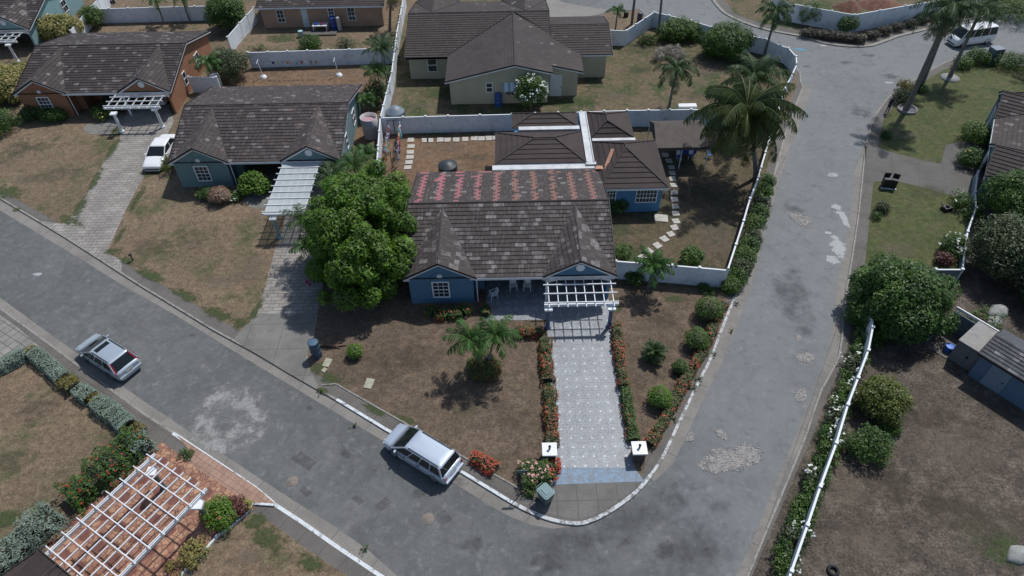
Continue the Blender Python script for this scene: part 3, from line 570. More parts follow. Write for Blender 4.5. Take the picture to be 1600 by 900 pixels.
# ============================================================ HOUSES
def clip(poly, ax, val, keep_greater):
    out = []
    for i in range(len(poly)):
        a, b = poly[i], poly[(i+1) % len(poly)]
        ia = (a[ax] >= val-1e-9) if keep_greater else (a[ax] <= val+1e-9); ib = (b[ax] >= val-1e-9) if keep_greater else (b[ax] <= val+1e-9)
        if ia: out.append(a)
        if ia != ib:
            t = (val-a[ax])/(b[ax]-a[ax]); out.append((a[0]+(b[0]-a[0])*t, a[1]+(b[1]-a[1])*t))
    res = []
    for p in out:
        if not res or abs(p[0]-res[-1][0])+abs(p[1]-res[-1][1]) > 1e-5: res.append(p)
    if len(res) > 1 and abs(res[0][0]-res[-1][0])+abs(res[0][1]-res[-1][1]) < 1e-5: res.pop()
    return res
def slope(mb, pts, colf=None, course=0.37, tw=0.40, lift=0.045, seed=0, base=0.02, mi=0):
    P = [Vector(p) for p in pts]; n = (P[1]-P[0]).cross(P[2]-P[0]).normalized()
    if n.z < 0: n = -n
    V = (Vector((0, 0, 1))-n*n.z).normalized(); U = V.cross(n)
    O = P[0]; uv = [((p-O).dot(U), (p-O).dot(V)) for p in P]
    v0 = min(p[1] for p in uv); v1 = max(p[1] for p in uv); u0 = min(p[0] for p in uv)
    r = random.Random(seed); nr = max(1, int(math.ceil((v1-v0)/course-0.02)))
    O2 = O
    for i in range(nr):
        a = v0+i*course; b = min(v1, a+course); row = clip(clip(uv, 1, a, True), 1, b, False)
        if len(row) < 3: continue
        ua = min(p[0] for p in row); ub = max(p[0] for p in row)
        off = (i % 2)*tw*0.5
        j0 = int(math.floor((ua-u0-off)/tw)); j1 = int(math.ceil((ub-u0-off)/tw))
        for j in range(j0, j1):
            s0 = u0+off+j*tw; cell = clip(clip(row, 0, s0, True), 0, s0+tw, False)
            if len(cell) < 3: continue
            li = lambda q_: lift*(1-(q_[1]-a)/course)
            vs = [O2+U*c[0]+V*c[1]+n*(base+li(c)) for c in cell]
            c1, c2 = colf(i, nr, j, r, (s0-u0)) if colf else (None, None)
            if c1 is None: g = r.uniform(.88, 1.1); c1 = (g, g, g, 1)
            mb.add(vs, [tuple(range(len(vs)))], mi, uvs=[(c[0], c[1]) for c in cell], c1=c1, c2=c2 or (0, 0, 0, 0))
            for k in range(len(cell)):
                c, d = cell[k], cell[(k+1) % len(cell)]
                if abs(c[1]-a) < 1e-6 and abs(d[1]-a) < 1e-6:
                    e = [O2+U*c[0]+V*c[1]+n*(base+lift), O2+U*d[0]+V*d[1]+n*(base+lift), O2+U*d[0]+V*d[1]+n*(base-0.02), O2+U*c[0]+V*c[1]+n*(base-0.02)]
                    mb.add(e, [(3, 2, 1, 0)], mi, uvs=[(c[0], c[1])]*4, c1=(.35, .35, .35, 1), c2=(0, 0, 0, 0))  # risers tinted dark, painting the shadow under each course lap
    # underside
    mb.add([p-n*0.02 for p in P], [tuple(range(len(P)))], mi, uvs=[(0, 0)]*len(P), c1=(.5, .5, .5, 1), c2=(0, 0, 0, 0))
R_old = roofmat('roof_tiles_weathered', (0.042, 0.032, 0.031), (0.22, 0.22, 0.215), 0.5)
R_mid = roofmat('roof_tiles_plain', (0.038, 0.029, 0.028), (0.15, 0.14, 0.135), 0.35)
R_new = roofmat('roof_tiles_brown', (0.038, 0.026, 0.024), (0.075, 0.06, 0.056), 0.2)
R_back = roofmat('roof_tiles_grey', (0.095, 0.088, 0.082), (0.20, 0.185, 0.175), 0.3)
def worn(amount, light=(0.36, 0.35, 0.35), panel=3, pink=0.0):
    def f(i, nr, j, r, u):
        g = r.uniform(.92, 1.07)
        jj = (j+i*7+(i//2)) % 6
        p = amount*(0.8 if jj in (0, 1) else 0.10)
        if r.random() < p:
            a = r.uniform(.04, .30)
            if pink and r.random() < pink: return (g, g, g, 1), (0.30, 0.20, 0.19, a*0.9)
            return (g, g, g, 1), (light[0], light[1], light[2], a)
        return (g, g, g, 1), None
    return f
def backpink(i, nr, j, r, u):                                # flaked red underlayer in stepped columns, as on the blue house
    g = r.uniform(.9, 1.12); k = nr-1-i                      # k = 0 at the ridge
    hit = j % 4 == 2
    if k < 1: hit = r.random() < .22
    if i < 2 and r.random() < .5: hit = not hit if r.random() < .5 else False
    if j % 4 in (1, 3) and i < 6 and r.random() < .07: hit = True
    if r.random() < .05: hit = False
    if hit:
        e = max(0, min(1, (u-7.0)/5.0))                      # rosier to the west
        red = (0.36, 0.13, 0.15); br = (0.24, 0.12, 0.095)
        m_ = [br[q_]*(1-e)+red[q_]*e for q_ in range(3)]
        return (g, g, g, 1), (m_[0], m_[1], m_[2], r.uniform(.7, .9))
    if r.random() < .05: return (g, g, g, 1), (0.3, 0.3, 0.29, .35)
    return (g, g, g, 1), None
M_white = solid('white_trim', (0.72, 0.74, 0.76), 0.5, 0.06, 1.5, dirt=((0.4, 0.4, 0.38), 0.3))
M_black = solid('dark_roof_edge', (0.022, 0.02, 0.022), 0.6, 0.1)
M_glass = solid('window_glass', (0.03, 0.04, 0.05), 0.08, 0.2, 1.0)
M_inside = solid('interior_shade', (0.05, 0.055, 0.06), 0.9)  # dark colour standing in for the shade indoors
M_door = solid('white_door', (0.55, 0.6, 0.62), 0.5, 0.05)
def wallmat(name, c): return solid(name, c, 0.85, 0.08, 0.8, bump=0.01, dirt=(tuple(v*0.55 for v in c), 0.25))
def window(parent, o, u, n, w, h, cols=3, rows=4, world=False, fr=0.07, label=None, split=True):
    """o: lower-left corner on the wall, u: unit along the wall, n: unit outward"""
    o = Vector(o); u = Vector(u); n = Vector(n); z = Vector((0, 0, 1)); mb = MB()
    def rect(a0, a1, b0, b1, d0, d1):
        pts = [o+u*a+z*b+n*d0 for a, b in ((a0, b0), (a1, b0), (a1, b1), (a0, b1))]; mb.slab(pts, n*(d1-d0))
    rect(-fr, w+fr, -fr, 0, .003, .07); rect(-fr, w+fr, h, h+fr, .003, .07); rect(-fr, 0, 0, h, .003, .07); rect(w, w+fr, 0, h, .003, .07)
    for i in range(1, cols): rect(w*i/cols-.018, w*i/cols+.018, 0, h, .02, .05)
    for i in range(1, rows):
        t = .035 if (split and i == rows//2) else .016
        rect(0, w, h*i/rows-t, h*i/rows+t, .02, .052)
    f = mb.build('window', M_white, parent, world=world)
    if label: f['label'] = label
    g = MB(); g.slab([o+u*a+z*b+n*.004 for a, b in ((0, 0), (w, 0), (w, h), (0, h))], n*.014)
    g.build('pane', M_glass, f, world=False) if not world else _child_world(g, 'pane', M_glass, f, parent)
    return f
def _child_world(mb, name, mat, f, root):
    o = mb.build(name, mat, root, world=True); o.parent = f; return o
def template_house(name, label, loc, rotz, W, D, wallc, roof=R_old, front=None, back=None, gw=5.3, ez=2.65, rz=4.45, pz=4.12, door=True, carport=True, valley=M_black, group=None, backwin=True, sidewin=True, backfn_base=None):
    T = thing(name, label, 'house', loc, rotz, group)
    mw = wallmat('wall_paint_%g_%g_%g' % wallc, wallc)
    h = D/2; ov = 0.35; yA = .93*h; zA = ez+.93*(rz-ez)+.03
    # walls
    mb = MB()
    mb.box(ov, W-ov, 3.4, D-ov, 0, ez-.03)                    # main body
    mb.box(ov, gw-.25, .07, 3.4, 0, ez-.05)                   # bedroom bay
    mb.box(gw-.25, gw+.5, 1.5, 3.4, 0, ez-.06)
    mb.box(W-ov-.22, W-ov, .2, 3.4, 0, ez-.05)               # carport side wall
    for x in (ov, W-ov-.15):                                 # side gables
        mb.slab([(x, ov, ez-.03), (x, D-ov, ez-.03), (x, h, rz-.08)], (0.15, 0, 0))
    for x0 in (0, W-gw):                                     # front gables
        mb.slab([(x0+.12, .065, ez-.055), (x0+gw-.12, .065, ez-.055), (x0+gw/2, .065, pz-.04)], (0, .15, 0))
    mb.build('wall', mw, T)
    mb = MB(); mb.box(W-gw+.3, W-.6, 3.36, 3.395, 0, 2.2); mb.box(gw+1.2, W-gw-.6, 3.37, 3.396, 0, 2.1); mb.build('porch_shade_panel', M_inside, T)  # flat dark panels paint the shade inside carport and porch
    # roof
    mb = MB(); W1 = W
    slope(mb, [(0, 0, ez), (W1, 0, ez), (W1, h, rz), (0, h, rz)], front, seed=1)
    slope(mb, [(0, D, ez), (0, h, rz), (W1, h, rz), (W1, D, ez)], back, seed=2, tw=.382)
    for k, x0 in enumerate((0, W-gw)):
        c = x0+gw/2
        slope(mb, [(x0, -.06, ez+.02), (c, -.06, pz), (c, yA, zA)], front, seed=3+k, base=.05)
        slope(mb, [(x0+gw, -.06, ez+.02), (c, yA, zA), (c, -.06, pz)], front, seed=5+k, base=.05)
    R = mb.build('roof', roof, T)
    # ridges, valleys, rakes and fascias
    mb = MB()
    mb.tube([(-.02, h, rz+.03), (W+.02, h, rz+.03)], .09, 6)
    for x0 in (0, W-gw):
        c = x0+gw/2
        mb.tube([(c, -.08, pz+.07), (c, yA+.1, zA+.06)], .055, 6)
        mb.bar((x0+.05, .1, ez+.07), (c, yA+.05, zA+.06), .10, .04); mb.bar((x0+gw-.05, .1, ez+.07), (c, yA+.05, zA+.06), .10, .04)
    mb.build('ridge_cap', solid('ridge_cap', (0.05, 0.042, 0.042), 0.8, 0.2), T)
    for x0 in (0, W-gw):
        c = x0+gw/2; mb = MB()
        for a in (x0-.05, x0+gw+.05):
            mb.bar((a, -.085, ez+.04), (c, -.085, pz+.07), .05, .16)
        mb.build('roof_edge', M_black, T)
    for x in (0.0, W):
        s = -1 if x == 0 else 1; mb = MB()
        mb.bar((x+s*.03, 0, ez+.05), (x+s*.03, h, rz+.06), .05, .14); mb.bar((x+s*.03, D, ez+.05), (x+s*.03, h, rz+.06), .05, .14)
        mb.build('roof_edge', M_black, T)
    mb = MB()
    for x0 in (0, W-gw):
        c = x0+gw/2
        for a in (x0, x0+gw): mb.bar((a, -.04, ez-.12), (c, -.04, pz-.08), .05, .14)
    mb.box(gw-.1, W-gw+.1, -.06, .02, ez-.2, ez+.0)
    for x in (0.0, W):
        s = -1 if x == 0 else 1
        mb.bar((x+s*.015, 0, ez-.08), (x+s*.015, h, rz-.07), .04, .13); mb.bar((x+s*.015, D, ez-.08), (x+s*.015, h, rz-.07), .04, .13)
    mb.box(0, W, D-.02, D+.05, ez-.18, ez+.0)
    for x0 in (0, gw-.45, W-gw, W-.45): mb.box(x0, x0+.45, -.02, .06, ez-.2, ez-.1)
    mb.build('fascia', M_white, T)
    # front details
    n = (0, -1, 0); u = (1, 0, 0)
    window(T, (gw/2-.55, .07, .75), u, n, 1.1, 1.45, 3, 4, fr=.1)
    mb = MB(); mb.disc((gw/2, .045, 2.85), .19, n, th=.03); mb.build('gable_medallion', M_white, T); mb = MB(); mb.disc((W-gw/2, .045, 3.45), .32, n, th=.04); mb.build('gable_medallion', M_white, T)
    mb = MB(); pts = [Vector((gw/2+.66*math.cos(a), .05, 2.5+.75*math.sin(a))) for a in [PI*k/12 for k in range(13)]]
    mb.tube([(gw/2+.66, .05, 2.3)]+pts+[(gw/2-.66, .05, 2.3)], .03, 5)
    mb.box(ov-.02, gw-.25, .035, .067, .52, .58); mb.build('wall_moulding', mw, T)
    if carport:                                              # arched lintel over the carport
        mb = MB(); x0 = W-gw+.35; x1 = W-ov; N = 14; top = []; bot = []
        for k in range(N+1):
            t = k/N; x_ = x0+(x1-x0)*t; bot.append((x_, .03, 2.02+.45*math.sin(PI*t))); top.append((x_, .03, ez+.0))
        for k in range(N): mb.slab([bot[k], bot[k+1], top[k+1], top[k]], (0, .12, 0))
        mb.box(x0-.18, x0+.02, .03, .25, 0, 2.6); mb.build('carport_arch', M_white, T)
    mb = MB(); mb.tube([(gw+.02, .1, ez-.15), (gw+.02, .12, .1)], .045, 6); mb.tube([(gw+.02, -.02, ez-.1), (gw+.02, .1, ez-.16)], .045, 6); mb.build('downpipe', M_white, T)
    if sidewin:
        window(T, (W-ov, 4.2, 1.0), (0, 1, 0), (1, 0, 0), .7, 1.3, 1, 2); window(T, (W-ov, 8.2, 1.0), (0, 1, 0), (1, 0, 0), 1.1, 1.3, 2, 2)
    return T
def mtx(T): return T
# ---- the blue house
B_W, B_D = 15.5, 13.0
blue = template_house('blue_house', 'blue corner house whose weathered brown roof is flaked with stepped pink columns at the rear', (-7.9, 35.33), 0, B_W, B_D, (0.085, 0.185, 0.29), R_old, front=worn(.65), back=backpink)
Mb = wallmat('wall_paint_blue_annexe', (0.075, 0.21, 0.37))
mb = MB(); mb.box(-.8, 6.4, 49.6, 53.9, 0, 2.55); mb.box(.5, 6.4, 53.9, 57.3, 0, 2.54); mb.box(7.5, 11.1, 52.9, 57.2, 0, 2.55); mb.box(7.45, 12.75, 45.75, 52.3, 0, 2.6); mb.box(6.4, 7.5, 49.6, 57.2, 0, 2.5)
mb.build('annexe_wall', Mb, blue, world=True)
def hip(parent, x0, x1, y0, y1, z, r0, r1, seed, name='annexe_roof', mat=R_new):
    """hip roof, r0/r1 the ends of the ridge"""
    r0 = Vector(r0); r1 = Vector(r1); mb = MB(); c = 0.50
    A, B, C_, D_ = Vector((x0, y0, z)), Vector((x1, y0, z)), Vector((x1, y1, z)), Vector((x0, y1, z))
    if abs(r0.x-r1.x) > abs(r0.y-r1.y):
        faces = [[A, B, r1, r0], [B, C_, r1], [C_, D_, r0, r1], [D_, A, r0]]; hips = [(A, r0), (B, r1), (C_, r1), (D_, r0), (r0, r1)]
    else:
        faces = [[A, B, r0], [B, C_, r1, r0], [C_, D_, r1], [D_, A, r0, r1]]; hips = [(A, r0), (B, r0), (C_, r1), (D_, r1), (r0, r1)]
    for k, f in enumerate(faces): slope(mb, f, None, course=.52, tw=1.3, lift=.05, seed=seed+k)
    R = mb.build(name, mat, parent, world=True)
    mb = MB()
    for a, b in hips: mb.tube([a+Vector((0, 0, .06)), b+Vector((0, 0, .08))], .06, 6)
    o = mb.build('ridge_cap', MC['ridge_cap'], parent, world=True); o.parent = R
    mb = MB(); mb.box(x0-.03, x1+.03, y0-.04, y0+.02, z-.2, z+.0); mb.box(x0-.03, x0+.02, y0+.02, y1, z-.2, z); mb.box(x1-.02, x1+.03, y0+.02, y1, z-.2, z)
    o = mb.build('fascia', M_white, parent, world=True); o.parent = R
hip(blue, -1.25, 6.65, 49.3, 54.2, 2.7, (2.3, 51.95, 3.55), (4.0, 51.95, 3.55), 30)
hip(blue, .3, 6.45, 54.95, 57.5, 2.7, (2.3, 56.5, 3.25), (4.55, 56.5, 3.25), 40)
hip(blue, 7.35, 11.35, 52.95, 57.45, 2.7, (8.95, 54.3, 3.7), (8.95, 55.4, 3.7), 50)
hip(blue, 7.4, 13.15, 45.5, 52.45, 2.7, (9.95, 49.3, 4.15), (9.95, 49.9, 4.15), 60)
mb = MB(); mb.box(6.66, 7.36, 49.2, 57.4, 2.62, 2.80); mb.box(6.66, 6.74, 49.2, 57.4, 2.80, 2.90); mb.box(7.28, 7.36, 49.2, 57.4, 2.80, 2.90)
mb.box(-1.5, 7.5, 48.55, 49.2, 2.45, 2.66); mb.box(.9, 6.5, 54.3, 54.85, 2.75, 2.93); mb.box(6.6, 8.6, 48.9, 49.28, 2.66, 2.82); mb.box(7.5, 11.4, 52.5, 52.9, 2.70, 2.80)
mb.build('roof_gutter', solid('white_membrane', (0.55, 0.57, 0.58), 0.6, 0.15, 1.2, dirt=((0.25, 0.25, 0.24), 0.5)), blue, world=True)
mb = MB(); 
for a, b, w_ in [((7.35, 48.2, 2.95), (8.25, 48.0, 3.10), .5), ((8.2, 48.0, 3.2), (8.9, 49.6, 3.85), .28), ((8.2, 47.2, 3.0), (8.25, 48.1, 3.2), .3)]:
    mb.bar(a, b, w_, .05)
mb.build('roof_sealant', solid('sealant_orange', (0.45, 0.24, 0.16), 0.8, 0.3, 3, dirt=((0.2, 0.08, 0.05), 0.6)), blue, world=True)
for a, b, c in [((996, 297), (1024, 315), 6), ((945, 296), (960, 316), 4)]:
    p = GY(a[0], a[1], 45.72); p2 = GY(b[0], b[1], 45.72)
    window(blue, (p.x, 45.75, p2.z), (1, 0, 0), (0, -1, 0), p2.x-p.x, p.z-p2.z, c, 3, world=True)
# ---- the other template houses
teal = template_house('teal_house', 'pale teal house with pink-flecked roof and frosted pergola, between the orange and blue houses', (-30.1, 50.45), 0, 15.2, 13.2, (0.155, 0.24, 0.25), R_old, front=worn(.55, pink=.45), back=worn(.35, pink=.5))
orange = template_house('orange_house', 'burnt-orange house with a dark brown twin-gable roof and a white car parked before it', (-50.0, 63.0), 0, 15.85, 13.6, (0.29, 0.14, 0.078), R_mid, front=worn(.5), back=worn(.5))
tealc = template_house('teal_house', 'pale turquoise house cut off by the top left corner of the photo', (-71.1, 78.0), 0, 15.5, 13.4, (0.22, 0.36, 0.38), R_mid, front=worn(.6), back=worn(.3))
tan = template_house('tan_house', 'peach house at the top with a white back door and two drums against its wall', (-14.9, 96.0), PI, 15.5, 13.35, (0.36, 0.24, 0.17), R_mid, front=worn(.4), back=worn(.2))
for (x0, y0), (x1, y1), c, r in [((431, 16), (446, 34), 2, 3), ((512, 13), (523, 28), 2, 3), ((542, 12), (556, 31), 2, 3)]:
    Yp = 96-13.35+.35; p = GY(x0, y0, Yp); p2 = GY(x1, y1, Yp); window(tan, (p.x, Yp, p2.z), (1, 0, 0), (0, -1, 0), p2.x-p.x, p.z-p2.z, c, r, world=True)
def wdoor(parent, a, b, Yp, mat=M_door, name='door'):
    p = GY(a[0], a[1], Yp); p2 = GY(b[0], b[1], Yp); mb = MB(); x0, x1, z1 = p.x, p2.x, p.z
    mb.box(x0, x1, Yp-.05, Yp-.003, .02, z1); o = mb.build(name, mat, parent, world=True)
    mb = MB(); mb.box(x1-.15, x1-.08, Yp-.10, Yp-.05, .95, 1.08); k = mb.build('handle', M_black, parent, world=True); k.parent = o
    return o
wdoor(tan, (469, 14), (486, 46), 83.0)
mb = MB(); a = G(472, 58); mb.box(a.x-.2, a.x+4.1, a.y+.2, a.y+1.2, 0, .18); mb.build('step', M_walk, tan, world=True)
# ---- the cream house behind the back fence (front faces away)
cream = template_house('cream_house', 'large cream house with a broad dark rear gable and a striped awning', (4.75, 83.1), PI, 15.8, 13.95, (0.40, 0.38, 0.28), R_mid, front=worn(.1), back=None, backwin=False)
Mc = MC['wall_paint_0.4_0.38_0.28']
mb = MB(); sl = (4.4-2.7)/7.1
mb.box(-6.0, 4.1, 64.0, 75.5, 0, 2.62); mb.box(4.1, 7.25, 65.3, 75, 0, 2.6); mb.box(7.25, 10.65, 69.1, 77.8, 0, 2.6)
zr = lambda x_: 4.4-abs(x_-.7)*sl
mb.slab([(-6.0, 64.0, 2.62), (4.1, 64.0, 2.62), (4.1, 64.0, zr(4.1)-.1), (.7, 64.0, 4.25), (-6.0, 64.0, zr(-6)-.1)], (0, .2, 0))
mb.slab([(4.1, 65.3, 2.6), (7.25, 65.3, 2.6), (7.25, 65.3, zr(7.25)-.1), (4.1, 65.3, zr(4.1)-.1)], (0, .2, 0))
mb.build('annexe_wall', Mc, cream, world=True)
mb = MB()
slope(mb, [(-6.4, 63.65, 2.7), (.7, 63.65, 4.4), (.7, 75.9, 4.4), (-6.4, 69.6, 2.7)], None, seed=70, lift=.03)
slope(mb, [(4.55, 63.65, zr(4.55)), (.7, 63.65, 4.4), (.7, 75.9, 4.4), (4.55, 75.9, zr(4.55))][::-1], worn(.08), seed=71, lift=.03)
slope(mb, [(7.85, 65.2, 2.7), (4.552, 65.2, zr(4.55)), (4.552, 75.0, zr(4.55)), (7.85, 70.2, 2.7)][::-1], worn(.08), seed=72, lift=.03)
mb.build('annexe_roof', R_mid, cream, world=True)
mb = MB()
slope(mb, [(4.8, 69.05, 2.72), (11.25, 69.05, 2.72), (11.25, 73.6, 3.95), (4.8, 73.6, 3.95)], worn(.1), seed=73)
slope(mb, [(4.8, 78.3, 2.72), (4.8, 73.6, 3.95), (11.25, 73.6, 3.95), (11.25, 78.3, 2.72)], None, seed=74)
mb.build('annexe_roof', R_mid, cream, world=True)
mb = MB(); mb.bar((-6.45, 63.6, 2.76), (.7, 63.6, 4.48), .06, .16); mb.bar((.7, 63.6, 4.48), (4.6, 63.6, zr(4.55)+.06), .06, .16); mb.bar((4.5, 65.15, zr(4.55)+.06), (7.9, 65.15, 2.76), .06, .16)
mb.tube([(.7, 63.6, 4.45), (.7, 75.9, 4.45)], .08, 6); mb.tube([(-6.4, 69.5, 2.8), (.7, 75.9, 4.5)], .05, 6); mb.tube([(7.9, 70.0, 2.8), (.9, 75.9, 4.5)], .05, 6); mb.box(7.9, 11.3, 68.98, 69.05, 2.68, 2.78); mb.box(-11.1, -6.4, 69.08, 69.14, 2.66, 2.76); mb.tube([(4.8, 73.6, 3.98), (11.3, 73.6, 3.98)], .07, 6)
for y_ in (69.05, 78.3): mb.bar((11.28, y_, 2.76), (11.28, 73.6, 4.0), .06, .14)
mb.build('roof_edge', M_black, cream, world=True)
mb = MB(); mb.bar((-6.45, 63.64, 2.60), (.7, 63.64, 4.32), .05, .14); mb.bar((.7, 63.64, 4.32), (4.6, 63.64, zr(4.55)-.1), .05, .14); mb.bar((4.5, 65.2, zr(4.55)-.1), (7.9, 65.2, 2.6), .05, .14); mb.box(7.85, 11.3, 69.0, 69.06, 2.5, 2.66); mb.box(-11.1, -6.3, 69.1, 69.16, 2.48, 2.65)
mb.build('fascia', M_white, cream, world=True)
def cw(a, b, Yp, c, r):
    p = GY(a[0], a[1], Yp); p2 = GY(b[0], b[1], Yp); window(cream, (p.x, Yp, p2.z), (1, 0, 0), (0, -1, 0), p2.x-p.x, p.z-p2.z, c, r, world=True)
cw((668, 92), (683, 111), 69.4, 1, 2); cw((760, 130), (769, 143), 64.0, 1, 2)
mb = MB(); p = GY(785, 124, 64.0); p2 = GY(856, 144, 64.0); N = 24
for k in range(N):
    xa = p.x+(p2.x-p.x)*k/N; xb = p.x+(p2.x-p.x)*(k+1)/N
    mb.slab([(xa, 64.0, 2.35), (xb-.002, 64.0, 2.35), (xb-.002, 63.3, 1.75), (xa, 63.3, 1.75)], (0, 0, .03), mi=(0 if k % 3 else 1))
mb.build('awning', [solid('awning_white', (0.62, 0.68, 0.72), .5), solid('awning_blue', (0.25, 0.36, 0.42), .5)], cream, world=True)
mb = MB(); mb.box(p.x+.3, p2.x-.4, 63.93, 63.99, 1.0, 2.3); mb.build('window', M_glass, cream, world=True)
mb = MB()
for k in range(22): mb.box(p.x+.35+k*(p2.x-p.x-.8)/21-.015, p.x+.35+k*(p2.x-p.x-.8)/21+.015, 63.86, 63.90, .95, 2.2)
mb.build('window_grille', M_white, cream, world=True)
wdoor(cream, (860, 117), (877, 148), 65.3)
# ---- the east house and the near house, both only partly in view
east = template_house('teal_house', 'blue-grey house with a dark roof on the right edge above the parked bins', (47.9, 59.6), math.radians(-121), 15.5, 13.0, (0.12, 0.20, 0.27), R_mid, front=worn(.25), back=worn(.2))
TH = math.radians(-31.7)
_u = Vector((math.cos(TH), math.sin(TH), 0)); _v = Vector((-math.sin(TH), math.cos(TH), 0))
c0 = G(60, 862, 2.65)
near = template_house('near_house', 'dark roof corner of the near house beside the large white pergola, bottom left', (c0.x+_u.x*15.3, c0.y+_u.y*15.3), TH+PI, 15.3, 13.0, (0.35, 0.33, 0.28), R_new, carport=True)
# ---- pergolas
def rafters(mb, P, U, V, L, Wd, nl, nc, z, over=.35, hb=.16):
    """nl slats along U (length L), nc across along V (width Wd)"""
    P = Vector(P); U = Vector(U); V = Vector(V)
    for k in range(nl):
        a = P+V*(Wd*k/(nl-1)); mb.bar(a-U*over+Vector((0, 0, z)), a+U*(L+over)+Vector((0, 0, z)), .055, .09)
    for k in range(nc):
        a = P+U*(L*k/(nc-1)); mb.bar(a-V*over+Vector((0, 0, z+.1)), a+V*(Wd+over)+Vector((0, 0, z+.1)), .055, .09)
def pergola(name, label, P, U, V, L, Wd, nl, nc, z, posts, mat=M_white, postmat=None, roofsheet=None, beams=True, over=.35):
    P = Vector(P); U = Vector(U); V = Vector(V); T = thing(name, label, 'pergola', (posts[0][0], posts[0][1]))
    mb = MB(); rafters(mb, P, U, V, L, Wd, nl, nc, z, over); mb.build('lattice', mat, T, world=True)
    mb = MB()
    for k in ((0, 1) if beams == 'U' else ()):
        a = P+V*(Wd*k); mb.bar(a-U*over+Vector((0, 0, z-.16)), a+U*(L+over)+Vector((0, 0, z-.16)), .14, .22)
    for k in ((0, 1) if beams == 'V' else ()):
        a = P+U*(L*k); mb.bar(a-V*over+Vector((0, 0, z-.16)), a+V*(Wd+over)+Vector((0, 0, z-.16)), .12, .2)
    if beams in ('U', 'V'): mb.build('beam', mat, T, world=True)
    for x_, y_ in posts:
        mb = MB(); mb.lathe([(.24, 0), (.24, .18), (.15, .2), (.14, z-.5), (.2, z-.45), (.2, z-.28)], 14, c=(x_, y_, 0), sm=False); p_ = mb.build('post', postmat or mat, T, world=True)
        mb = MB(); mb.box(x_-.28, x_+.28, y_-.28, y_+.28, z-.42, z-.27); o = mb.build('capital', mat, T, world=True); o.parent = p_
    if roofsheet:
        mb = MB(); a = P+Vector((0, 0, z+.056)); n = 5
        for k in range(n):
            o1 = a+V*(Wd*k/n)-V*.02; o2 = a+V*(Wd*(k+1)/n)+V*.02; zz = Vector((0, 0, -.006 if k % 2 else 0))
            mb.add([o1-U*.3+zz, o1+U*(L+.3)+zz, o2+U*(L+.3)+zz, o2-U*.3+zz], [(0, 1, 2, 3)])
        mb.build('roof_sheet', roofsheet, T, world=True)
    return T
Mpost = solid('post_slate_blue', (0.10, 0.13, 0.22), 0.6, 0.1)
pergola('pergola', 'white open lattice pergola over the patterned tile drive of the blue house', (2.6, 32.85, 0), (0, 1, 0), (1, 0, 0), 2.65, 4.55, 8, 4, 2.42, [(2.55, 32.75), (7.0, 32.7)], postmat=Mpost, beams='V', over=.35)
mt, nt, bs = newmat('frosted_sheet'); bs.inputs['Base Color'].default_value = (0.62, 0.68, 0.70, 1); bs.inputs['Roughness'].default_value = .35; bs.inputs['Alpha'].default_value = .6; M_frost = mt
pergola('pergola', 'pergola roofed with translucent frosted sheets beside the teal house', (-19.95, 43.5, 0), (0, 1, 0), (1, 0, 0), 6.9, 3.2, 6, 9, 2.5, [(-19.3, 43.25), (-16.6, 43.15)], postmat=solid('post_teal', (0.2, 0.32, 0.33), .6), roofsheet=M_frost, beams='V', over=.25)
pergola('pergola', 'small white lattice pergola on two posts at the front of the orange house', (-39.7, 60.6, 0), (0, 1, 0), (1, 0, 0), 2.5, 4.9, 7, 4, 2.45, [(-38.9, 59.9), (-35.05, 60.6)], beams='V')
pergola('pergola', 'shaded white lattice pergola at the top left corner', (-61.3, 75.6, 0), (0, 1, 0), (1, 0, 0), 2.6, 4.9, 7, 4, 2.45, [(-60.6, 75.3), (-57.0, 75.3)], beams='V')
pergola('pergola', 'largest white lattice pergola over the terracotta tile drive, bottom left', (-21.3, 21.2, 0), tuple(-_v), tuple(_u), 7.3, 4.35, 8, 9, 2.4, [tuple(V2(G(258, 764))), tuple(V2(G(328, 815)))], postmat=solid('post_grey', (0.12, 0.13, 0.12), .7), beams='U', over=.3)
# brown canopy gazebo
gz = thing('gazebo', 'brown canvas canopy on white poles over the shaded patio behind the coconut palm', 'gazebo', (15.6, 53.6))
mb = MB(); x0, x1, y0, y1 = 13.2, 18.1, 51.8, 56.1
mb.slab([(x0, y0, 2.35), (x1, y0, 2.35), (x1-.2, 54.8, 3.05), (x0+.2, 54.8, 3.05)], (0, 0, .04)); mb.slab([(x0+.2, 54.8, 3.05), (x1-.2, 54.8, 3.05), (x1, y1, 2.45), (x0, y1, 2.45)], (0, 0, .04))
mb.slab([(x0, y0, 2.35), (x0+.2, 54.8, 3.05), (x0, y1, 2.45)], (.03, 0, 0)); mb.slab([(x1, y0, 2.35), (x1-.2, 54.8, 3.05), (x1, y1, 2.45)], (-.03, 0, 0)); mb.box(x0, x1, y0-.03, y0, 2.1, 2.38)
mb.build('canopy', solid('canopy_brown', (0.075, 0.062, 0.055), .8, .2, 1.5), gz, world=True)
for x_, y_ in ((x0+.1, y0+.1), (x1-.1, y0+.1), (x0+.1, y1-.1), (x1-.1, y1-.1), (15.6, y0+.1)):
    mb = MB(); mb.tube([(x_, y_, 0), (x_, y_, 2.4)], .045, 8); mb.build('pole', M_white, gz, world=True)
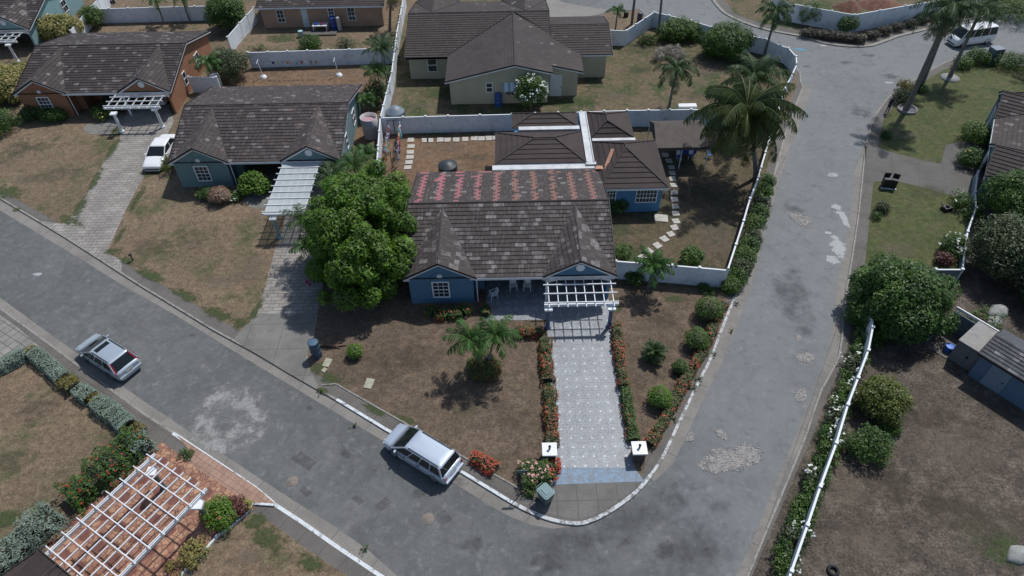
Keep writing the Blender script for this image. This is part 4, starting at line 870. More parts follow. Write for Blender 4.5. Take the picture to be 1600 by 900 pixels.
# sheds on the right
SH = math.radians(-53); su = Vector((math.cos(SH), math.sin(SH), 0)); sv = Vector((-su.y, su.x, 0))
o = G(1531, 552, 2.3); o.z = 0
shed = thing('shed', 'blue-grey garden shed with a tiled roof on the right edge', 'shed', (o.x, o.y), SH)
Ms1 = wallmat('shed_blue', (0.10, 0.155, 0.24)); Ms2 = solid('shed_pale', (0.17, 0.235, 0.30), .6, .1)
mb = MB(); mb.box(.15, 5.1, .2, 3.1, 0, 2.2); mb.slab([(.15, .2, 2.2), (.15, 3.1, 2.2), (.15, 1.65, 2.75)], (.08, 0, 0)); mb.slab([(5.02, .2, 2.2), (5.02, 3.1, 2.2), (5.02, 1.65, 2.75)], (.08, 0, 0)); mb.build('wall', Ms1, shed)
mb = MB(); mb.box(.95, 2.2, .14, .197, .05, 2.1); d_ = mb.build('door', Ms2, shed); mb = MB(); mb.box(1.98, 2.06, .08, .14, 1.0, 1.12); mb.build('handle', M_black, d_)
mb = MB(); slope(mb, [(-.05, 0, 2.25), (5.3, 0, 2.25), (5.3, 1.65, 2.85), (-.05, 1.65, 2.85)], worn(.4), seed=80, tw=.3, course=.28); slope(mb, [(-.05, 3.3, 2.25), (-.05, 1.65, 2.85), (5.3, 1.65, 2.85), (5.3, 3.3, 2.25)], worn(.2), seed=81, tw=.3, course=.28); mb.build('roof', roofmat('roof_tiles_slate', (0.06, 0.065, 0.075), (0.2, 0.2, 0.21), .4), shed)
mb = MB(); mb.box(-.05, 5.3, -.05, 0, 2.12, 2.27); mb.bar((-.08, 0, 2.27), (-.08, 1.65, 2.9), .05, .1); mb.bar((-.08, 3.3, 2.27), (-.08, 1.65, 2.9), .05, .1); mb.build('roof_edge', M_black, shed)
o2 = G(1480, 559); 
lean = thing('lean_to', 'flat-roofed grey lean-to with a double door, left of the blue-grey shed', 'shed', (o2.x, o2.y), SH)
Mg = solid('sheet_grey', (0.16, 0.165, 0.175), .7, .15, 1.0)
mb = MB(); mb.box(0, 1.9, 0, 2.6, 0, 1.85); mb.build('wall', Mg, lean)
mb = MB(); mb.box(-.05, 1.95, -.04, 2.7, 1.853, 1.92); mb.build('roof', solid('lean_roof', (0.26, 0.255, 0.245), .8, .15), lean)
mb = MB(); mb.box(.1, .93, -.05, -.003, .1, 1.75); mb.box(.97, 1.8, -.05, -.003, .1, 1.75); d_ = mb.build('door', solid('lean_door', (0.13, 0.135, 0.15), .7, .1), lean); mb = MB(); mb.box(.86, 1.04, -.09, -.05, .9, 1.05); mb.build('handle', M_black, d_)
mb = MB(); mb.box(-1.6, 0, -.2, 2.5, 0, .06); mb.build('floor_slab', M_walk, lean)
mb = MB(); mb.box(-1.6, -.003, 2.5, 2.58, 0, 1.7); mb.box(-1.65, -1.6, 0, 2.58, 0, .5); mb.build('screen', solid('screen_blue', (0.13, 0.18, 0.21), .6, .2), lean)
mb = MB(); mb.box(-1.65, 4, 2.71, 2.79, 1.75, 1.98); mb.build('rail', M_white, lean)
# ---- fences
M_fence = solid('fence_white_render', (0.70, 0.75, 0.79), 0.75, 0.09, 0.7, bump=.005, dirt=((0.30, 0.31, 0.30), 0.6))
M_cap = solid('fence_cap', (0.66, 0.70, 0.73), 0.6, 0.06)
def fence(label, pts, h=1.85, spacing=2.5, th=.09, mat=None, name='fence', cat='fence', cap=True, postw=.14):
    pts = [V2(p) for p in pts]; T = thing(name, label, cat, pts[0]); mat = mat or M_fence
    mb = MB(); cb = MB(); posts = []
    for a, b in zip(pts[:-1], pts[1:]):
        L = (b-a).length; d = (b-a)/L; n_ = max(1, round(L/spacing)); s = Vector((-d.y, d.x))
        mb.prism([a+s*th/2, b+s*th/2, b-s*th/2, a-s*th/2], 0, h-.04)
        cb.prism([a+s*(th/2+.015), b+s*(th/2+.015), b-s*(th/2+.015), a-s*(th/2+.015)], h-.04, h)
        for k in range(n_): posts.append((a+d*(L*k/n_), math.atan2(d.y, d.x)))
    posts.append((pts[-1], posts[-1][1]))
    mb.build('panel', mat, T, world=True); cb.build('coping', M_cap, T, world=True)
    for p, r in posts:
        mb = MB(); R_ = Matrix.Translation((p.x, p.y, 0)) @ Matrix.Rotation(r, 4, 'Z'); w_ = postw/2
        mb.box(-w_, w_, -w_, w_, 0, h+.05, mat=R_); mb.box(-w_-.03, w_+.03, -w_-.03, w_+.03, h+.05, h+.10, mat=R_); mb.build('post', M_cap, T, world=True)
    return T
FP = lambda L, h=1.85: [V2(G(x, y, h)) for x, y in L]
yb = 58.15
fence('white fence along the back of the blue house plot, in front of the cream house', FP([(594,184)])+FP([(700,181),(800,178.5),(980,172.5),(1080,171),(1120,172),(1200,170)]))
fence('white boundary fence running up the plot line between the teal and cream houses', FP([(589,252),(594,184),(612,113),(620,50),(632,-12)]))
fence('white fence with a small clothes line in front, behind the teal house', FP([(387,82),(480,79),(578,76)])+FP([(614,75)]))
fence('white fence between the orange house yard and the peach house yard', FP([(355,58),(374,36),(396,12)]))
fence('white fence with two palms before it, behind the orange house', FP([(140,14),(200,12.5),(270,10.5),(338,9)]))
fence('white fence beside the pale turquoise house, top left', FP([(110,48),(133,20),(152,0),(172,-22)]))
fence('white front fence between the blue house and the east road, behind the fan palm', FP([(962,408),(1050,414.5),(1137,422)]))
fence('long thin white fence curving along the west side of the east road', FTW[0:11])
fence('white fence round the far corner of the cream house yard', FTW[10:]+FP([(978,48),(952,47)]))
fence('tall white wall curving round the walled lot at the top right', FP([(1215,-25),(1229,4),(1300,17),(1335,23),(1375,16),(1415,9),(1470,0),(1540,-12)], 2.2), h=2.2)
fence('white fence with flowering shrubs on its road side, right of the east road', FP([(1362,490),(1364,511),(1357,547),(1341,590),(1325,632),(1307,692),(1282,760),(1262,820),(1237,892),(1225,930)]))
fence('low pale teal wall between the green lawn and the dense trees on the right', FP([(1528,270),(1524,300),(1525,325),(1512,362),(1504,421)], .9), h=.9, mat=solid('low_wall_teal', (0.17, 0.25, 0.29), .8, .1), name='garden_wall', cat='wall')
fence('short grey wall at the foot of the green lawn, behind the round tree', FP([(1504,421),(1462,421)], 1.2), h=1.2, mat=solid('low_wall_grey', (0.15, 0.18, 0.2), .8, .1), name='garden_wall', cat='wall')
fence('short white fence joining the orange house to the teal house drive', [V2((-34.0, 67.5)), V2((-31.0, 67.3))], h=1.85)
# ============================================================ VEHICLES
M_tyre = solid('tyre_rubber', (0.02, 0.02, 0.02), 0.9, .1); M_rim = solid('wheel_rim', (0.35, 0.36, 0.38), 0.35, .1, metal=.7)
M_red = solid('tail_light_red', (0.30, 0.015, 0.02), 0.25, .05); M_lamp = solid('headlight_clear', (0.6, 0.62, 0.65), 0.15, .05)
M_carglass = solid('car_glass', (0.012, 0.016, 0.018), 0.06, .1); M_trim = solid('car_trim', (0.03, 0.03, 0.032), 0.5, .1)
def carpaint(name, c, metal):
    mt, nt, bs = newmat(name); bs.inputs['Base Color'].default_value = rgb(c); bs.inputs['Metallic'].default_value = metal
    bs.inputs['Roughness'].default_value = .38; bs.inputs['Coat Weight'].default_value = .8; bs.inputs['Coat Roughness'].default_value = .08; return mt
def car(name, label, front, head, L, Wd, paint, gh, belt=.95, roof=1.65, hood=(.72, .92), tail=None, wb=(.2, .8), rails=False, sun=False, tall_lights=False, cat='car', group=None, side_n=3, hz=0.0, bumper=None, lights=True, z=RZ):
    """front: ground point under the nose; head: heading; gh=(x_rear_bottom, x_rear_top, x_front_top, x_front_bottom) fractions of L from tail"""
    d = Vector((math.cos(head), math.sin(head), 0)); c = Vector((front[0], front[1], 0))-d*(L/2)
    T = thing(name, label, cat, (c.x, c.y, z), head, group); X = lambda f: (f-.5)*L; hw = Wd/2; mb = MB()
    tail = tail or belt
    st = []                                                   # lower body stations tail -> nose
    for f in [0, .012, .04, .10, .2, .35, .5, .62, gh[3], .80, .88, .94, .975, .992, 1.0]:
        if f < gh[0]: top = tail+(belt-tail)*(f/max(gh[0], .01))
        elif f <= gh[3]: top = belt
        else: top = hood[1]+(hood[0]-hood[1])*((f-gh[3])/(1-gh[3]))**1.6
        e = min(f, 1-f); eb = .17 if f > .5 else .10; wl = .82 if f > .5 else .86; wf = 1 if e > eb else wl+(1-wl)*math.sin(min(1, e/eb)*PI/2)**.8
        if f in (0, 1.0): wf *= .93; top *= .86
        if f > .96: top -= .04
        st.append((X(f), hw*wf, top))
    prof = lambda w_, t: [(0, .2), (w_*.86, .2), (w_*.97, .32), (w_*1.0, .5), (w_*1.0, .66), (w_*.965, t-.10), (w_*.90, t-.015), (w_*.7, t+.01), (0, t+.025)]
    rings = []
    for x_, w_, t in st:
        p = prof(w_, t); rings.append([(x_, y_, z_) for y_, z_ in p]+[(x_, -y_, z_) for y_, z_ in p[-2:0:-1]])
    n = len(rings[0]); vs = [p for r_ in rings for p in r_]
    mb.add(vs, [(i*n+k, i*n+(k+1) % n, (i+1)*n+(k+1) % n, (i+1)*n+k)[::-1] for i in range(len(rings)-1) for k in range(n)], sm=True)
    mb.add(rings[0], [tuple(range(n))]); mb.add(rings[-1], [tuple(range(n-1, -1, -1))])
    B = mb.build('body', paint, T)
    def ring(xr, xf, w_, z_, rr=.16, n_=4):
        pts = []
        for cx, cy, a0 in ((xf-rr, w_-rr, 0), (xr+rr, w_-rr, 90), (xr+rr, -w_+rr, 180), (xf-rr, -w_+rr, 270)):
            for k in range(n_+1):
                a = math.radians(a0+90*k/n_); pts.append((cx+rr*math.cos(a), cy+rr*math.sin(a), z_))
        return pts
    g0 = ring(X(gh[0]), X(gh[3]), hw*.92, belt-.03); g1 = ring(X(gh[1]), X(gh[2]), hw*.76, roof-.06)
    n = len(g0); mb = MB(); mb.add(g0+g1, [(k, (k+1) % n, n+(k+1) % n, n+k) for k in range(n)], sm=True); mb.build('windows', M_carglass, T)
    r0 = ring(X(gh[1])-.04, X(gh[2])+.05, hw*.785, roof-.075); r1 = ring(X(gh[1])-.01, X(gh[2])+.01, hw*.76, roof-.03); r2 = ring(X(gh[1])+.12, X(gh[2])-.14, hw*.62, roof-.003, .12); r3 = ring(X(gh[1])+.4, X(gh[2])-.4, hw*.3, roof+.01, .1)
    mb = MB(); mb.add(r0+r1+r2+r3, [(i*n+k, i*n+(k+1) % n, (i+1)*n+(k+1) % n, (i+1)*n+k) for i in range(3) for k in range(n)]+[tuple(range(3*n, 4*n))], sm=True)
    mb.add(r0, [tuple(range(n-1, -1, -1))]); mb.build('roof', paint, T)
    P = MB()
    def pil(f0, f1, s, w_):
        P.bar((X(f0), s*hw*.925, belt-.02), (X(f1), s*hw*.775, roof-.05), w_, .05, up=(0, s, .3))
    for s in (1, -1):
        pil(gh[3]-.012, gh[2]+.0, s, .07); pil(gh[0]+.015, gh[1]+.012, s, .11 if not tall_lights else .2)
        for k in range(1, side_n):
            f = gh[0]+.03+(gh[3]-.10-gh[0])*k/side_n; f2 = gh[1]+(gh[2]-gh[1])*k/side_n*.98+.005; pil(f, f2, s, .06)
        P.bar((X(gh[0]), s*hw*.935, belt-.02), (X(gh[3]), s*hw*.935, belt-.02), .05, .05)
    P.build('pillars', paint, T)
    for fx in wb:
        for s in (1, -1):
            mb = MB(); mb.disc((X(fx), s*(hw-.235), .33), .33, (0, s, 0), 20, th=.22); wh = mb.build('wheel', M_tyre, T)
            mb = MB(); mb.disc((X(fx), s*(hw-.012), .33), .2, (0, s, 0), 16, th=.02); mb.build('rim', M_rim, wh)
            mb = MB(); pts = [(X(fx)+.39*math.cos(a), s*(hw+.004), .33+.39*math.sin(a)) for a in [PI*k/10 for k in range(11)]]; mb.tube(pts, .03, 5); mb.build('wheel_arch', M_trim, T)
    for s in (1, -1):
        mb = MB(); mb.box(X(gh[3])-.45, X(gh[3])-.32, s*(hw-.04) if s > 0 else -hw-.15, hw+.15 if s > 0 else -hw+.04, belt-.02, belt+.10); mb.build('mirror', paint, T)
        mb = MB()
        if tall_lights: mb.bar((X(gh[0])-.03, s*hw*.86, belt-.12), (X(gh[1])-.02, s*hw*.745, roof-.10), .17, .08)
        else: mb.box(X(0)-.005, X(0)+.12, s*hw*.78-.1, s*hw*.78+.08, .62, .92)
        mb.build('tail_light', M_red, T)
        mb = MB(); mb.bar((X(.955), s*hw*.84, hood[0]-.10), (X(.985), s*hw*.55, hood[0]-.12), .2, .13); mb.build('headlight', M_lamp, T)
        mb = MB()
        for f in (gh[0]+.10+.02, gh[0]+(gh[3]-gh[0])*.5, gh[3]-.06):
            mb.bar((X(f), s*(hw+.002), .35), (X(f), s*(hw-.03), belt-.08), .012, .012)
        for f in (.38, .6): mb.box(X(f), X(f)+.16, s*hw-.01 if s > 0 else s*hw-.03, s*hw+.03 if s > 0 else s*hw+.01, belt-.17, belt-.14)
        mb.build('door_seam', M_trim, T)
        if rails:
            mb = MB(); mb.tube([(X(gh[1])+.15, s*hw*.70, roof-.02), (X(gh[1])+.25, s*hw*.70, roof+.04), (X(gh[2])-.35, s*hw*.70, roof+.04), (X(gh[2])-.22, s*hw*.70, roof-.02)], .028, 6); mb.build('roof_rail', M_trim, T)
    mb = MB(); mb.bar((X(-.012), -hw*.84, .5), (X(-.012), hw*.84, .5), .13, .16); mb.bar((X(.0), -hw*.6, .3), (X(.0), hw*.6, .3), .08, .14); mb.build('rear_bumper', bumper or paint, T)
    mb = MB(); mb.bar((X(1.0), -hw*.7, .38), (X(1.0), hw*.7, .38), .06, .14); mb.build('grille', M_trim, T)
    mb = MB(); mb.box(X(0)-.035, X(0)-.01, -.26, .26, .66, .78); mb.build('number_plate', solid('plate', (.5, .5, .45)), T)
    if sun:
        mb = MB(); mb.box(X(gh[2])-.62, X(gh[2])-.24, -hw*.52, hw*.52, roof-.02, roof+.022); mb.build('sunroof', M_carglass, T)
    return T
def heading(a, b): return math.atan2(b[1]-a[1], b[0]-a[0])
sv1, sv2 = GR(124, 557), GR(190, 600); hd = heading(sv2, sv1); nrm = Vector((-math.sin(hd), math.cos(hd), 0))   # left-hand side, seen side is its left
fr = sv1-nrm*.9+Vector((math.cos(hd), math.sin(hd), 0))*.1
paint_s = carpaint('paint_silver_blue', (0.40, 0.46, 0.52), .3)
car('parked_car', 'silver-blue SUV with red upright tail lights and sunroof, alone beside the clipped grey hedge', fr, hd, 4.9, 1.94, paint_s, (.03, .13, .57, .80), belt=1.0, roof=1.64, hood=(.80, .98), wb=(.19, .80), rails=True, sun=True, tall_lights=True, side_n=3)
sv1, sv2 = GR(600, 705), GR(692, 763); hd = heading(sv2, sv1); nrm = Vector((-math.sin(hd), math.cos(hd), 0)); fr = sv1-nrm*.98+Vector((math.cos(hd), math.sin(hd), 0))*.15
car('parked_car', 'silver-blue minivan parked against the white kerb of the blue house lawn', fr, hd, 4.95, 1.95, carpaint('paint_pale_blue', (0.44, 0.51, 0.60), .25), (.03, .08, .62, .82), belt=1.02, roof=1.70, hood=(.80, .98), wb=(.17, .80), rails=True, side_n=4)
c0_ = G(242, 262); car('parked_car', 'white saloon car nose-out on the paved drive of the orange house', (-33.25, 52.8), math.radians(-91), 5.1, 1.9, carpaint('paint_white', (0.8, 0.81, 0.82), 0.0), (.12, .26, .54, .76), belt=.92, roof=1.45, hood=(.70, .88), tail=.95, wb=(.2, .81), side_n=2, z=0.015)
car('parked_car', 'white car tail just visible in the shaded carport of the orange house', (-36.9, 69.2), math.radians(91), 4.5, 1.8, MC.get('x') or carpaint('paint_white_old', (0.6, 0.6, 0.6), 0.0), (.08, .22, .6, .78), belt=.95, roof=1.5, hood=(.7, .9), side_n=2, z=0.0)
bs1, bs2 = GR(1503, 83), GR(1568, 70)
hd = math.radians(193); car('minibus', 'white minibus with an orange-tinted interior waiting at the top right of the street', (GR(1492, 80).x, GR(1492, 80).y+1.4), hd, 5.2, 1.9, bpy.data.materials['paint_white'], (.01, .03, .80, .93), belt=1.15, roof=2.05, hood=(.85, 1.1), wb=(.2, .82), side_n=4, cat='van')
car('parked_car', 'black car half hidden behind a white fence at the top left', (G(170, 2).x+.4, G(170, 2).y-1.5), math.radians(-80), 4.3, 1.75, carpaint('paint_black', (0.012, 0.013, 0.016), 0.3), (.06, .2, .6, .78), belt=.92, roof=1.5, hood=(.72, .9), side_n=2, z=0.0)

# ============================================================ STREET FURNITURE AND YARD THINGS
M_brick = paver('pillar_stone', (0.17, 0.12, 0.105), (0.12, 0.09, 0.08), (0.07, 0.06, 0.055), .3, .12, ms=.01)
for (px, py), lab in (((858, 716), 'white-capped stone gate pillar left of the patterned tile drive'), ((996, 714), 'white-capped stone gate pillar right of the patterned tile drive')):
    c = G(px, py); T = thing('gate_pillar', lab, 'gate pillar', (c.x, c.y)); w_ = .36
    mb = MB(); mb.box(-w_, w_, -w_, w_, 0, .95); mb.build('pillar', M_brick, T); mb = MB(); mb.box(-w_-.09, w_+.09, -w_-.09, w_+.09, .952, 1.07); mb.build('cap', solid('cap_white', (.72, .74, .76), .5, .04), T)
    mb = MB(); mb.lathe([(0, 1.07), (.07, 1.07), (.04, 1.12), (.025, 1.18), (.07, 1.22), (.08, 1.34), (.09, 1.37), (0.02, 1.43), (0, 1.45)], 10); mb.build('lamp', M_trim, T)
# wheelie bin
c = G(852, 782); T = thing('wheelie_bin', 'grey-green wheelie bin beside the flowering corner bush at the end of the tile drive', 'wheelie bin', (c.x, c.y, 0.012), math.radians(40))
Mbin = solid('bin_green', (0.075, 0.135, 0.14), .5, .1); a = [(-.27, -.3), (.27, -.3), (.27, .3), (-.27, .3)]; b = [(-.36, -.42), (.36, -.42), (.36, .4), (-.36, .4)]
mb = MB(); mb.add([(x, y, .08) for x, y in a]+[(x, y, 1.08) for x, y in b], [(3, 2, 1, 0), (4, 5, 6, 7)]+[(i, (i+1) % 4, 4+(i+1) % 4, 4+i) for i in range(4)]); mb.build('bin_body', Mbin, T)
mb = MB(); mb.prism([(-.39, -.36), (-.29, -.46), (.29, -.46), (.39, -.36), (.39, .36), (.30, .44), (-.30, .44), (-.39, .36)], 1.085, 1.14); mb.prism([(-.31, -.30), (-.24, -.37), (.24, -.37), (.31, -.30), (.31, .30), (.24, .36), (-.24, .36), (-.31, .30)], 1.143, 1.17); mb.box(-.18, .18, -.25, .25, 1.17, 1.205); mb.build('lid', solid('bin_lid', (0.10, 0.19, 0.20), .45, .1), T)
mb = MB(); mb.tube([(-.26, .42, 1.05), (-.26, .56, 1.07), (.26, .56, 1.07), (.26, .42, 1.05)], .025, 6); mb.build('handle', Mbin, T)
for s in (-1, 1): mb = MB(); mb.disc((s*.3, .36, .12), .12, (s, 0, 0), 14, th=.06); mb.build('wheel', M_tyre, T)
# street sign
c = G(818, 768); T = thing('street_sign', 'small dark street sign on a thin leaning pole beside the corner bush', 'sign', (c.x, c.y))
mb = MB(); mb.tube([(0, 0, 0), (-.1, .1, 2.3)], .035, 6); mb.build('pole', solid('pole_grey', (.12, .13, .13), .6), T); mb = MB(); mb.box(-.45, .25, .08, .11, 2.0, 2.28); mb.build('sign_plate', solid('sign_green_grey', (.06, .11, .11), .6), T)
# blue drum by the teal house drive
def drum(name, label, px, r, h, col, cat='drum', taper=1.0, lid=None, ribs=True, z=0, pt=None, ladder=False):
    c = pt or G(*px); T = thing(name, label, cat, (c[0], c[1], z)); M = solid(name+'_%g%g%g' % col, col, .55, .12, 1.5)
    pr = [(r*taper, 0)]
    if ribs:
        for k in (1, 2): pr += [(r*(taper+(1-taper)*k/3), h*k/3-.03), (r*(taper+(1-taper)*k/3)+.025, h*k/3), (r*(taper+(1-taper)*k/3), h*k/3+.03)]
    pr += [(r, h-.02), (r+.02, h), (r-.02, h+.02)]
    mb = MB(); mb.lathe(pr, 20); mb.build('drum_body', M, T)
    mb = MB(); mb.lathe([(r-.02, h+.0), (r*.6, h+(.02 if not lid else lid*.6)), (r*.25, h+(.03 if not lid else lid)), (0, h+(.03 if not lid else lid))], 20); mb.build('lid', solid(name+'_lid_%g%g%g' % col, tuple(v*1.4 for v in col), .5, .1), T); return T
drum('drum', 'tall dark blue barrel at the foot of the paved drive left of the brown lawn', (496, 556), .36, 1.5, (0.045, 0.085, 0.13))
drum('drum', 'blue barrel standing against the peach house wall', None, .33, 1.5, (0.03, 0.07, 0.28), pt=(GY(523, 50, 82.3).x, 82.2))
drum('gas_cylinder', 'white cylinder beside the blue barrel at the peach house wall', None, .27, 1.5, (0.5, 0.5, 0.48), cat='gas cylinder', ribs=False, lid=.15, pt=(GY(531, 50, 82.3).x+.1, 82.2))
drum('drum', 'blue drum leaning at the rear wall of the cream house', None, .38, 1.3, (0.03, 0.08, 0.28), pt=(G(779, 165).x, 63.6))
drum('water_tank', 'dark grey water tank with a domed ribbed lid beyond the fence corner', (620, 190), .95, 1.2, (0.12, 0.15, 0.18), cat='water tank', lid=.55)
drum('water_tank', 'black water tank just behind the pink-flaked rear roof of the blue house', (701, 277), .85, 1.35, (0.025, 0.035, 0.04), cat='water tank', lid=.35)
drum('drum', 'blue bucket on the lean-to floor slab', None, .3, .5, (0.03, 0.12, 0.45), pt=(G(1480, 548).x, G(1480, 548).y), cat='bucket', ribs=False)
c = G(581, 213); T = thing('water_tank', 'open pale pink cylindrical tank beside the teal house gable', 'water tank', (c.x, c.y))
mb = MB(); mb.lathe([(.74, 0), (.78, 1.2), (.84, 2.2), (.78, 2.21), (.74, 1.8), (0, 1.78)], 24); mb.build('tank_body', solid('tank_pale', (0.42, 0.39, 0.40), .7, .2, 1.5, dirt=((.25, .2, .2), .5)), T)
mb = MB(); mb.disc((0, 0, 1.83), .73, n=24); mb.build('tank_water', solid('tank_inside', (0.40, 0.25, 0.28), .5, .2), T)
c = G(333, 135); T = thing('tank', 'white oval tank behind a small palm beside the orange house', 'tank', (c.x+.5, c.y)); mb = MB(); mb.lathe([(.5, 0), (.55, .3), (.55, 1.3), (.4, 1.55), (0, 1.6)], 16); mb.build('tank_body', M_white, T)
# bins on a stand, grey cabinet, poles
c = G(1387, 293); T = thing('bin_stand', 'dark twin litter bins on a white-based stand at the corner of the green lawn', 'bins', (c.x, c.y), math.radians(-14)); T.scale = (.85, .85, .85)
mb = MB(); mb.box(-.75, .75, -.35, -.2, 0, .12); mb.box(-.75, .75, .2, .35, 0, .12); mb.build('base', M_white, T)
for x_, rz in ((-.38, .1), (.38, -.25)):
    mb = MB(); R_ = Matrix.Translation((x_, 0, 0)) @ Matrix.Rotation(rz, 4, 'Z'); mb.box(-.32, .32, -.3, .3, .1, 1.15, mat=R_); b_ = mb.build('bin', solid('bin_black', (.018, .018, .022), .5), T); mb = MB(); mb.box(-.32, .32, .30, .34, 1.1, 1.6, mat=R_); mb.build('open_lid', MC['bin_black'], b_)
c = G(1548, 97); T = thing('utility_cabinet', 'tall grey utility cabinet beside the white minibus', 'cabinet', (c.x, c.y), .2)
mb = MB(); mb.box(-.6, .6, -.5, .5, 0, 1.7); mb.build('cabinet_body', solid('cabinet_grey', (.17, .21, .25), .5, .1), T); mb = MB(); mb.box(-.55, .55, -.54, -.503, .1, 1.6); mb.build('door', solid('cabinet_door', (.07, .09, .11), .5, .1), T)
c = G(987, 38); T = thing('utility_pole', 'grey wooden utility pole rising out of the top of the photo', 'pole', (c.x, c.y)); mb = MB(); mb.tube([(0, 0, 0), (0, 0, 9)], [.17, .12], 10); mb.build('pole', solid('pole_wood', (.15, .14, .13), .9, .2), T); mb = MB(); mb.bar((-1, 0, 8.4), (1, 0, 8.4), .1); mb.build('crossarm', MC['pole_wood'], T)
drum('litter_bin', 'dark cylindrical litter bin next to the utility pole', (999, 34), .33, 1.15, (0.05, 0.07, 0.09), cat='litter bin')
drum('litter_bin', 'small black bin on the verge left of the utility pole', (978, 26), .3, .6, (0.015, 0.015, 0.018), cat='litter bin', ribs=False)
# garden odds
def slabthing(name, label, px, sx, sy, rot, mat, cat, h=.06, group=None, z=0):
    c = G(*px); mb = MB(); R_ = Matrix.Rotation(rot, 4, 'Z'); r = random.Random(int(px[0]*7+px[1])); e = [r.uniform(-.04, .04) for _ in range(8)]
    P = [(-sx/2+e[0], -sy/2+e[1]), (sx/2+e[2], -sy/2+e[3]), (sx/2+e[4], sy/2+e[5]), (-sx/2+e[6], sy/2+e[7])]; P = [R_ @ Vector((x, y, 0)) for x, y in P]
    mb.prism(P, 0, h); o = mb.build(name, mat); o.location = (c.x, c.y, z+.012); tag(o, label, cat, group); return o
M_stone = solid('stone_pale', (0.44, 0.42, 0.38), .9, .2, 3); M_stone2 = solid('stone_cover', (0.34, 0.34, 0.26), .9, .2, 3)
slabthing('cover_slab', 'pale concrete cover slab in the brown lawn, right of the barrel', (577, 600), .55, .8, -.2, M_stone2, 'cover slab')
slabthing('cover_slab', 'pale green meter cover near the road edge, below the barrel', (512, 567), .5, .75, -.3, M_stone2, 'cover slab')
slabthing('cover_slab', 'tiny pale block below the green meter cover', (507, 579), .35, .3, -.5, M_stone2, 'cover slab')
slabthing('cover_slab', 'square pale slab beside the curved stepping stone path', (1033, 341), 1.1, .95, -.15, M_stone, 'cover slab')
G_st = 'stepping stones curving round the annexe'
ordn = 'first second third fourth fifth sixth seventh eighth ninth tenth eleventh twelfth thirteenth fourteenth fifteenth sixteenth seventeenth eighteenth nineteenth twentieth'.split()
st = [(1004,402),(1014,393),(1027,384),(1038,374),(1048,366),(1054,356),(1056,346),(1056,334),(1055,323),(1054,312),(1053,301),(1053,290),(1051,280),(1050,271),(1049,262),(1045,252),(1039,243)]
rots = [.7,.65,.55,.5,.4,.25,.1,0,0,0,0,0,0,0,0,0,0]
for k, p in enumerate(st): slabthing('stepping_stone', 'pale square stepping stone in the curved side path, %s counted from the white front fence' % ordn[k], p, .58, .62, rots[k], M_stone, 'stepping stone', group=G_st)
st = [(642,219),(664,220),(672,220),(688,219),(699,219),(713,219),(727,218),(741,217),(752,217),(764,216.5),(773,216)]
for k, p in enumerate(st): slabthing('stepping_stone', 'pale stepping stone in the row along the rear fence, %s from the washing' % ordn[k], p, .62, .7, .03, M_stone, 'stepping stone', group='stepping stones along the rear fence')
st = [(642,229),(641,238),(641,246),(639,254),(637,262)]
for k, p in enumerate(st): slabthing('stepping_stone', 'pale stepping stone in the short row beside the washing, %s from the rear fence' % ordn[k], p, .68, .6, .03, M_stone, 'stepping stone', group='stepping stones beside the washing')
# washing
cl = thing('clothes_line', 'two parallel washing lines loaded with clothes by the corner of the rear fence', 'clothes line', (G(622, 235).x, G(622, 235).y))
a0 = G(618, 212); b0 = G(622, 262); xA = a0.x-.5
mb = MB()
for x_ in (xA, xA+1.1):
    mb.tube([(x_, a0.y, 1.75), (x_+.3, b0.y, 1.7)], .012, 4)
mb.build('line', M_trim, cl, world=True)
for y_, xo in ((a0.y, 0), (b0.y, .3)):
    mb = MB(); mb.tube([(xA+.5+xo, y_, 0), (xA+.5+xo, y_, 1.75)], .04, 6); mb.tube([(xA-.2+xo, y_, 1.75), (xA+1.4+xo, y_, 1.75)], .03, 6); mb.build('post', M_trim, cl, world=True)
cols = [('navy', (.03, .04, .12)), ('white', (.6, .6, .62)), ('lilac', (.42, .38, .5)), ('orange', (.45, .2, .07)), ('pale pink', (.55, .36, .38)), ('sky blue', (.25, .42, .52)), ('red', (.4, .06, .06)), ('cream', (.5, .46, .36)), ('grey', (.2, .22, .26)), ('tan', (.42, .24, .12)), ('mauve', (.36, .26, .34)), ('turquoise', (.12, .38, .42))]
kinds = ['shirt', 'towel', 'dress', 'trousers']
rr = random.Random(3)
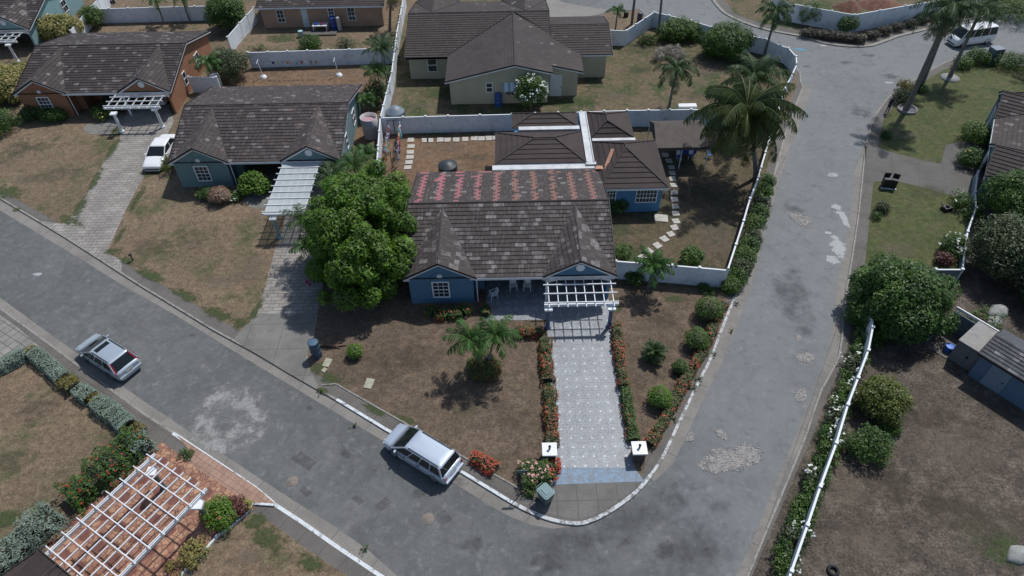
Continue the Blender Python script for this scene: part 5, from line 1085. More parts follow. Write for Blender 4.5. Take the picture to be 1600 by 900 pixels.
for k in range(24):
    line = k % 2; t = (k//2+.5)/12; x_ = xA+line*1.1+.3*t; y_ = a0.y+(b0.y-a0.y)*t; nm, c = cols[(k*5+k//12) % 12]; kd = kinds[(k*3+k//4) % 4]; L_ = {'shirt': .75, 'towel': .95, 'dress': 1.15, 'trousers': 1.05}[kd]; hw = {'shirt': .30, 'towel': .32, 'dress': .26, 'trousers': .2}[kd]
    mb = MB(); N = 6; sk = rr.uniform(-.25, .25)
    P = []
    for i in range(N+1):
        for j in range(4):
            s = j/3*2-1; w_ = hw*(1 if i > 1 or kd == 'towel' else (1.35 if kd == 'shirt' else .8)) + (.12*i/N if kd == 'dress' else 0)
            P.append((s*w_*.9+sk*i/N*.2, .05*math.sin(i*1.3+j*1.7+k)+sk*.2*i/N, -L_*i/N))
    fs = [(i*4+j, i*4+j+1, i*4+j+5, i*4+j+4) for i in range(N) for j in range(3) if not (kd == 'trousers' and j == 1 and i > 1)]
    mb.add(P, fs, sm=True); o = mb.build('hanging_'+kd, solid('cloth_'+nm.replace(' ', '_'), c, .9, .15)); o.location = (x_, y_, 1.72); o.rotation_euler = (0, 0, rr.uniform(.9, 1.7)); mo = o.modifiers.new('thick', 'SOLIDIFY'); mo.thickness = .015
    tag(o, '%s %s hanging %s of twelve from the rear fence on the %s washing line' % (nm, kd, ordn[k//2], 'left' if line == 0 else 'right'), 'laundry', 'washing by the rear fence corner')
cl = thing('clothes_line', 'thin clothes line with tiny items between two white posts behind the teal house', 'clothes line', (G(412, 121).x, G(412, 121).y))
pa, pb = G(412, 121), G(530, 118)
for p, nm in ((pa, ''), (pb, '')):
    mb = MB(); mb.tube([(p.x, p.y, 0), (p.x-.2, p.y, 1.9)], .045, 6); mb.lathe([(0, .22), (.3, .2), (.38, 0)], 10, c=(p.x, p.y, 0)); mb.tube([(p.x-.2, p.y-.4, 1.85), (p.x-.2, p.y+.4, 1.95)], .03, 5); mb.build('post', M_white, cl, world=True)
mb = MB(); mb.tube([(pa.x-.2, pa.y, 1.85), (pb.x-.2, pb.y, 1.85)], .012, 4); mb.build('line', M_trim, cl, world=True)
for k in range(10):
    nm, c = cols[(k*7) % 12]; x_ = G(443, 97).x+(k+.1)*.52; mb = MB(); mb.slab([(-.13, 0, 0), (.13, .02, 0), (.11, .03, -.32), (-.11, .01, -.3)], (0, .02, 0)); o = mb.build('hanging_sock', solid('cloth_'+nm.replace(' ', '_'), c)); o.location = (x_, pa.y, 1.84)
    tag(o, 'tiny %s garment, %s from the left on the thin line behind the teal house' % (nm, ordn[k]), 'laundry', 'small washing behind the teal house')
# table by the peach house
p = G(502, 48); T = thing('table', 'small white table with pink and blue things on it at the peach house back door', 'table', (p.x, p.y)); mb = MB(); mb.box(-.9, .9, -.5, .5, .75, .82); mb.build('tabletop', M_white, T)
for sx in (-.8, .8):
    for sy in (-.4, .4): mb = MB(); mb.box(sx-.04, sx+.04, sy-.04, sy+.04, 0, .75); mb.build('leg', M_white, T)
for dx, col, nm in ((-.4, (.1, .2, .5), 'blue'), (.3, (.5, .1, .2), 'pink')):
    mb = MB(); mb.lathe([(.2, 0), (.28, .2), (.25, .22), (0, .08)], 12); o = mb.build('basin', solid('basin_'+nm, col)); o.location = (p.x+dx, p.y, .82); tag(o, '%s basin on the small white table at the peach house' % nm, 'basin')
drum('planter', 'pale teal pot on the step left of the white back door', (471, 57), .3, .7, (.25, .4, .42), cat='pot', ribs=False)
# porch chairs
def chair(label, x, y, rz):
    T = thing('garden_chair', label, 'chair', (x, y, .031), rz, 'white plastic chairs on the blue house porch')
    mb = MB(); mb.slab([(-.24, -.22, .42), (.24, -.22, .42), (.22, .22, .40), (-.22, .22, .40)], (0, 0, .03)); mb.build('seat', M_white, T)
    mb = MB()
    pts = [(-.22, .22), (.22, .22)]
    mb.slab([(-.22, .22, .43), (.22, .22, .43), (.25, .34, .85), (.12, .36, .95), (-.12, .36, .95), (-.25, .34, .85)], (0, .03, 0)); mb.build('backrest', M_white, T)
    for s in (-1, 1):
        mb = MB(); mb.bar((s*.27, -.2, .64), (s*.27, .28, .66), .05, .03); mb.bar((s*.27, -.2, .42), (s*.27, -.2, .64), .04); mb.build('armrest', M_white, T)
        for y_ in (-.22, .22): mb = MB(); mb.bar((s*.24, y_, .42), (s*.28, y_*1.25, 0), .04); mb.build('leg', M_white, T)
p = G(771, 466); chair('white plastic chair at the left front corner of the blue house porch', p.x, p.y, -1.2)
p = G(802, 452); chair('white plastic chair deep in the porch shade, left of the other at the back', p.x, p.y, .1)
p = G(824, 452); chair('white plastic chair deep in the porch shade, nearest the pergola', p.x, p.y, -.1)
# patio things beneath the canopy
for px, lab, rz in (((1060, 250), 'white chair under the left part of the brown canopy', .3), ((1078, 249), 'white chair under the middle of the brown canopy', -.2), ((1107, 247), 'white chair under the right edge of the brown canopy beside the palm fronds', .2)):
    p = G(*px); T = thing('patio_chair', lab, 'chair', (p.x, p.y), rz, 'chairs under the canopy'); mb = MB(); mb.box(-.2, .2, -.2, .2, .4, .45); mb.build('seat', solid('chair_blue', (.05, .12, .35)), T); mb = MB(); mb.slab([(-.2, .2, .45), (.2, .2, .45), (.2, .28, .9), (-.2, .28, .9)], (0, .03, 0)); mb.build('backrest', M_white, T)
    for sx in (-.18, .18):
        for sy in (-.18, .18): mb = MB(); mb.bar((sx, sy, 0), (sx, sy, .4), .035); mb.build('leg', M_white, T)
p = G(1070, 240); T = thing('table', 'blue-covered table in the shade beneath the brown canopy', 'table', (p.x, p.y)); mb = MB(); mb.box(-.9, .9, -.5, .5, .7, .76); mb.box(-.92, .92, -.53, -.5, .3, .76); mb.build('tabletop', solid('cloth_royal', (.03, .06, .3)), T)
for sx in (-.8, .8): mb = MB(); mb.box(sx-.04, sx+.04, -.3, .3, 0, .7); mb.build('leg', M_trim, T)
# wall-mounted cupboard box at the fence behind the canopy
p = G(1070, 186); T = thing('sink_unit', 'white washing unit with a dark shelf against the fence behind the canopy', 'sink unit', (p.x, p.y-.2)); mb = MB(); mb.box(-.9, .9, 0, .5, 0, .5); mb.box(-.9, .9, -.1, .5, 1.4, 1.6); mb.box(-.9, -.8, 0, .5, .5, 1.4); mb.box(.8, .9, 0, .5, .5, 1.4); mb.build('cabinet_body', M_white, T)
# child's bike
p = G(488, 440); T = thing('tricycle', 'pink child tricycle lying on the paved drive of the teal house', 'tricycle', (p.x, p.y, .01), .8)
mb = MB(); mb.tube([(-.35, 0, .25), (0, 0, .35), (.35, 0, .5)], .03, 6); mb.tube([(.35, -.2, .6), (.35, .2, .6)], .025, 5); mb.tube([(.35, 0, .5), (.35, 0, .6)], .025, 5); mb.tube([(0, 0, .35), (-.1, 0, .5)], .03, 5); mb.build('frame', solid('pink_paint', (.45, .05, .16), .4), T); mb = MB(); mb.box(-.2, 0, -.1, .1, .48, .53); mb.build('saddle', M_trim, T)
for x_, y_, r_ in ((.4, 0, .18), (-.35, .2, .13), (-.35, -.2, .13)): mb = MB(); mb.disc((x_, y_-.02, r_), r_, (0, 1, 0), 14, th=.05); mb.build('wheel', MC['pink_paint'], T)
# driftwood, debris, tyre, garden fittings
p = G(515, 542); mb = MB(); mb.tube([(-1.0, 0, .1), (-.3, .08, .16), (.4, -.05, .14), (1.2, .1, .08)], [.06, .13, .12, .04], 7); mb.tube([(.3, 0, .14), (.9, .35, .2)], [.07, .03], 6); mb.tube([(-.2, .05, .1), (.8, -.18, .1)], [.08, .04], 6); o = mb.build('driftwood', solid('dead_wood', (.13, .085, .06), .95, .3)); o.location = (p.x, p.y, 0); tag(o, 'brown dead branch lying on the lawn beside the tall blue barrel', 'driftwood')
for px, py, lab in ((1596, 622, 'black tyre leaning at the end of the blue-grey shed'), (1301, 893, 'dark round drain ring on bare soil at the bottom edge')):
    p = G(px, py); mb = MB(); mb.lathe([(.18, .02), (.30, .0), (.34, .09), (.30, .18), (.18, .16), (.18, .02)], 20); o = mb.build('tyre' if 'tyre' in lab else 'drain_ring', M_tyre); o.location = (p.x, p.y, .01); tag(o, lab, 'tyre' if 'tyre' in lab else 'drain')
for px, py, s, lab in ((1558, 488, .7, 'pale lump of covered rubble beyond the lean-to, the upper one'), (1552, 505, .6, 'pale lump of covered rubble beyond the lean-to, the lower one'), (1590, 868, .6, 'white torn sack on the grass at the bottom right')):
    p = G(px, py); mb = MB(); mb.lathe([(s, 0), (s*.95, s*.3), (s*.6, s*.55), (0, s*.62)], 9); mb.v = [(x*(1.3+.2*math.sin(y*9)), y*(.8+.15*math.cos(x*7)), z_*(1+.2*math.sin(5*x))) for x, y, z_ in mb.v]; o = mb.build('rubble_heap' if 'rubble' in lab else 'sack', solid('tarpaulin', (.30, .31, .29), .8, .25, 3)); o.location = (p.x, p.y, 0); o.rotation_euler = (0, 0, .5); tag(o, lab, 'rubble' if 'rubble' in lab else 'sack')
for px, s_, lab in (((1330, 18), 1.4, 'reddish rubble heap behind the tall white wall, the smaller left one'), ((1380, 14), 2.2, 'reddish rubble heap behind the tall white wall, the larger right one')):
    p = G(*px); mb = MB(); mb.lathe([(s_*1.3, 0), (s_, .3), (s_*.5, .75), (0, .95)], 11); mb.v = [(x*(1+.2*math.sin(y*3)), y*.8, z_*(1+.25*math.sin(4*x))) for x, y, z_ in mb.v]; o = mb.build('rubble_heap', solid('red_rubble', (.15, .075, .05), .95, .4, 3)); o.location = (p.x, p.y+1.0, 0); tag(o, lab, 'rubble')
# black mower-like thing and lawn pump
p = G(1478, 328); T = thing('lawn_mower', 'small black mower standing near the right edge of the green lawn', 'mower', (p.x, p.y), .3); mb = MB(); mb.box(-.35, .35, -.25, .25, .12, .35); mb.lathe([(.17, .35), (.15, .5), (0, .52)], 10); mb.build('deck', M_trim, T); mb = MB(); mb.tube([(-.3, -.15, .3), (-.9, -.15, .9), (-.9, .15, .9), (-.3, .15, .3)], .02, 5); mb.build('handle', M_trim, T)
for sx in (-.28, .28):
    for sy in (-.27, .27): mb = MB(); mb.disc((sx, sy-.02, .12), .12, (0, 1, 0), 12, th=.05); mb.build('wheel', M_tyre, T)
# blue and white garden ornament in the palm bed
p = G(757, 570); T = thing('garden_ornament', 'blue and white V-shaped ornament in the round palm bed', 'ornament', (p.x, p.y-.35))
for s in (-1, 1):
    mb = MB(); mb.tube([(0, 0, .45), (s*.22, .03, 1.1)], [.09, .07], 8); mb.build('leg', M_white, T); mb = MB(); mb.tube([(s*.22, .03, 1.1), (s*.27, .03, 1.28)], [.08, .09], 8); mb.build('shoe', solid('ornament_blue', (.03, .07, .35), .4), T)
mb = MB(); mb.lathe([(.0, .3), (.16, .35), (.14, .5), (0, .55)], 10); mb.build('base', MC['ornament_blue'], T)
# planter ring of the tall palm, bird bath disc
for px, r, lab in (((1417, 172), .95, 'round grey planter ring at the foot of the tall royal palm beside the crouched person'), ((1484, 122), .95, 'round grey concrete disc at the foot of the second royal palm')):
    p = G(*px); mb = MB(); mb.lathe([(r, 0), (r, .22), (r-.14, .22), (r-.14, .1), (0, .1)] if 'ring' in lab else [(r, 0), (r, .08), (0, .1)], 26); o = mb.build('planter_ring' if 'ring' in lab else 'concrete_disc', solid('planter_grey', (.24, .24, .24), .9, .2)); o.location = (p.x, p.y, .01); tag(o, lab, 'planter')
# small post by the kerb
for px, lab in (((208, 407), 'short dark post with a pale head on the verge by the orange house drive'), ((560, 212), None)):
    if lab:
        p = G(*px); mb = MB(); mb.tube([(0, 0, 0), (0, 0, .55)], .05, 6); mb.lathe([(.0, .75), (.13, .68), (.13, .58), (0, .55)], 8); o = mb.build('tap_post', M_trim); o.location = p; tag(o, lab, 'post')
# black post in the corner of the rear fence
p = G(601, 208); mb = MB(); mb.tube([(0, 0, 0), (0, 0, 1.75)], .05, 6); mb.lathe([(0, 1.85), (.09, 1.8), (.05, 1.72)], 8); o = mb.build('fence_post', M_trim); o.location = p; tag(o, 'black post with white top in the rear fence corner by the washing', 'post')

# ============================================================ PERSON
def person(label, base, face):
    V_ = [(0, 0, .95), (0, .02, 1.15), (.02, .05, 1.38), (.04, .10, 1.5), (.05, .14, 1.62), (.05, .15, 1.74),
          (-.10, 0, .9), (-.12, .04, .5), (-.13, -.03, .09), (-.13, .12, .04), (.10, 0, .9), (.12, .07, .5), (.13, .02, .09), (.13, .17, .04),
          (-.19, .06, 1.38), (-.22, .22, 1.15), (-.14, .45, 1.12), (-.12, .53, 1.11), (.23, .06, 1.38), (.25, .24, 1.15), (.16, .46, 1.1), (.14, .54, 1.09)]
    E_ = [(0,1),(1,2),(2,3),(3,4),(4,5),(0,6),(6,7),(7,8),(8,9),(0,10),(10,11),(11,12),(12,13),(2,14),(14,15),(15,16),(16,17),(2,18),(18,19),(19,20),(20,21)]
    Rr = [.15,.14,.17,.065,.10,.085,.10,.075,.05,.04,.10,.075,.05,.04,.07,.052,.038,.03,.07,.052,.038,.03]
    me = bpy.data.meshes.new('person'); me.from_pydata(V_, E_, []); o = bpy.data.objects.new('person', me); COL.objects.link(o)
    sk = o.modifiers.new('skin', 'SKIN')
    me.skin_vertices.new() if not len(me.skin_vertices) else None
    for i, s in enumerate(me.skin_vertices[0].data): s.radius = (Rr[i], Rr[i]*.85); s.use_root = (i == 0)
    o.modifiers.new('sub', 'SUBSURF').levels = 2; o.modifiers['sub'].render_levels = 2
    me.materials.append(solid('clothes_black', (.02, .022, .03), .9, .1)); o.location = base; o.rotation_euler = (0, 0, face)
    tag(o, label, 'person')
    ch = MB(); ch.lathe([(0, .13), (.07, .11), (.105, .03), (.10, -.02), (.10, -.03)], 12, c=(.05, .13, 1.76)); ch.build('cap', M_trim, o)
    for s in (-1, 1):
        x0 = -.12 if s < 0 else .14; y0, z0 = (.55, 1.11) if s < 0 else (.56, 1.09)
        mb = MB(); mb.tube([(x0, y0-.03, z0), (x0, y0+.03, z0-.005), (x0, y0+.07, z0-.01)], [.03, .042, .036], 8)
        for k in range(4): f = (k-1.5)*.02; ln = (.07, .085, .08, .06)[k]; mb.tube([(x0+f, y0+.06, z0), (x0+f*1.1, y0+.06+ln*.6, z0-.01), (x0+f*1.1, y0+.06+ln, z0-.035)], [.0095, .009, .007], 6)
        mb.tube([(x0-s*.035, y0+.0, z0), (x0-s*.06, y0+.04, z0-.01), (x0-s*.06, y0+.07, z0-.02)], [.011, .01, .008], 6); mb.build('hand', solid('skin_brown', (.16, .08, .05), .6), o)
    mb = MB(); mb.lathe([(0, -.11), (.05, -.09), (.078, -.02), (.085, .05), (.06, .11), (0, .12)], 12, c=(.05, .165, 1.685)); mb.tube([(.05, .24, 1.70), (.05, .265, 1.675), (.05, .25, 1.66)], [.012, .018, .012], 6); mb.build('head', MC['skin_brown'], o)
    return o
p = G(1385, 176); person('person in dark clothes and cap on the verge, reaching toward plants by the tall palm', (p.x, p.y, .0), math.radians(-80))
# ============================================================ VEGETATION
rng = np.random.default_rng(11)
def nrm(a): return a/np.maximum(np.linalg.norm(a, axis=1, keepdims=True), 1e-9)
def leafmesh(name, pts, nor, L, Wd, mat, parent=None, up=0.6, jit=0.7, kind=None):
    """one small rhombic leaf per point"""
    n = len(pts)
    N = nrm(nor+np.array([0, 0, up])+rng.normal(0, jit, (n, 3))*.6)
    d = nrm(np.cross(N, rng.normal(0, 1, (n, 3)))); s = np.cross(N, d)
    l = (L*rng.uniform(.6, 1.25, n))[:, None]; w_ = (Wd*rng.uniform(.7, 1.2, n))[:, None]
    V = np.empty((n, 4, 3)); V[:, 0] = pts-d*l/2; V[:, 1] = pts+s*w_/2-d*l*.08-N*l*.06; V[:, 2] = pts+d*l/2-N*l*.12; V[:, 3] = pts-s*w_/2-d*l*.08-N*l*.06
    me = bpy.data.meshes.new(name); me.vertices.add(4*n); me.loops.add(4*n); me.polygons.add(n)
    me.vertices.foreach_set('co', V.reshape(-1)); me.loops.foreach_set('vertex_index', np.arange(4*n, dtype=np.int32))
    me.polygons.foreach_set('loop_start', np.arange(0, 4*n, 4, dtype=np.int32)); me.polygons.foreach_set('loop_total', np.full(n, 4, dtype=np.int32))
    me.materials.append(mat); me.update(calc_edges=True)
    o = bpy.data.objects.new(name, me); COL.objects.link(o)
    if parent is not None: o.parent = parent
    if kind: o['kind'] = kind
    return o
def sph(n):
    v = rng.normal(0, 1, (n, 3)); return nrm(v)
def lobes_points(lobes, dens, shell=(.7, 1.04), zmin=.1):
    P = []; Nn = []
    for cx, cy, cz, r in lobes:
        n = max(12, int(dens*4*PI*r*r)); d = sph(n); rad = r*rng.uniform(shell[0], shell[1], n)[:, None]
        p = d*rad+np.array([cx, cy, cz]); k = p[:, 2] > zmin; P.append(p[k]); Nn.append(d[k])
    return np.concatenate(P), np.concatenate(Nn)
def ell_lobes(rx, ry, rz, zc, n, lr, gap=.0, up=.15, core=6):
    out = []
    for k in range(n):                                       # golden spiral with jitter, biased upward
        z = 1-(k+.5)/n*(1.55-up); a = k*2.39996+rng.uniform(-.35, .35); s = math.sqrt(max(0, 1-z*z)); r = lr*rng.uniform(.62, 1.28)
        f = rng.uniform(.70, 1.08)
        if rng.random() < gap: continue
        out.append((max(rx-r*.85, .05)*s*math.cos(a)*f, max(ry-r*.85, .05)*s*math.sin(a)*f, zc+max(rz-r*.75, .05)*z*f, r))
    for k in range(core):
        a = k*1.3; out.append((rx*.35*math.cos(a), ry*.35*math.sin(a), zc+rng.uniform(-.2, .4)*rz, lr*1.3))
    return out
M_bark = solid('bark_grey_brown', (0.10, 0.078, 0.058), .95, .3, 3, bump=.02)
def tree(name, label, cat, base, rx, ry, H, mat, zc=None, n=34, lr=1.1, dens=26, leaf=(.34, .15), gap=.05, trunk=.22, group=None, flowers=None, core=6, crownname='crown', up=.6, jit=.7, offset=(0, 0)):
    T = thing(name, label, cat, (base[0], base[1]), 0, group)
    zc = zc or H*.52; rz = H-zc
    lobes = ell_lobes(rx, ry, rz, zc, n, lr, gap, core=core); lobes = [(a+offset[0], b+offset[1], max(c, r*.55), r) for a, b, c, r in lobes]
    pts, nor = lobes_points(lobes, dens); leafmesh(crownname, pts, nor, leaf[0], leaf[1], mat, T, up, jit)
    mb = MB(); mb.tube([(0, 0, 0), (offset[0]*.3+.05, offset[1]*.3, zc*.4), (offset[0]*.7, offset[1]*.7, zc*.85)], [trunk*1.3, trunk, trunk*.75], 8)
    for a, b, c, r in lobes[::max(1, len(lobes)//9)]:
        mb.tube([(offset[0]*.4, offset[1]*.4, zc*.5), (a*.5+offset[0]*.3, b*.5+offset[1]*.3, zc*.5+(c-zc*.5)*.6), (a*.9, b*.9, c)], [trunk*.6, trunk*.35, trunk*.12], 5)
    mb.build('trunk' if H > 2.2 else 'stem', M_bark, T)
    if flowers:
        fm, fn, fs = flowers; idx = rng.choice(len(pts), min(fn, len(pts)), replace=False); sel = idx[(nor[idx][:, 2] > -.1)]
        q_ = pts[sel]+nor[sel]*.08; q_ = np.repeat(q_, 4, axis=0)+rng.normal(0, fs*.45, (len(q_)*4, 3)); leafmesh('flowers', q_, np.repeat(nor[sel], 4, axis=0), fs, fs*.8, fm, T, 1.0, .4, kind='stuff')
    return T
G_mango = leafmat('leaf_mango', (0.036, 0.088, 0.006), (0.092, 0.19, 0.015), (0.155, 0.29, 0.022), tr=.32)
G_dark = leafmat('leaf_dark', (0.022, 0.060, 0.008), (0.055, 0.125, 0.015), (0.08, 0.17, 0.018), tr=.22)
G_grey = leafmat('leaf_grey_green', (0.036, 0.058, 0.022), (0.065, 0.092, 0.036), (0.08, 0.10, 0.035), tr=.15)
G_mid = leafmat('leaf_mid', (0.045, 0.095, 0.014), (0.095, 0.17, 0.026), (0.065, 0.12, 0.02), tr=.25)
G_bright = leafmat('leaf_bright', (0.07, 0.15, 0.014), (0.13, 0.24, 0.025), tr=.3)
G_yel = leafmat('leaf_yellow_green', (0.085, 0.115, 0.018), (0.14, 0.165, 0.028), (0.07, 0.11, 0.02), tr=.25)
G_crot = leafmat('leaf_croton', (0.20, 0.20, 0.055), (0.34, 0.29, 0.10), (0.09, 0.12, 0.03), tr=.2)
G_sage = leafmat('leaf_sage_hedge', (0.15, 0.21, 0.17), (0.22, 0.29, 0.24), (0.18, 0.24, 0.18), tr=.1)
G_olive = leafmat('leaf_olive', (0.13, 0.12, 0.025), (0.2, 0.17, 0.04), tr=.2)
G_dry = leafmat('leaf_dry', (0.17, 0.105, 0.07), (0.26, 0.17, 0.12), tr=.1)
G_twig = leafmat('twig_grey', (0.20, 0.18, 0.16), (0.32, 0.29, 0.26), tr=.05)
G_red = leafmat('leaf_maroon', (0.07, 0.02, 0.02), (0.12, 0.035, 0.03), tr=.1)
F_red = leafmat('flower_orange_red', (0.30, 0.035, 0.018), (0.42, 0.085, 0.03), tr=.15)
F_white = leafmat('flower_white', (0.62, 0.66, 0.62), (0.75, 0.78, 0.74), tr=.1)
F_pink = leafmat('flower_pink', (0.55, 0.26, 0.24), (0.68, 0.42, 0.38), tr=.1)
F_yel = leafmat('flower_yellow', (0.5, 0.35, 0.05), (0.6, 0.5, 0.12), tr=.1)
# --- big trees
tree('mango_tree', 'large dense bright-green mango tree filling the gap left of the blue house', 'tree', (-11.3, 39.7), 4.5, 6.6, 8.2, G_mango, zc=3.0, n=130, lr=.86, dens=56, leaf=(.34, .12), trunk=.3, gap=.05, core=10, jit=.8)
tree('round_tree', 'large round dark-green tree at the corner of the green lawn, right of the east road', 'tree', (27.6, 33.0), 3.6, 3.7, 4.9, G_dark, zc=1.9, n=56, lr=1.05, dens=46, leaf=(.30, .11), trunk=.28, gap=.05, jit=.8)
for i, (x, y, rx, ry, h, m_, lab) in enumerate([(41.0, 43.0, 3.0, 3.0, 5.2, G_dark, 'dark leafy tree in the thicket just below the east house'), (37.4, 37.6, 2.8, 3.2, 4.6, G_grey, 'grey-green straggly tree in the middle of the east thicket'), (41.5, 37.0, 3.6, 3.6, 6.0, G_dark, 'dark tree at the right edge behind the rubble heaps'), (39.0, 33.6, 2.2, 2.2, 3.0, G_grey, 'low grey scrubby tree in front of the thicket, above the lean-to')]):
    tree('thicket_tree', lab, 'tree', (x, y), rx, ry, h, m_, n=26, lr=1.15, dens=30, leaf=(.28, .10), trunk=.18, gap=.18, group='trees of the east thicket', jit=.9)
# --- shrubs and small trees: base px, radius m, height m, material
def shrub(label, px, rx, h, mat, ry=None, n=14, lr=None, dens=60, leaf=(.17, .08), fl=None, group=None, name='shrub', cat='shrub', gap=.1, jit=.8, zc=None, core=3, trunk=.06):
    b = G(*px); return tree(name, label, cat, (b.x, b.y), rx, ry or rx, h, mat, n=n, lr=lr or min(rx, h)*.42, dens=dens, leaf=leaf, trunk=trunk, gap=gap, group=group, flowers=fl, jit=jit, zc=zc or h*.5, core=core)
shrub('bright green bush in front of the teal house porch', (402, 302), 1.45, 2.0, G_bright, leaf=(.26, .15), dens=40)
shrub('dry brown tufted plant under the teal house window', (347, 315), 1.1, 1.35, G_dry, leaf=(.45, .06), dens=50, jit=.4)
shrub('small dark shrub with yellow blooms at the teal house window', (324, 310), .9, 1.0, G_dark, fl=(F_yel, 12, .1))
shrub('small shrub with a white bloom right of the dry brown plant', (370, 312), .7, .7, G_mid, fl=(F_white, 10, .14))
shrub('clipped hedge bush beside the white car', (268, 264), .7, 1.4, G_yel, ry=1.5, leaf=(.12, .06), dens=90)
shrub('yellow croton thicket between the turquoise and orange houses', (100, 62), 3.0, 2.8, G_crot, ry=2.4, leaf=(.3, .14), n=22, lr=.9, dens=40, fl=(F_white, 10, .2))
shrub('large yellow-green croton on the left edge beside the orange house', (12, 150), 3.4, 2.8, G_crot, ry=4.0, leaf=(.3, .14), n=28, lr=1.0, dens=36, fl=(F_pink, 12, .2))
shrub('dark bush below the croton on the left edge', (2, 205), 2.4, 1.9, G_dark, ry=2.4, n=16, dens=40)
shrub('dark green bush against the orange house wall, lower left', (60, 185), 1.6, 1.3, G_dark, ry=1.2, dens=50)
shrub('leafy bush under the orange house window', (88, 188), 1.5, 1.3, G_mid, ry=1.0, dens=50)
shrub('yellow-flecked shrub beside the orange house porch', (165, 182), 1.5, 1.1, G_mid, fl=(F_yel, 40, .12), dens=50)
shrub('rounded bush in the corner of the white fence behind the orange house', (150, 42), 1.6, 2.6, G_mid, dens=44, leaf=(.22, .1))
shrub('tall dark tree between the two back yards at the top left', (360, 45), 2.6, 4.2, G_dark, ry=2.4, n=24, dens=34, leaf=(.28, .12), name='tree', cat='tree', trunk=.14)
shrub('large grey-green bush right of the orange house', (362, 120), 2.6, 3.2, G_grey, n=24, dens=40, leaf=(.2, .08), lr=.9)
shrub('green bush low in the peach house yard beside the fence, nearest the step', (487, 76), 1.5, 1.5, G_dark, dens=46)
shrub('sparse shrub in the peach house yard by the fence, right of the denser one', (541, 76), 1.3, 1.3, G_grey, dens=20, gap=.3)
shrub('low weeds at the left end of the peach house yard', (404, 80), 1.6, .6, G_mid, dens=30)
shrub('dark undergrowth below the areca palm at the fence line', (590, 162), 1.5, 2.6, G_dark, ry=2.2, dens=36)
shrub('small tree covered in white blossom behind the cream house gable wall', (829, 172), 1.75, 3.9, G_mid, ry=1.4, n=22, dens=42, leaf=(.2, .12), fl=(F_white, 230, .20), name='frangipani', cat='tree', zc=2.1, trunk=.1)
shrub('wide leafy bush at the far fence corner of the cream house yard', (1060, 62), 2.9, 2.2, G_mid, ry=1.9, n=20, dens=34, leaf=(.26, .1))
shrub('tall spiky dark bush by the far fence of the cream house yard', (1130, 88), 3.1, 3.6, G_dark, ry=2.6, n=26, dens=30, leaf=(.3, .09), gap=.2)
shrub('heap of pale dead branches in the cream house yard', (1043, 92), 2.6, 1.3, G_twig, ry=1.7, n=14, dens=34, leaf=(.55, .035), jit=.9)
shrub('low green weeds left of the dead branches', (1012, 68), 1.3, .8, G_mid, dens=36)
shrub('round leafy bush in the side yard right of the fan palm', (1078, 412), 1.05, 1.6, G_mid, dens=70, leaf=(.2, .1))
shrub('dark bush against the blue annexe wall', (963, 333), 1.0, 1.5, G_dark, ry=.9, dens=60)
shrub('tuft of long grass beside the blue house gable', (972, 398), 1.0, .8, G_mid, leaf=(.5, .04), dens=50, jit=.3)
shrub('dark shrub at the foot of the front fence left of the fan palm', (989, 440), .9, 1.0, G_dark)
shrub('little leafy plant at the right end of the front fence', (1103, 456), .8, .5, G_dark)
shrub('leafy green plant at the fence end near the first round bush', (1140, 452), .9, .9, G_mid)
shrub('green bush on the terracotta drive beside the near pergola post', (347, 812), 1.15, 1.3, G_bright, fl=(F_red, 22, .12), dens=60)
shrub('reddish bush beside the white border of the terracotta drive', (368, 800), .85, .8, G_red, dens=60)
shrub('pale yellow-green plant by the white border, lower right of the pergola', (306, 862), .9, .6, G_crot, dens=50)
shrub('brownish low plants at the bottom of the white border', (290, 885), 1.0, .6, G_olive, dens=50)
shrub('tiny leafy plant at the tip of the white border', (385, 792), .5, .4, G_crot, dens=60)
shrub('green weeds at the corner of the terracotta tiles', (291, 712), .6, .3, G_mid, dens=60)
shrub('small lime tree at the inner side of the flowering fence', (1370, 640), 1.75, 2.4, G_yel, n=18, dens=46, leaf=(.22, .09), lr=.8)
shrub('darker bush below the lime tree along the flowering fence', (1350, 706), 1.5, 1.7, G_dark, dens=46)
shrub('small leafy plant right of the darker bush', (1388, 672), .8, .7, G_mid)
shrub('dark bush at the front corner of the east house', (1518, 222), 1.7, 1.9, G_mid, ry=2.0, dens=40)
shrub('low flowering bush beside the east house drive', (1515, 258), 1.5, 1.4, G_dark, fl=(F_yel, 14, .12), dens=46)
shrub('bush with white flowers at the end of the low teal wall', (1507, 330), 1.3, 1.1, G_dark, ry=2.4, fl=(F_white, 16, .16), dens=40)
shrub('white-flowered shrub in the bottom right corner of the green lawn', (1487, 395), 1.4, 1.3, G_dark, ry=1.7, fl=(F_white, 26, .2), dens=44)
shrub('purple-brown shrub left of the white-flowered shrub by the grey wall', (1472, 410), .8, .8, G_red, dens=50)
shrub('small rounded double bush at the left side of the green lawn, the upper', (1377, 330), .75, .8, G_grey, dens=80, leaf=(.12, .06))
shrub('small dark bush at the left side of the green lawn, the lower', (1368, 341), .6, .5, G_dark, dens=80, leaf=(.12, .06))
shrub('small dark shrub at the edge of the upper green lawn', (1384, 214), .7, .6, G_dark)
shrub('low flowering plants round the tall palm planter beside the person', (1408, 160), 1.2, 1.2, G_grey, fl=(F_red, 5, .1), dens=30)
shrub('brown-tipped shrub up the verge from the person', (1412, 140), 1.0, 1.0, G_olive, dens=36)
shrub('small shrub at the verge between the two royal palms', (1438, 142), .8, .7, G_mid, dens=36)
shrub('shrub under the minibus nose by the second royal palm', (1500, 105), 1.2, 1.2, G_mid, dens=40)
shrub('dark shrub between the minibus and the utility cabinet', (1523, 98), 1.5, 1.5, G_dark, dens=40)
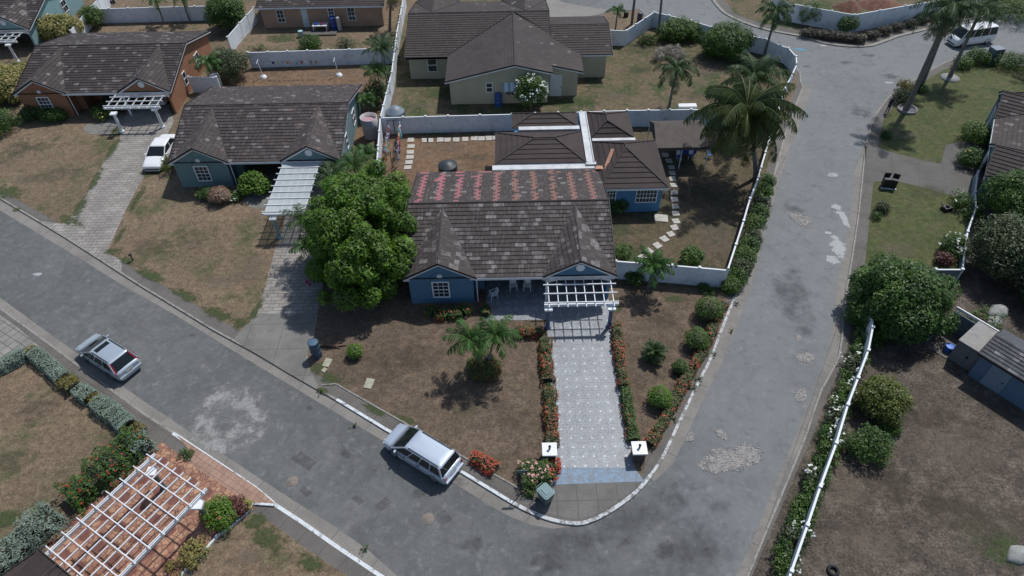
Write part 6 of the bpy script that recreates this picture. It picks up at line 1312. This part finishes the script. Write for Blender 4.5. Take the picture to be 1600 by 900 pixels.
shrub('tangled dark brush right of the utility cabinet', (1580, 105), 2.6, 1.5, G_dark, ry=1.8, dens=30)
shrub('round bush against the tall white wall, in the middle', (1322, 50), 1.55, 2.2, G_dark, dens=46)
shrub('dark bush at the left end of the tall white wall', (1262, 38), 1.7, 2.6, G_dark, dens=40)
shrub('green scrub beyond the tall white wall at the top right', (1575, 28), 3.2, 2.2, G_mid, n=20, dens=28)
shrub('green weeds on the rubble by the lean-to', (1530, 505), 1.6, .8, G_mid, dens=36)
shrub('dark brush at the foot of the round tree beside the road', (1343, 512), 1.2, 1.4, G_dark, ry=2.4, dens=46)
for px, s in (((500, 612), .35), ((553, 665), .3), ((1117, 553), .3), ((1142, 518), .25), ((1092, 593), .4), ((1084, 608), .4), ((1052, 655), .3), ((570, 858), .35), ((1150, 475), .3)):
    shrub('small weed in the kerb near %s' % {500: 'the foot of the plain drive', 553: 'the minivan nose, across the pavement', 1117: 'the trimmed bushes, third up the east road', 1142: 'the trimmed bushes, second from the top', 1092: 'the smallest trimmed bush, upper of two close ones', 1084: 'the smallest trimmed bush, lower of two close ones', 1052: 'the lowest trimmed bush', 570: 'the bottom of the photo, beside the near lawn', 575: 'the road centre left of the minivan', 1150: 'the fence end'}[px[0]], px, s, s*.6, G_mid, n=5, dens=90, leaf=(.14, .05), name='weed', cat='weed', core=1)
# greenery outside the side fence and outside the flowering fence: one shrub after another
k = 0
L1 = [(1150,440),(1156,425),(1162,408),(1168,392),(1173,376),(1178,358),(1184,341),(1188,324),(1193,306),(1197,290)]
for px in L1:
    k += 1; m_ = [G_mid, G_dark, G_grey][k % 3]
    shrub('leafy verge shrub, %s up from the front corner of the long road fence' % ordn[k-1], px, .95, rng.uniform(.8, 1.25), m_, ry=1.2, dens=46, group='verge shrubs outside the long fence')
L2 = [(1350,520,0),(1345,545,0),(1340,560,1),(1330,580,2),(1322,600,2),(1318,620,0),(1308,640,3),(1302,665,1),(1296,690,3),(1288,712,0),(1280,735,0),(1270,758,4),(1263,782,0),(1254,800,0),(1246,825,3),(1236,850,0),(1228,872,5),(1218,895,0)]
for k, (px, py, f) in enumerate(L2):
    fl = (F_white, [0, 9, 15, 13, 24, 6][f], .18) if f else None
    shrub('%s verge shrub outside the flowering fence, %s down from the round tree' % ('white-flowered' if f else 'leafy green', ordn[k]), (px, py), rng.uniform(.6, .85), rng.uniform(.7, 1.2), [G_dark, G_mid, G_dark, G_grey][k % 4], ry=1.2, dens=46, fl=fl, gap=.15, group='verge shrubs outside the flowering fence')
for k in range(15):
    t = k/14; a = G(1262, 62); b = G(1480, 30); c_ = G(1345, 72); p = a.lerp(c_, t*2) if t < .5 else c_.lerp(b, t*2-1)
    T = tree('dry_shrub', 'low dark dry shrub under the tall white wall, %s from the left' % ordn[k], 'shrub', (p.x, p.y+.9), 1.1, .8, .9, leafmat('leaf_brush', (.03, .03, .02), (.06, .055, .035), tr=.1), n=9, lr=.4, dens=36, leaf=(.2, .06), trunk=.04, group='dry shrubs under the tall white wall')
# --- clipped round bushes
def ball(label, px, r, mat=None, h=None, fl=None, pot=False):
    b = G(*px); T = thing('round_bush', label, 'round bush', (b.x, b.y), 0, 'clipped round bushes'); h = h or r*1.75
    d = sph(int(1500*r*r)+300); d[:, 2] = np.abs(d[:, 2])*1.0-.35*(rng.random(len(d)) < .3); rad = rng.uniform(.86, 1.04, len(d))*(1+.07*np.sin(5*d[:, 0]+3*d[:, 2]+px[0]))
    P = d*rad[:, None]*np.array([r, r, h*.55])+np.array([0, 0, h*.45]); P[:, 2] = np.maximum(P[:, 2], .05)
    leafmesh('foliage', P, d, .13, .07, mat or G_mid, T, .5, .7)
    mb = MB(); mb.tube([(0, 0, 0), (0, 0, h*.5)], .06, 6); mb.lathe([(0, h*.85), (r*.5, h*.75), (r*.8, h*.5), (r*.65, .15), (0, .1)], 12); mb.build('stem', M_bark, T); return T
ball('largest clipped round bush, at the top of the flower border near the fence', (1104, 495), 1.0, G_mid)
ball('clipped round bush second from the top of the flower border', (1086, 540), .88, G_mid)
ball('smallest clipped round bush in the border, darker green', (1061, 580), .55, G_dark)
ball('clipped round bush lowest in the triangle bed, nearest the gate pillar', (1029, 630), .82, G_bright)
ball('small bright clipped bush alone on the brown lawn near the barrel', (556, 556), .58, G_bright)
# --- hedges along a line
def hedge(label, L, wd, h, mat, fl=None, name='hedge', dens=190, leaf=(.13, .07), pts=None, wob=.14, blotch=None):
    P = [V2(p) for p in (pts or PX(L))]; T = thing(name, label, 'hedge', P[0]); pp = []; nn = []
    cum = [(b-a).length for a, b in zip(P[:-1], P[1:])]; core = MB()
    for (a, b), ln in zip(zip(P[:-1], P[1:]), cum):
        d = (b-a).normalized(); s = Vector((-d.y, d.x)); area = ln*(wd+2*h); n = int(area*dens)
        t = rng.random(n)*ln; q_ = rng.random(n)*(wd+2*h); x = np.where(q_ < h, -wd/2, np.where(q_ > wd+h, wd/2, q_-h-wd/2)); z = np.where(q_ < h, q_, np.where(q_ > wd+h, wd+2*h-q_, h))
        corner = 1-.16*np.clip(np.abs(x)/(wd/2), 0, 1)*np.clip(z/h, 0, 1)
        bw = 1+wob*np.sin(t*2.1+a.x*3)+wob*.7*np.sin(t*5.3+a.y*2)+rng.normal(0, .05, n); hz = 1+wob*.7*np.sin(t*3.1+a.x*5)+wob*.5*np.sin(t*7+a.y)
        x2 = x*corner*bw; z2 = z*hz*corner
        pp.append(np.stack([a.x+d.x*t+s.x*x2, a.y+d.y*t+s.y*x2, z2], 1))
        nx = np.where(q_ < h, -1, np.where(q_ > wd+h, 1, 0)); nz = np.where((q_ >= h) & (q_ <= wd+h), 1, .2); nn.append(np.stack([s.x*nx, s.y*nx, nz], 1))
        R_ = Matrix.Translation((a.x, a.y, 0)) @ Matrix.Rotation(math.atan2(d.y, d.x), 4, 'Z'); core.box(.1, ln-.1 if ln > .4 else ln, -wd*.3, wd*.3, 0, h*.72, mat=R_)
    pts_ = np.concatenate(pp); nor = np.concatenate(nn); pts_ -= np.array([T.location.x, T.location.y, 0])
    leafmesh('foliage', pts_, nor, leaf[0], leaf[1], mat, T, .5, .8)
    core.build('branches', solid('hedge_core', (.025, .028, .015), .95), T, world=True)
    if fl:
        fm, cnt, fs = fl; topm = nor[:, 2] > .1; idx = np.where(topm)[0]
        ph = np.sin(pts_[idx, 0]*2.3+pts_[idx, 1]*1.7)+rng.normal(0, .8, len(idx)); idx = idx[ph > -.2]; idx = rng.choice(idx, min(cnt, len(idx)), replace=False)
        q_ = np.repeat(pts_[idx]+nor[idx]*.05, 4, axis=0)+rng.normal(0, fs*.4, (len(idx)*4, 3)); leafmesh('flowers', q_, np.repeat(nor[idx], 4, axis=0), fs, fs*.8, fm, T, 1, .5, kind='stuff')
    return T
G_hedge = leafmat('leaf_hedge_ixora', (0.045, 0.065, 0.014), (0.095, 0.12, 0.026), (0.12, 0.075, 0.025), tr=.15)
G_hedge2 = leafmat('leaf_hedge_green', (0.04, 0.085, 0.014), (0.075, 0.14, 0.02), tr=.2)
hedge('orange-flowered hedge along the left edge of the patterned tile drive, upper half', [(853,535),(852,560),(856,592),(857,601)], .8, .75, G_hedge, (F_red, 80, .10))
hedge('orange-flowered hedge along the left edge of the tile drive, lower half, by the pillar', [(859,608),(860,640),(862,680),(863,700)], .8, .75, G_hedge, (F_red, 100, .10))
hedge('short red-flowered hedge just below the left gate pillar', [(863,722),(862,740),(858,752)], .7, .7, G_hedge, (F_red, 120, .12))
hedge('orange-flowered hedge along the right edge of the tile drive', [(962,512),(966,550),(970,580),(975,610)], .75, .75, G_hedge, (F_red, 130, .10))
hedge('green unflowered hedge length above the right gate pillar', [(976,612),(982,650),(990,694)], .75, .75, G_hedge2, (F_red, 14, .11))
hedge('slanting orange-flowered border hedge beside the east pavement', [(1131,477),(1116,505),(1108,530),(1097,552),(1080,580),(1058,620),(1040,655),(1024,682),(1014,698)], .7, .6, G_hedge, (F_red, 220, .09))
hedge('low hedge with orange flowers across the front of the porch tiles', [(803,523),(830,523),(849,523)], .8, .7, G_hedge, (F_red, 50, .10))
hedge('small hedge beside the porch left of the tiles', [(759,497),(759,480)], .6, .6, G_hedge2, (F_red, 10, .1))
hedge('rounded hedge with orange flowers under the blue house window', [(668,486),(680,494),(700,497),(722,493),(732,484)], .9, .7, G_hedge2, (F_red, 60, .1))
hedge('short row of vivid orange-red flowers on the verge behind the minivan', [(738,716),(756,726),(775,737)], .75, .6, G_hedge, (F_red, 150, .12))
hedge('corner bush with pink and red blooms beside the wheelie bin', [(812,748),(835,745),(858,742)], 1.7, .9, G_hedge2, (F_pink, 36, .13))
hedge('low leafy plants behind the wheelie bin under the corner bush', [(820,765),(838,770)], .9, .5, G_hedge2)
hedge('clipped grey-green hedge along the pavers on the left edge', [(-20,592),(10,575),(47,556)], 1.15, .8, G_sage, dens=330, leaf=(.10, .06), wob=.07)
hedge('clipped grey-green hedge beside the silver-blue SUV, the longest piece', [(57,556),(80,575),(105,598)], 1.1, .8, G_sage, dens=330, leaf=(.10, .06), wob=.07)
hedge('clipped grey-green hedge piece between the two yellow-olive shrubs', [(125,612),(147,627)], 1.1, .75, G_sage, dens=330, leaf=(.10, .06), wob=.07)
hedge('clipped grey-green hedge block at the lower end of the row', [(155,633),(180,650),(205,672)], 1.3, .85, G_sage, dens=330, leaf=(.10, .06), wob=.07)
hedge('yellow-olive tuft at the top corner of the grey-green hedge', [(50,553),(60,557)], .9, .85, G_olive)
hedge('larger yellow-olive shrub between grey-green hedge pieces', [(105,598),(122,612)], 1.2, .8, G_olive)
hedge('smaller yellow-olive shrub in the grey-green hedge', [(146,624),(160,634)], 1.0, .75, G_olive)
hedge('little olive shrub at the lower end of the hedge row', [(208,672),(225,678)], .9, .5, G_olive)
hedge('grey-leaved shrub above the terracotta drive', [(210,710),(240,690)], 1.5, 1.1, G_sage, leaf=(.2, .06), dens=120)
hedge('dark hedge with red flowers along the terracotta drive', [(112,790),(140,768),(170,740),(200,712),(222,688)], 2.2, 1.3, G_dark, (F_red, 70, .10), leaf=(.2, .08), dens=110, wob=.2)
hedge('broad grey-green feathery hedge at the bottom left edge', [(-20,905),(20,872),(60,838),(95,805)], 2.3, 1.2, G_sage, leaf=(.24, .05), dens=120, wob=.2)
tree('round_bed', 'round clipped bed of mixed green and red leaves holding the twin palms', 'round bed', (-2.05, 28.8), 1.35, 1.25, 1.2, G_hedge, zc=.45, n=16, lr=.5, dens=110, leaf=(.14, .07), gap=0, flowers=(F_red, 30, .1), trunk=.05)
# --- palms
M_palm = solid('palm_trunk', (0.17, 0.155, 0.135), .95, .25, 2, bump=.03)
def fronds(T, top, n, Lf, mat, e0=(70, 5), droop=75, nl=26, ll=.75, lw=.075, seed=0, arch=1.0, name='crown', vsh=.35):
    r = random.Random(seed); V_ = []; F_ = []
    def quad(a, b, c_, d): k = len(V_); V_.extend([a, b, c_, d]); F_.append((k, k+1, k+2, k+3))
    for i in range(n):
        t = i/n; az = i*2.39996+r.uniform(-.2, .2); el = math.radians(e0[0]+(e0[1]-e0[0])*t+r.uniform(-6, 6)); L = Lf*r.uniform(.68, 1.08)*(.8 if t < .15 else 1)
        h = Vector((math.cos(az), math.sin(az), 0)); p = Vector(top); N = 12; P = [p.copy()]; D = []
        for k in range(N):
            e = el-math.radians(droop*arch)*((k+.5)/N)**1.3; d = h*math.cos(e)+Vector((0, 0, math.sin(e))); D.append(d); p = p+d*(L/N); P.append(p.copy())
        side = Vector((-h.y, h.x, 0))
        for k in range(N):
            w_ = .035*(1-k/N)+.008; up = side.cross(D[k]); quad(P[k]-side*w_, P[k]+side*w_, P[k+1]+side*w_*.85, P[k+1]-side*w_*.85)
        for j in range(nl):
            u = .10+.9*j/(nl-1); k = min(N-1, int(u*N)); q_ = P[k].lerp(P[k+1], u*N-k); d = D[k]; up = side.cross(d).normalized(); up = up if up.z > 0 else -up
            if r.random() < .08: continue
            l = ll*(math.sin(PI*min(1, u*.86+.1))**.6)*r.uniform(.85, 1.1)*(1 if u < .97 else .8)
            for s in (-1, 1):
                a = (side*s*.8+d*(.62+r.uniform(-.18, .18))-up*(vsh+r.uniform(-.15, .2))+Vector((0, 0, -.18))).normalized(); mid = q_+a*l*.55; tip = mid+(a+Vector((0, 0, -.45))).normalized()*l*.45; ww = d*lw*.5*r.uniform(.6, 1.1)
                quad(q_-ww, q_+ww, mid+ww*1.1, mid-ww*1.1); quad(mid-ww*1.1, mid+ww*1.1, tip+ww*.25, tip-ww*.25)
    me = bpy.data.meshes.new(name); me.from_pydata(V_, [], F_); me.materials.append(mat); me.update(); o = bpy.data.objects.new(name, me); COL.objects.link(o); o.parent = T; return o
P_coco = leafmat('frond_coconut', (0.045, 0.068, 0.014), (0.085, 0.11, 0.025), (0.05, 0.08, 0.018), tr=.25)
P_green = leafmat('frond_green', (0.032, 0.09, 0.016), (0.07, 0.155, 0.03), tr=.25)
P_dark = leafmat('frond_dark', (0.030, 0.062, 0.018), (0.060, 0.105, 0.03), tr=.2)
P_yel = leafmat('frond_yellow', (0.17, 0.16, 0.03), (0.28, 0.24, 0.05), (0.09, 0.14, 0.03), tr=.25)
P_dry = leafmat('frond_dead', (0.16, 0.11, 0.07), (0.24, 0.18, 0.12), tr=.1)
def palm(label, base, top, n, Lf, mat, tr=(.16, .10), seed=0, dead=0, name='palm', group=None, **k):
    T = thing(name, label, 'palm tree', (base[0], base[1]), 0, group); t = Vector(top)-Vector((base[0], base[1], 0))
    mb = MB(); m1 = Vector((t.x*.35, t.y*.35, t.z*.5)); N = 9; pts = []
    for i in range(N+1):
        u = i/N; pts.append((Vector((0, 0, 0))*(1-u)**2+m1*2*u*(1-u)+t*u*u))
    mb.tube(pts, [tr[0]*(1.25 if i == 0 else 1)+(tr[1]-tr[0])*i/N for i in range(N+1)], 9); mb.build('trunk', M_palm, T)
    fronds(T, t, n, Lf, mat, seed=seed, **k)
    if dead: fronds(T, t-Vector((0, 0, .25)), dead, Lf*.75, P_dry, e0=(-20, -55), droop=45, seed=seed+99, name='dead_fronds', nl=14)
    mb = MB(); mb.lathe([(tr[1]*1.1, -.5), (tr[1]*1.7, -.1), (tr[1]*1.1, .25), (0, .4)], 8, c=tuple(t)); mb.build('crown_shaft', solid('palm_shaft', (.09, .12, .04), .7), T)
    return T
B = lambda px: G(*px)
palm('left palm of the pair in the round bed on the brown lawn', (-2.25, 29.0), (-2.8, 29.0, 3.2), 14, 2.1, P_green, tr=(.09, .06), seed=1, nl=26, ll=.6, lw=.065, e0=(75, 8), droop=85)
palm('right palm of the pair in the round bed on the brown lawn', (-1.85, 29.0), (-1.15, 29.1, 3.4), 14, 2.1, P_green, tr=(.09, .06), seed=2, nl=26, ll=.6, lw=.065, e0=(75, 8), droop=85)
palm('single feathery palm before the white front fence', (10.4, 36.4), (10.5, 36.4, 2.5), 18, 1.95, P_green, tr=(.10, .08), seed=3, nl=24, ll=.6, lw=.075, e0=(75, 5), droop=70)
palm('large coconut palm with drooping olive fronds leaning over the east road fence', (22.3, 50.2), (19.9, 50.4, 7.0), 40, 5.5, P_coco, tr=(.22, .15), seed=4, nl=58, ll=1.3, lw=.085, e0=(72, -35), droop=85, dead=6, vsh=.75)
palm('dark coconut palm behind the big drooping one, further up the fence', (23.6, 58.6), (22.9, 58.2, 5.6), 26, 3.8, P_dark, tr=(.18, .13), seed=5, nl=36, ll=.95, lw=.075, e0=(75, -10), droop=75)
palm('slim palm in the middle of the cream house yard', (16.45, 62.1), (16.6, 62.2, 4.4), 17, 2.9, P_dark, tr=(.16, .10), seed=6, nl=32, ll=.7, lw=.08, e0=(75, -5), droop=115)
palm('dark palm above the fence bend at the street corner', (29.3, 73.2), (29.6, 73.6, 5.0), 18, 3.0, P_dark, tr=(.15, .10), seed=7, nl=32, ll=.75, lw=.08, e0=(75, -5), droop=110)
palm('small green palm on the verge at the top centre', (13.2, 80.6), (13.25, 80.6, 2.4), 11, 1.5, P_green, tr=(.10, .07), seed=8, nl=20, ll=.5, lw=.06)
palm('slim dark-trunked palm at the far fence corner, cut by the top of the photo', (18.2, 79.3), (18.0, 79.5, 5.4), 9, 1.7, P_dark, tr=(.16, .12), seed=9, nl=18, ll=.5, lw=.06)
palm('tallest royal palm rising from the grey planter ring beside the person', (40.5, 61.2), (40.6, 61.4, 10.6), 26, 3.9, P_dark, tr=(.27, .17), seed=10, nl=36, ll=.95, lw=.075, e0=(70, -30), droop=85, dead=4, name='royal_palm')
palm('second royal palm on a concrete disc, right of the tallest', (47.9, 67.6), (47.8, 67.6, 7.6), 20, 3.2, P_dark, tr=(.22, .14), seed=11, nl=30, ll=.85, lw=.075, e0=(70, -15), droop=85, name='royal_palm')
palm('palm with hanging dead fronds between the two royal palms', (43.9, 65.6), (43.7, 66.0, 7.2), 8, 2.6, P_dark, tr=(.24, .2), seed=12, nl=22, ll=.7, lw=.06, e0=(60, -10), droop=90, dead=14, name='royal_palm')
palm('palm with fronds reaching in from the right edge by the minibus', (59.0, 66.6), (58.2, 68.6, 4.6), 14, 3.3, P_coco, tr=(.2, .15), seed=13, nl=30, ll=.9, lw=.06, e0=(60, -20), droop=80)
palm('small palm before the white fence behind the orange house, the left one', (-43.1, 84.6), (-43.2, 84.8, 3.0), 11, 1.9, P_green, tr=(.12, .08), seed=14, nl=20, ll=.55, lw=.065, droop=100)
palm('small palm before the white fence behind the orange house, the right one', (-40.0, 85.0), (-40.1, 85.2, 3.1), 11, 2.0, P_green, tr=(.12, .08), seed=15, nl=20, ll=.55, lw=.065, droop=100)
palm('palm beside the white tank at the orange house gable', (-32.1, 68.9), (-32.1, 68.8, 2.9), 14, 2.1, P_green, tr=(.12, .09), seed=16, nl=24, ll=.65, lw=.065, droop=95)
palm('yellowing palm at the top between the peach and cream houses', (-14.4, 81.5), (-13.6, 81.8, 4.4), 16, 2.4, P_yel, tr=(.18, .12), seed=17, nl=22, ll=.65, lw=.065, dead=8)
for k, (x, y, z, L_, lab) in enumerate([(-13.0, 66.6, 4.9, 2.3, 'tallest clump of the areca palm at the rear fence line'), (-13.4, 65.0, 3.3, 1.9, 'middle clump of the areca palm at the rear fence line'), (-13.2, 68.6, 4.2, 2.0, 'rear clump of the areca palm at the rear fence line'), (-14.4, 62.0, 1.9, 1.4, 'lowest dark clump of the areca palm at the rear fence line'),
    (-16.0, 41.0, 3.6, 2.1, 'areca palm in front of the frosted pergola, upper left of the mango tree'), (-15.4, 39.2, 2.6, 1.9, 'areca palm with fronds hanging over the paved drive, lower left of the mango tree'), (-14.9, 46.6, 3.2, 2.2, 'areca palm between the teal house gable and the mango tree top'), (-13.2, 48.0, 3.6, 2.0, 'areca palm right above the mango tree crown by the fence'), (-15.1, 50.0, 2.2, 1.7, 'small areca palm close to the teal house corner'), (-12.9, 51.2, 2.8, 1.6, 'areca palm below the pink tank')]):
    palm(lab, (x+.2, y-.2), (x, y, z), 20, L_, P_green if k % 2 else P_dark, tr=(.09, .06), seed=30+k, nl=20, ll=.62, lw=.055, e0=(80, 15), droop=85, name='areca_palm', group='areca palms')
T = thing('cycad', 'dark star-shaped cycad on a stub trunk in the triangle bed', 'cycad', (9.75, 29.7)); fronds(T, (0, 0, .75), 34, 1.15, P_dark, e0=(80, 0), droop=55, nl=22, ll=.26, lw=.05, seed=50, name='fronds', vsh=.15)
mb = MB(); mb.lathe([(.3, 0), (.34, .3), (.28, .7), (.1, .85), (0, .9)], 10); mb.build('trunk', M_palm, T); pts, nor = lobes_points([(0, 0, .3, .75)], 60); leafmesh('undergrowth', pts*np.array([1, 1, .6]), nor, .16, .07, G_dark, T)

# --- short grass: tufts scattered over each lawn
def inpoly(P, poly):
    x, y = P[:, 0], P[:, 1]; c = np.zeros(len(P), bool); n = len(poly); j = n-1
    for i in range(n):
        xi, yi = poly[i]; xj, yj = poly[j]
        if yi != yj: c ^= ((yi > y) != (yj > y)) & (x < (xj-xi)*(y-yi)/(yj-yi)+xi)
        j = i
    return c
T_straw = leafmat('grass_straw', (0.16, 0.125, 0.085), (0.30, 0.24, 0.165), (0.11, 0.11, 0.06), tr=.1)
T_brown = leafmat('grass_brown', (0.09, 0.07, 0.05), (0.20, 0.155, 0.11), (0.08, 0.08, 0.04), tr=.1)
T_green = leafmat('grass_short_green', (0.06, 0.08, 0.025), (0.12, 0.13, 0.045), tr=.1)
GT = {'lawn_tan': (T_straw, 7), 'lawn_brown': (T_brown, 9), 'lawn_olive': (T_brown, 6), 'dirt_red': (T_straw, 3), 'yard_mixed': (T_straw, 6), 'lawn_green': (T_green, 7), 'dirt_dark_shaded': (T_brown, 9)}
GN = {'lawn_tan': 'dry straw-coloured grass on the pale lawns', 'lawn_brown': 'brown dry grass on the lawns before the blue house', 'lawn_olive': 'olive dry grass in the fenced side yard', 'dirt_red': 'sparse dry grass on the reddish back yards', 'yard_mixed': 'patchy grass in the cream house yard', 'lawn_green': 'short green grass on the east lawns', 'dirt_dark_shaded': 'dry stubble on the dark east yard'}
acc = {}
for idx, (poly, z, mn) in enumerate(LAWNS):
    A = np.array(poly); lo = np.maximum(A.min(0), [-75, 8]); hi = np.minimum(A.max(0), [70, 98])
    if (hi <= lo).any() or mn not in GT: continue
    n = int((hi-lo).prod()*GT[mn][1]); P = rng.uniform(lo, hi, (n, 2)); k = inpoly(P, poly)
    for q_ in HARD: k &= ~inpoly(P, q_)
    k &= ~((P[:, 0] > 2.1) & (P[:, 0] < 7.8) & (P[:, 1] > 20) & (P[:, 1] < 43))
    for p2, z2, m2 in LAWNS:
        if z2 > z: k &= ~inpoly(P, p2)
    # thin it into patches
    f = np.sin(P[:, 0]*.9+1.3*np.sin(P[:, 1]*.7))+np.sin(P[:, 1]*1.1+1.1*np.sin(P[:, 0]*1.3)); k &= rng.random(len(P)) < .55+.25*f
    acc.setdefault(mn, []).append(np.column_stack([P[k], np.full(k.sum(), .035)]))
for mn, L in acc.items():
    P = np.concatenate(L); N = np.tile([0, 0, 1.0], (len(P), 1)); o = leafmesh('grass', P, N, .20, .045, GT[mn][0], None, .2, .9); tag(o, GN[mn], 'grass', kind='stuff'); print('grass', mn, len(P))
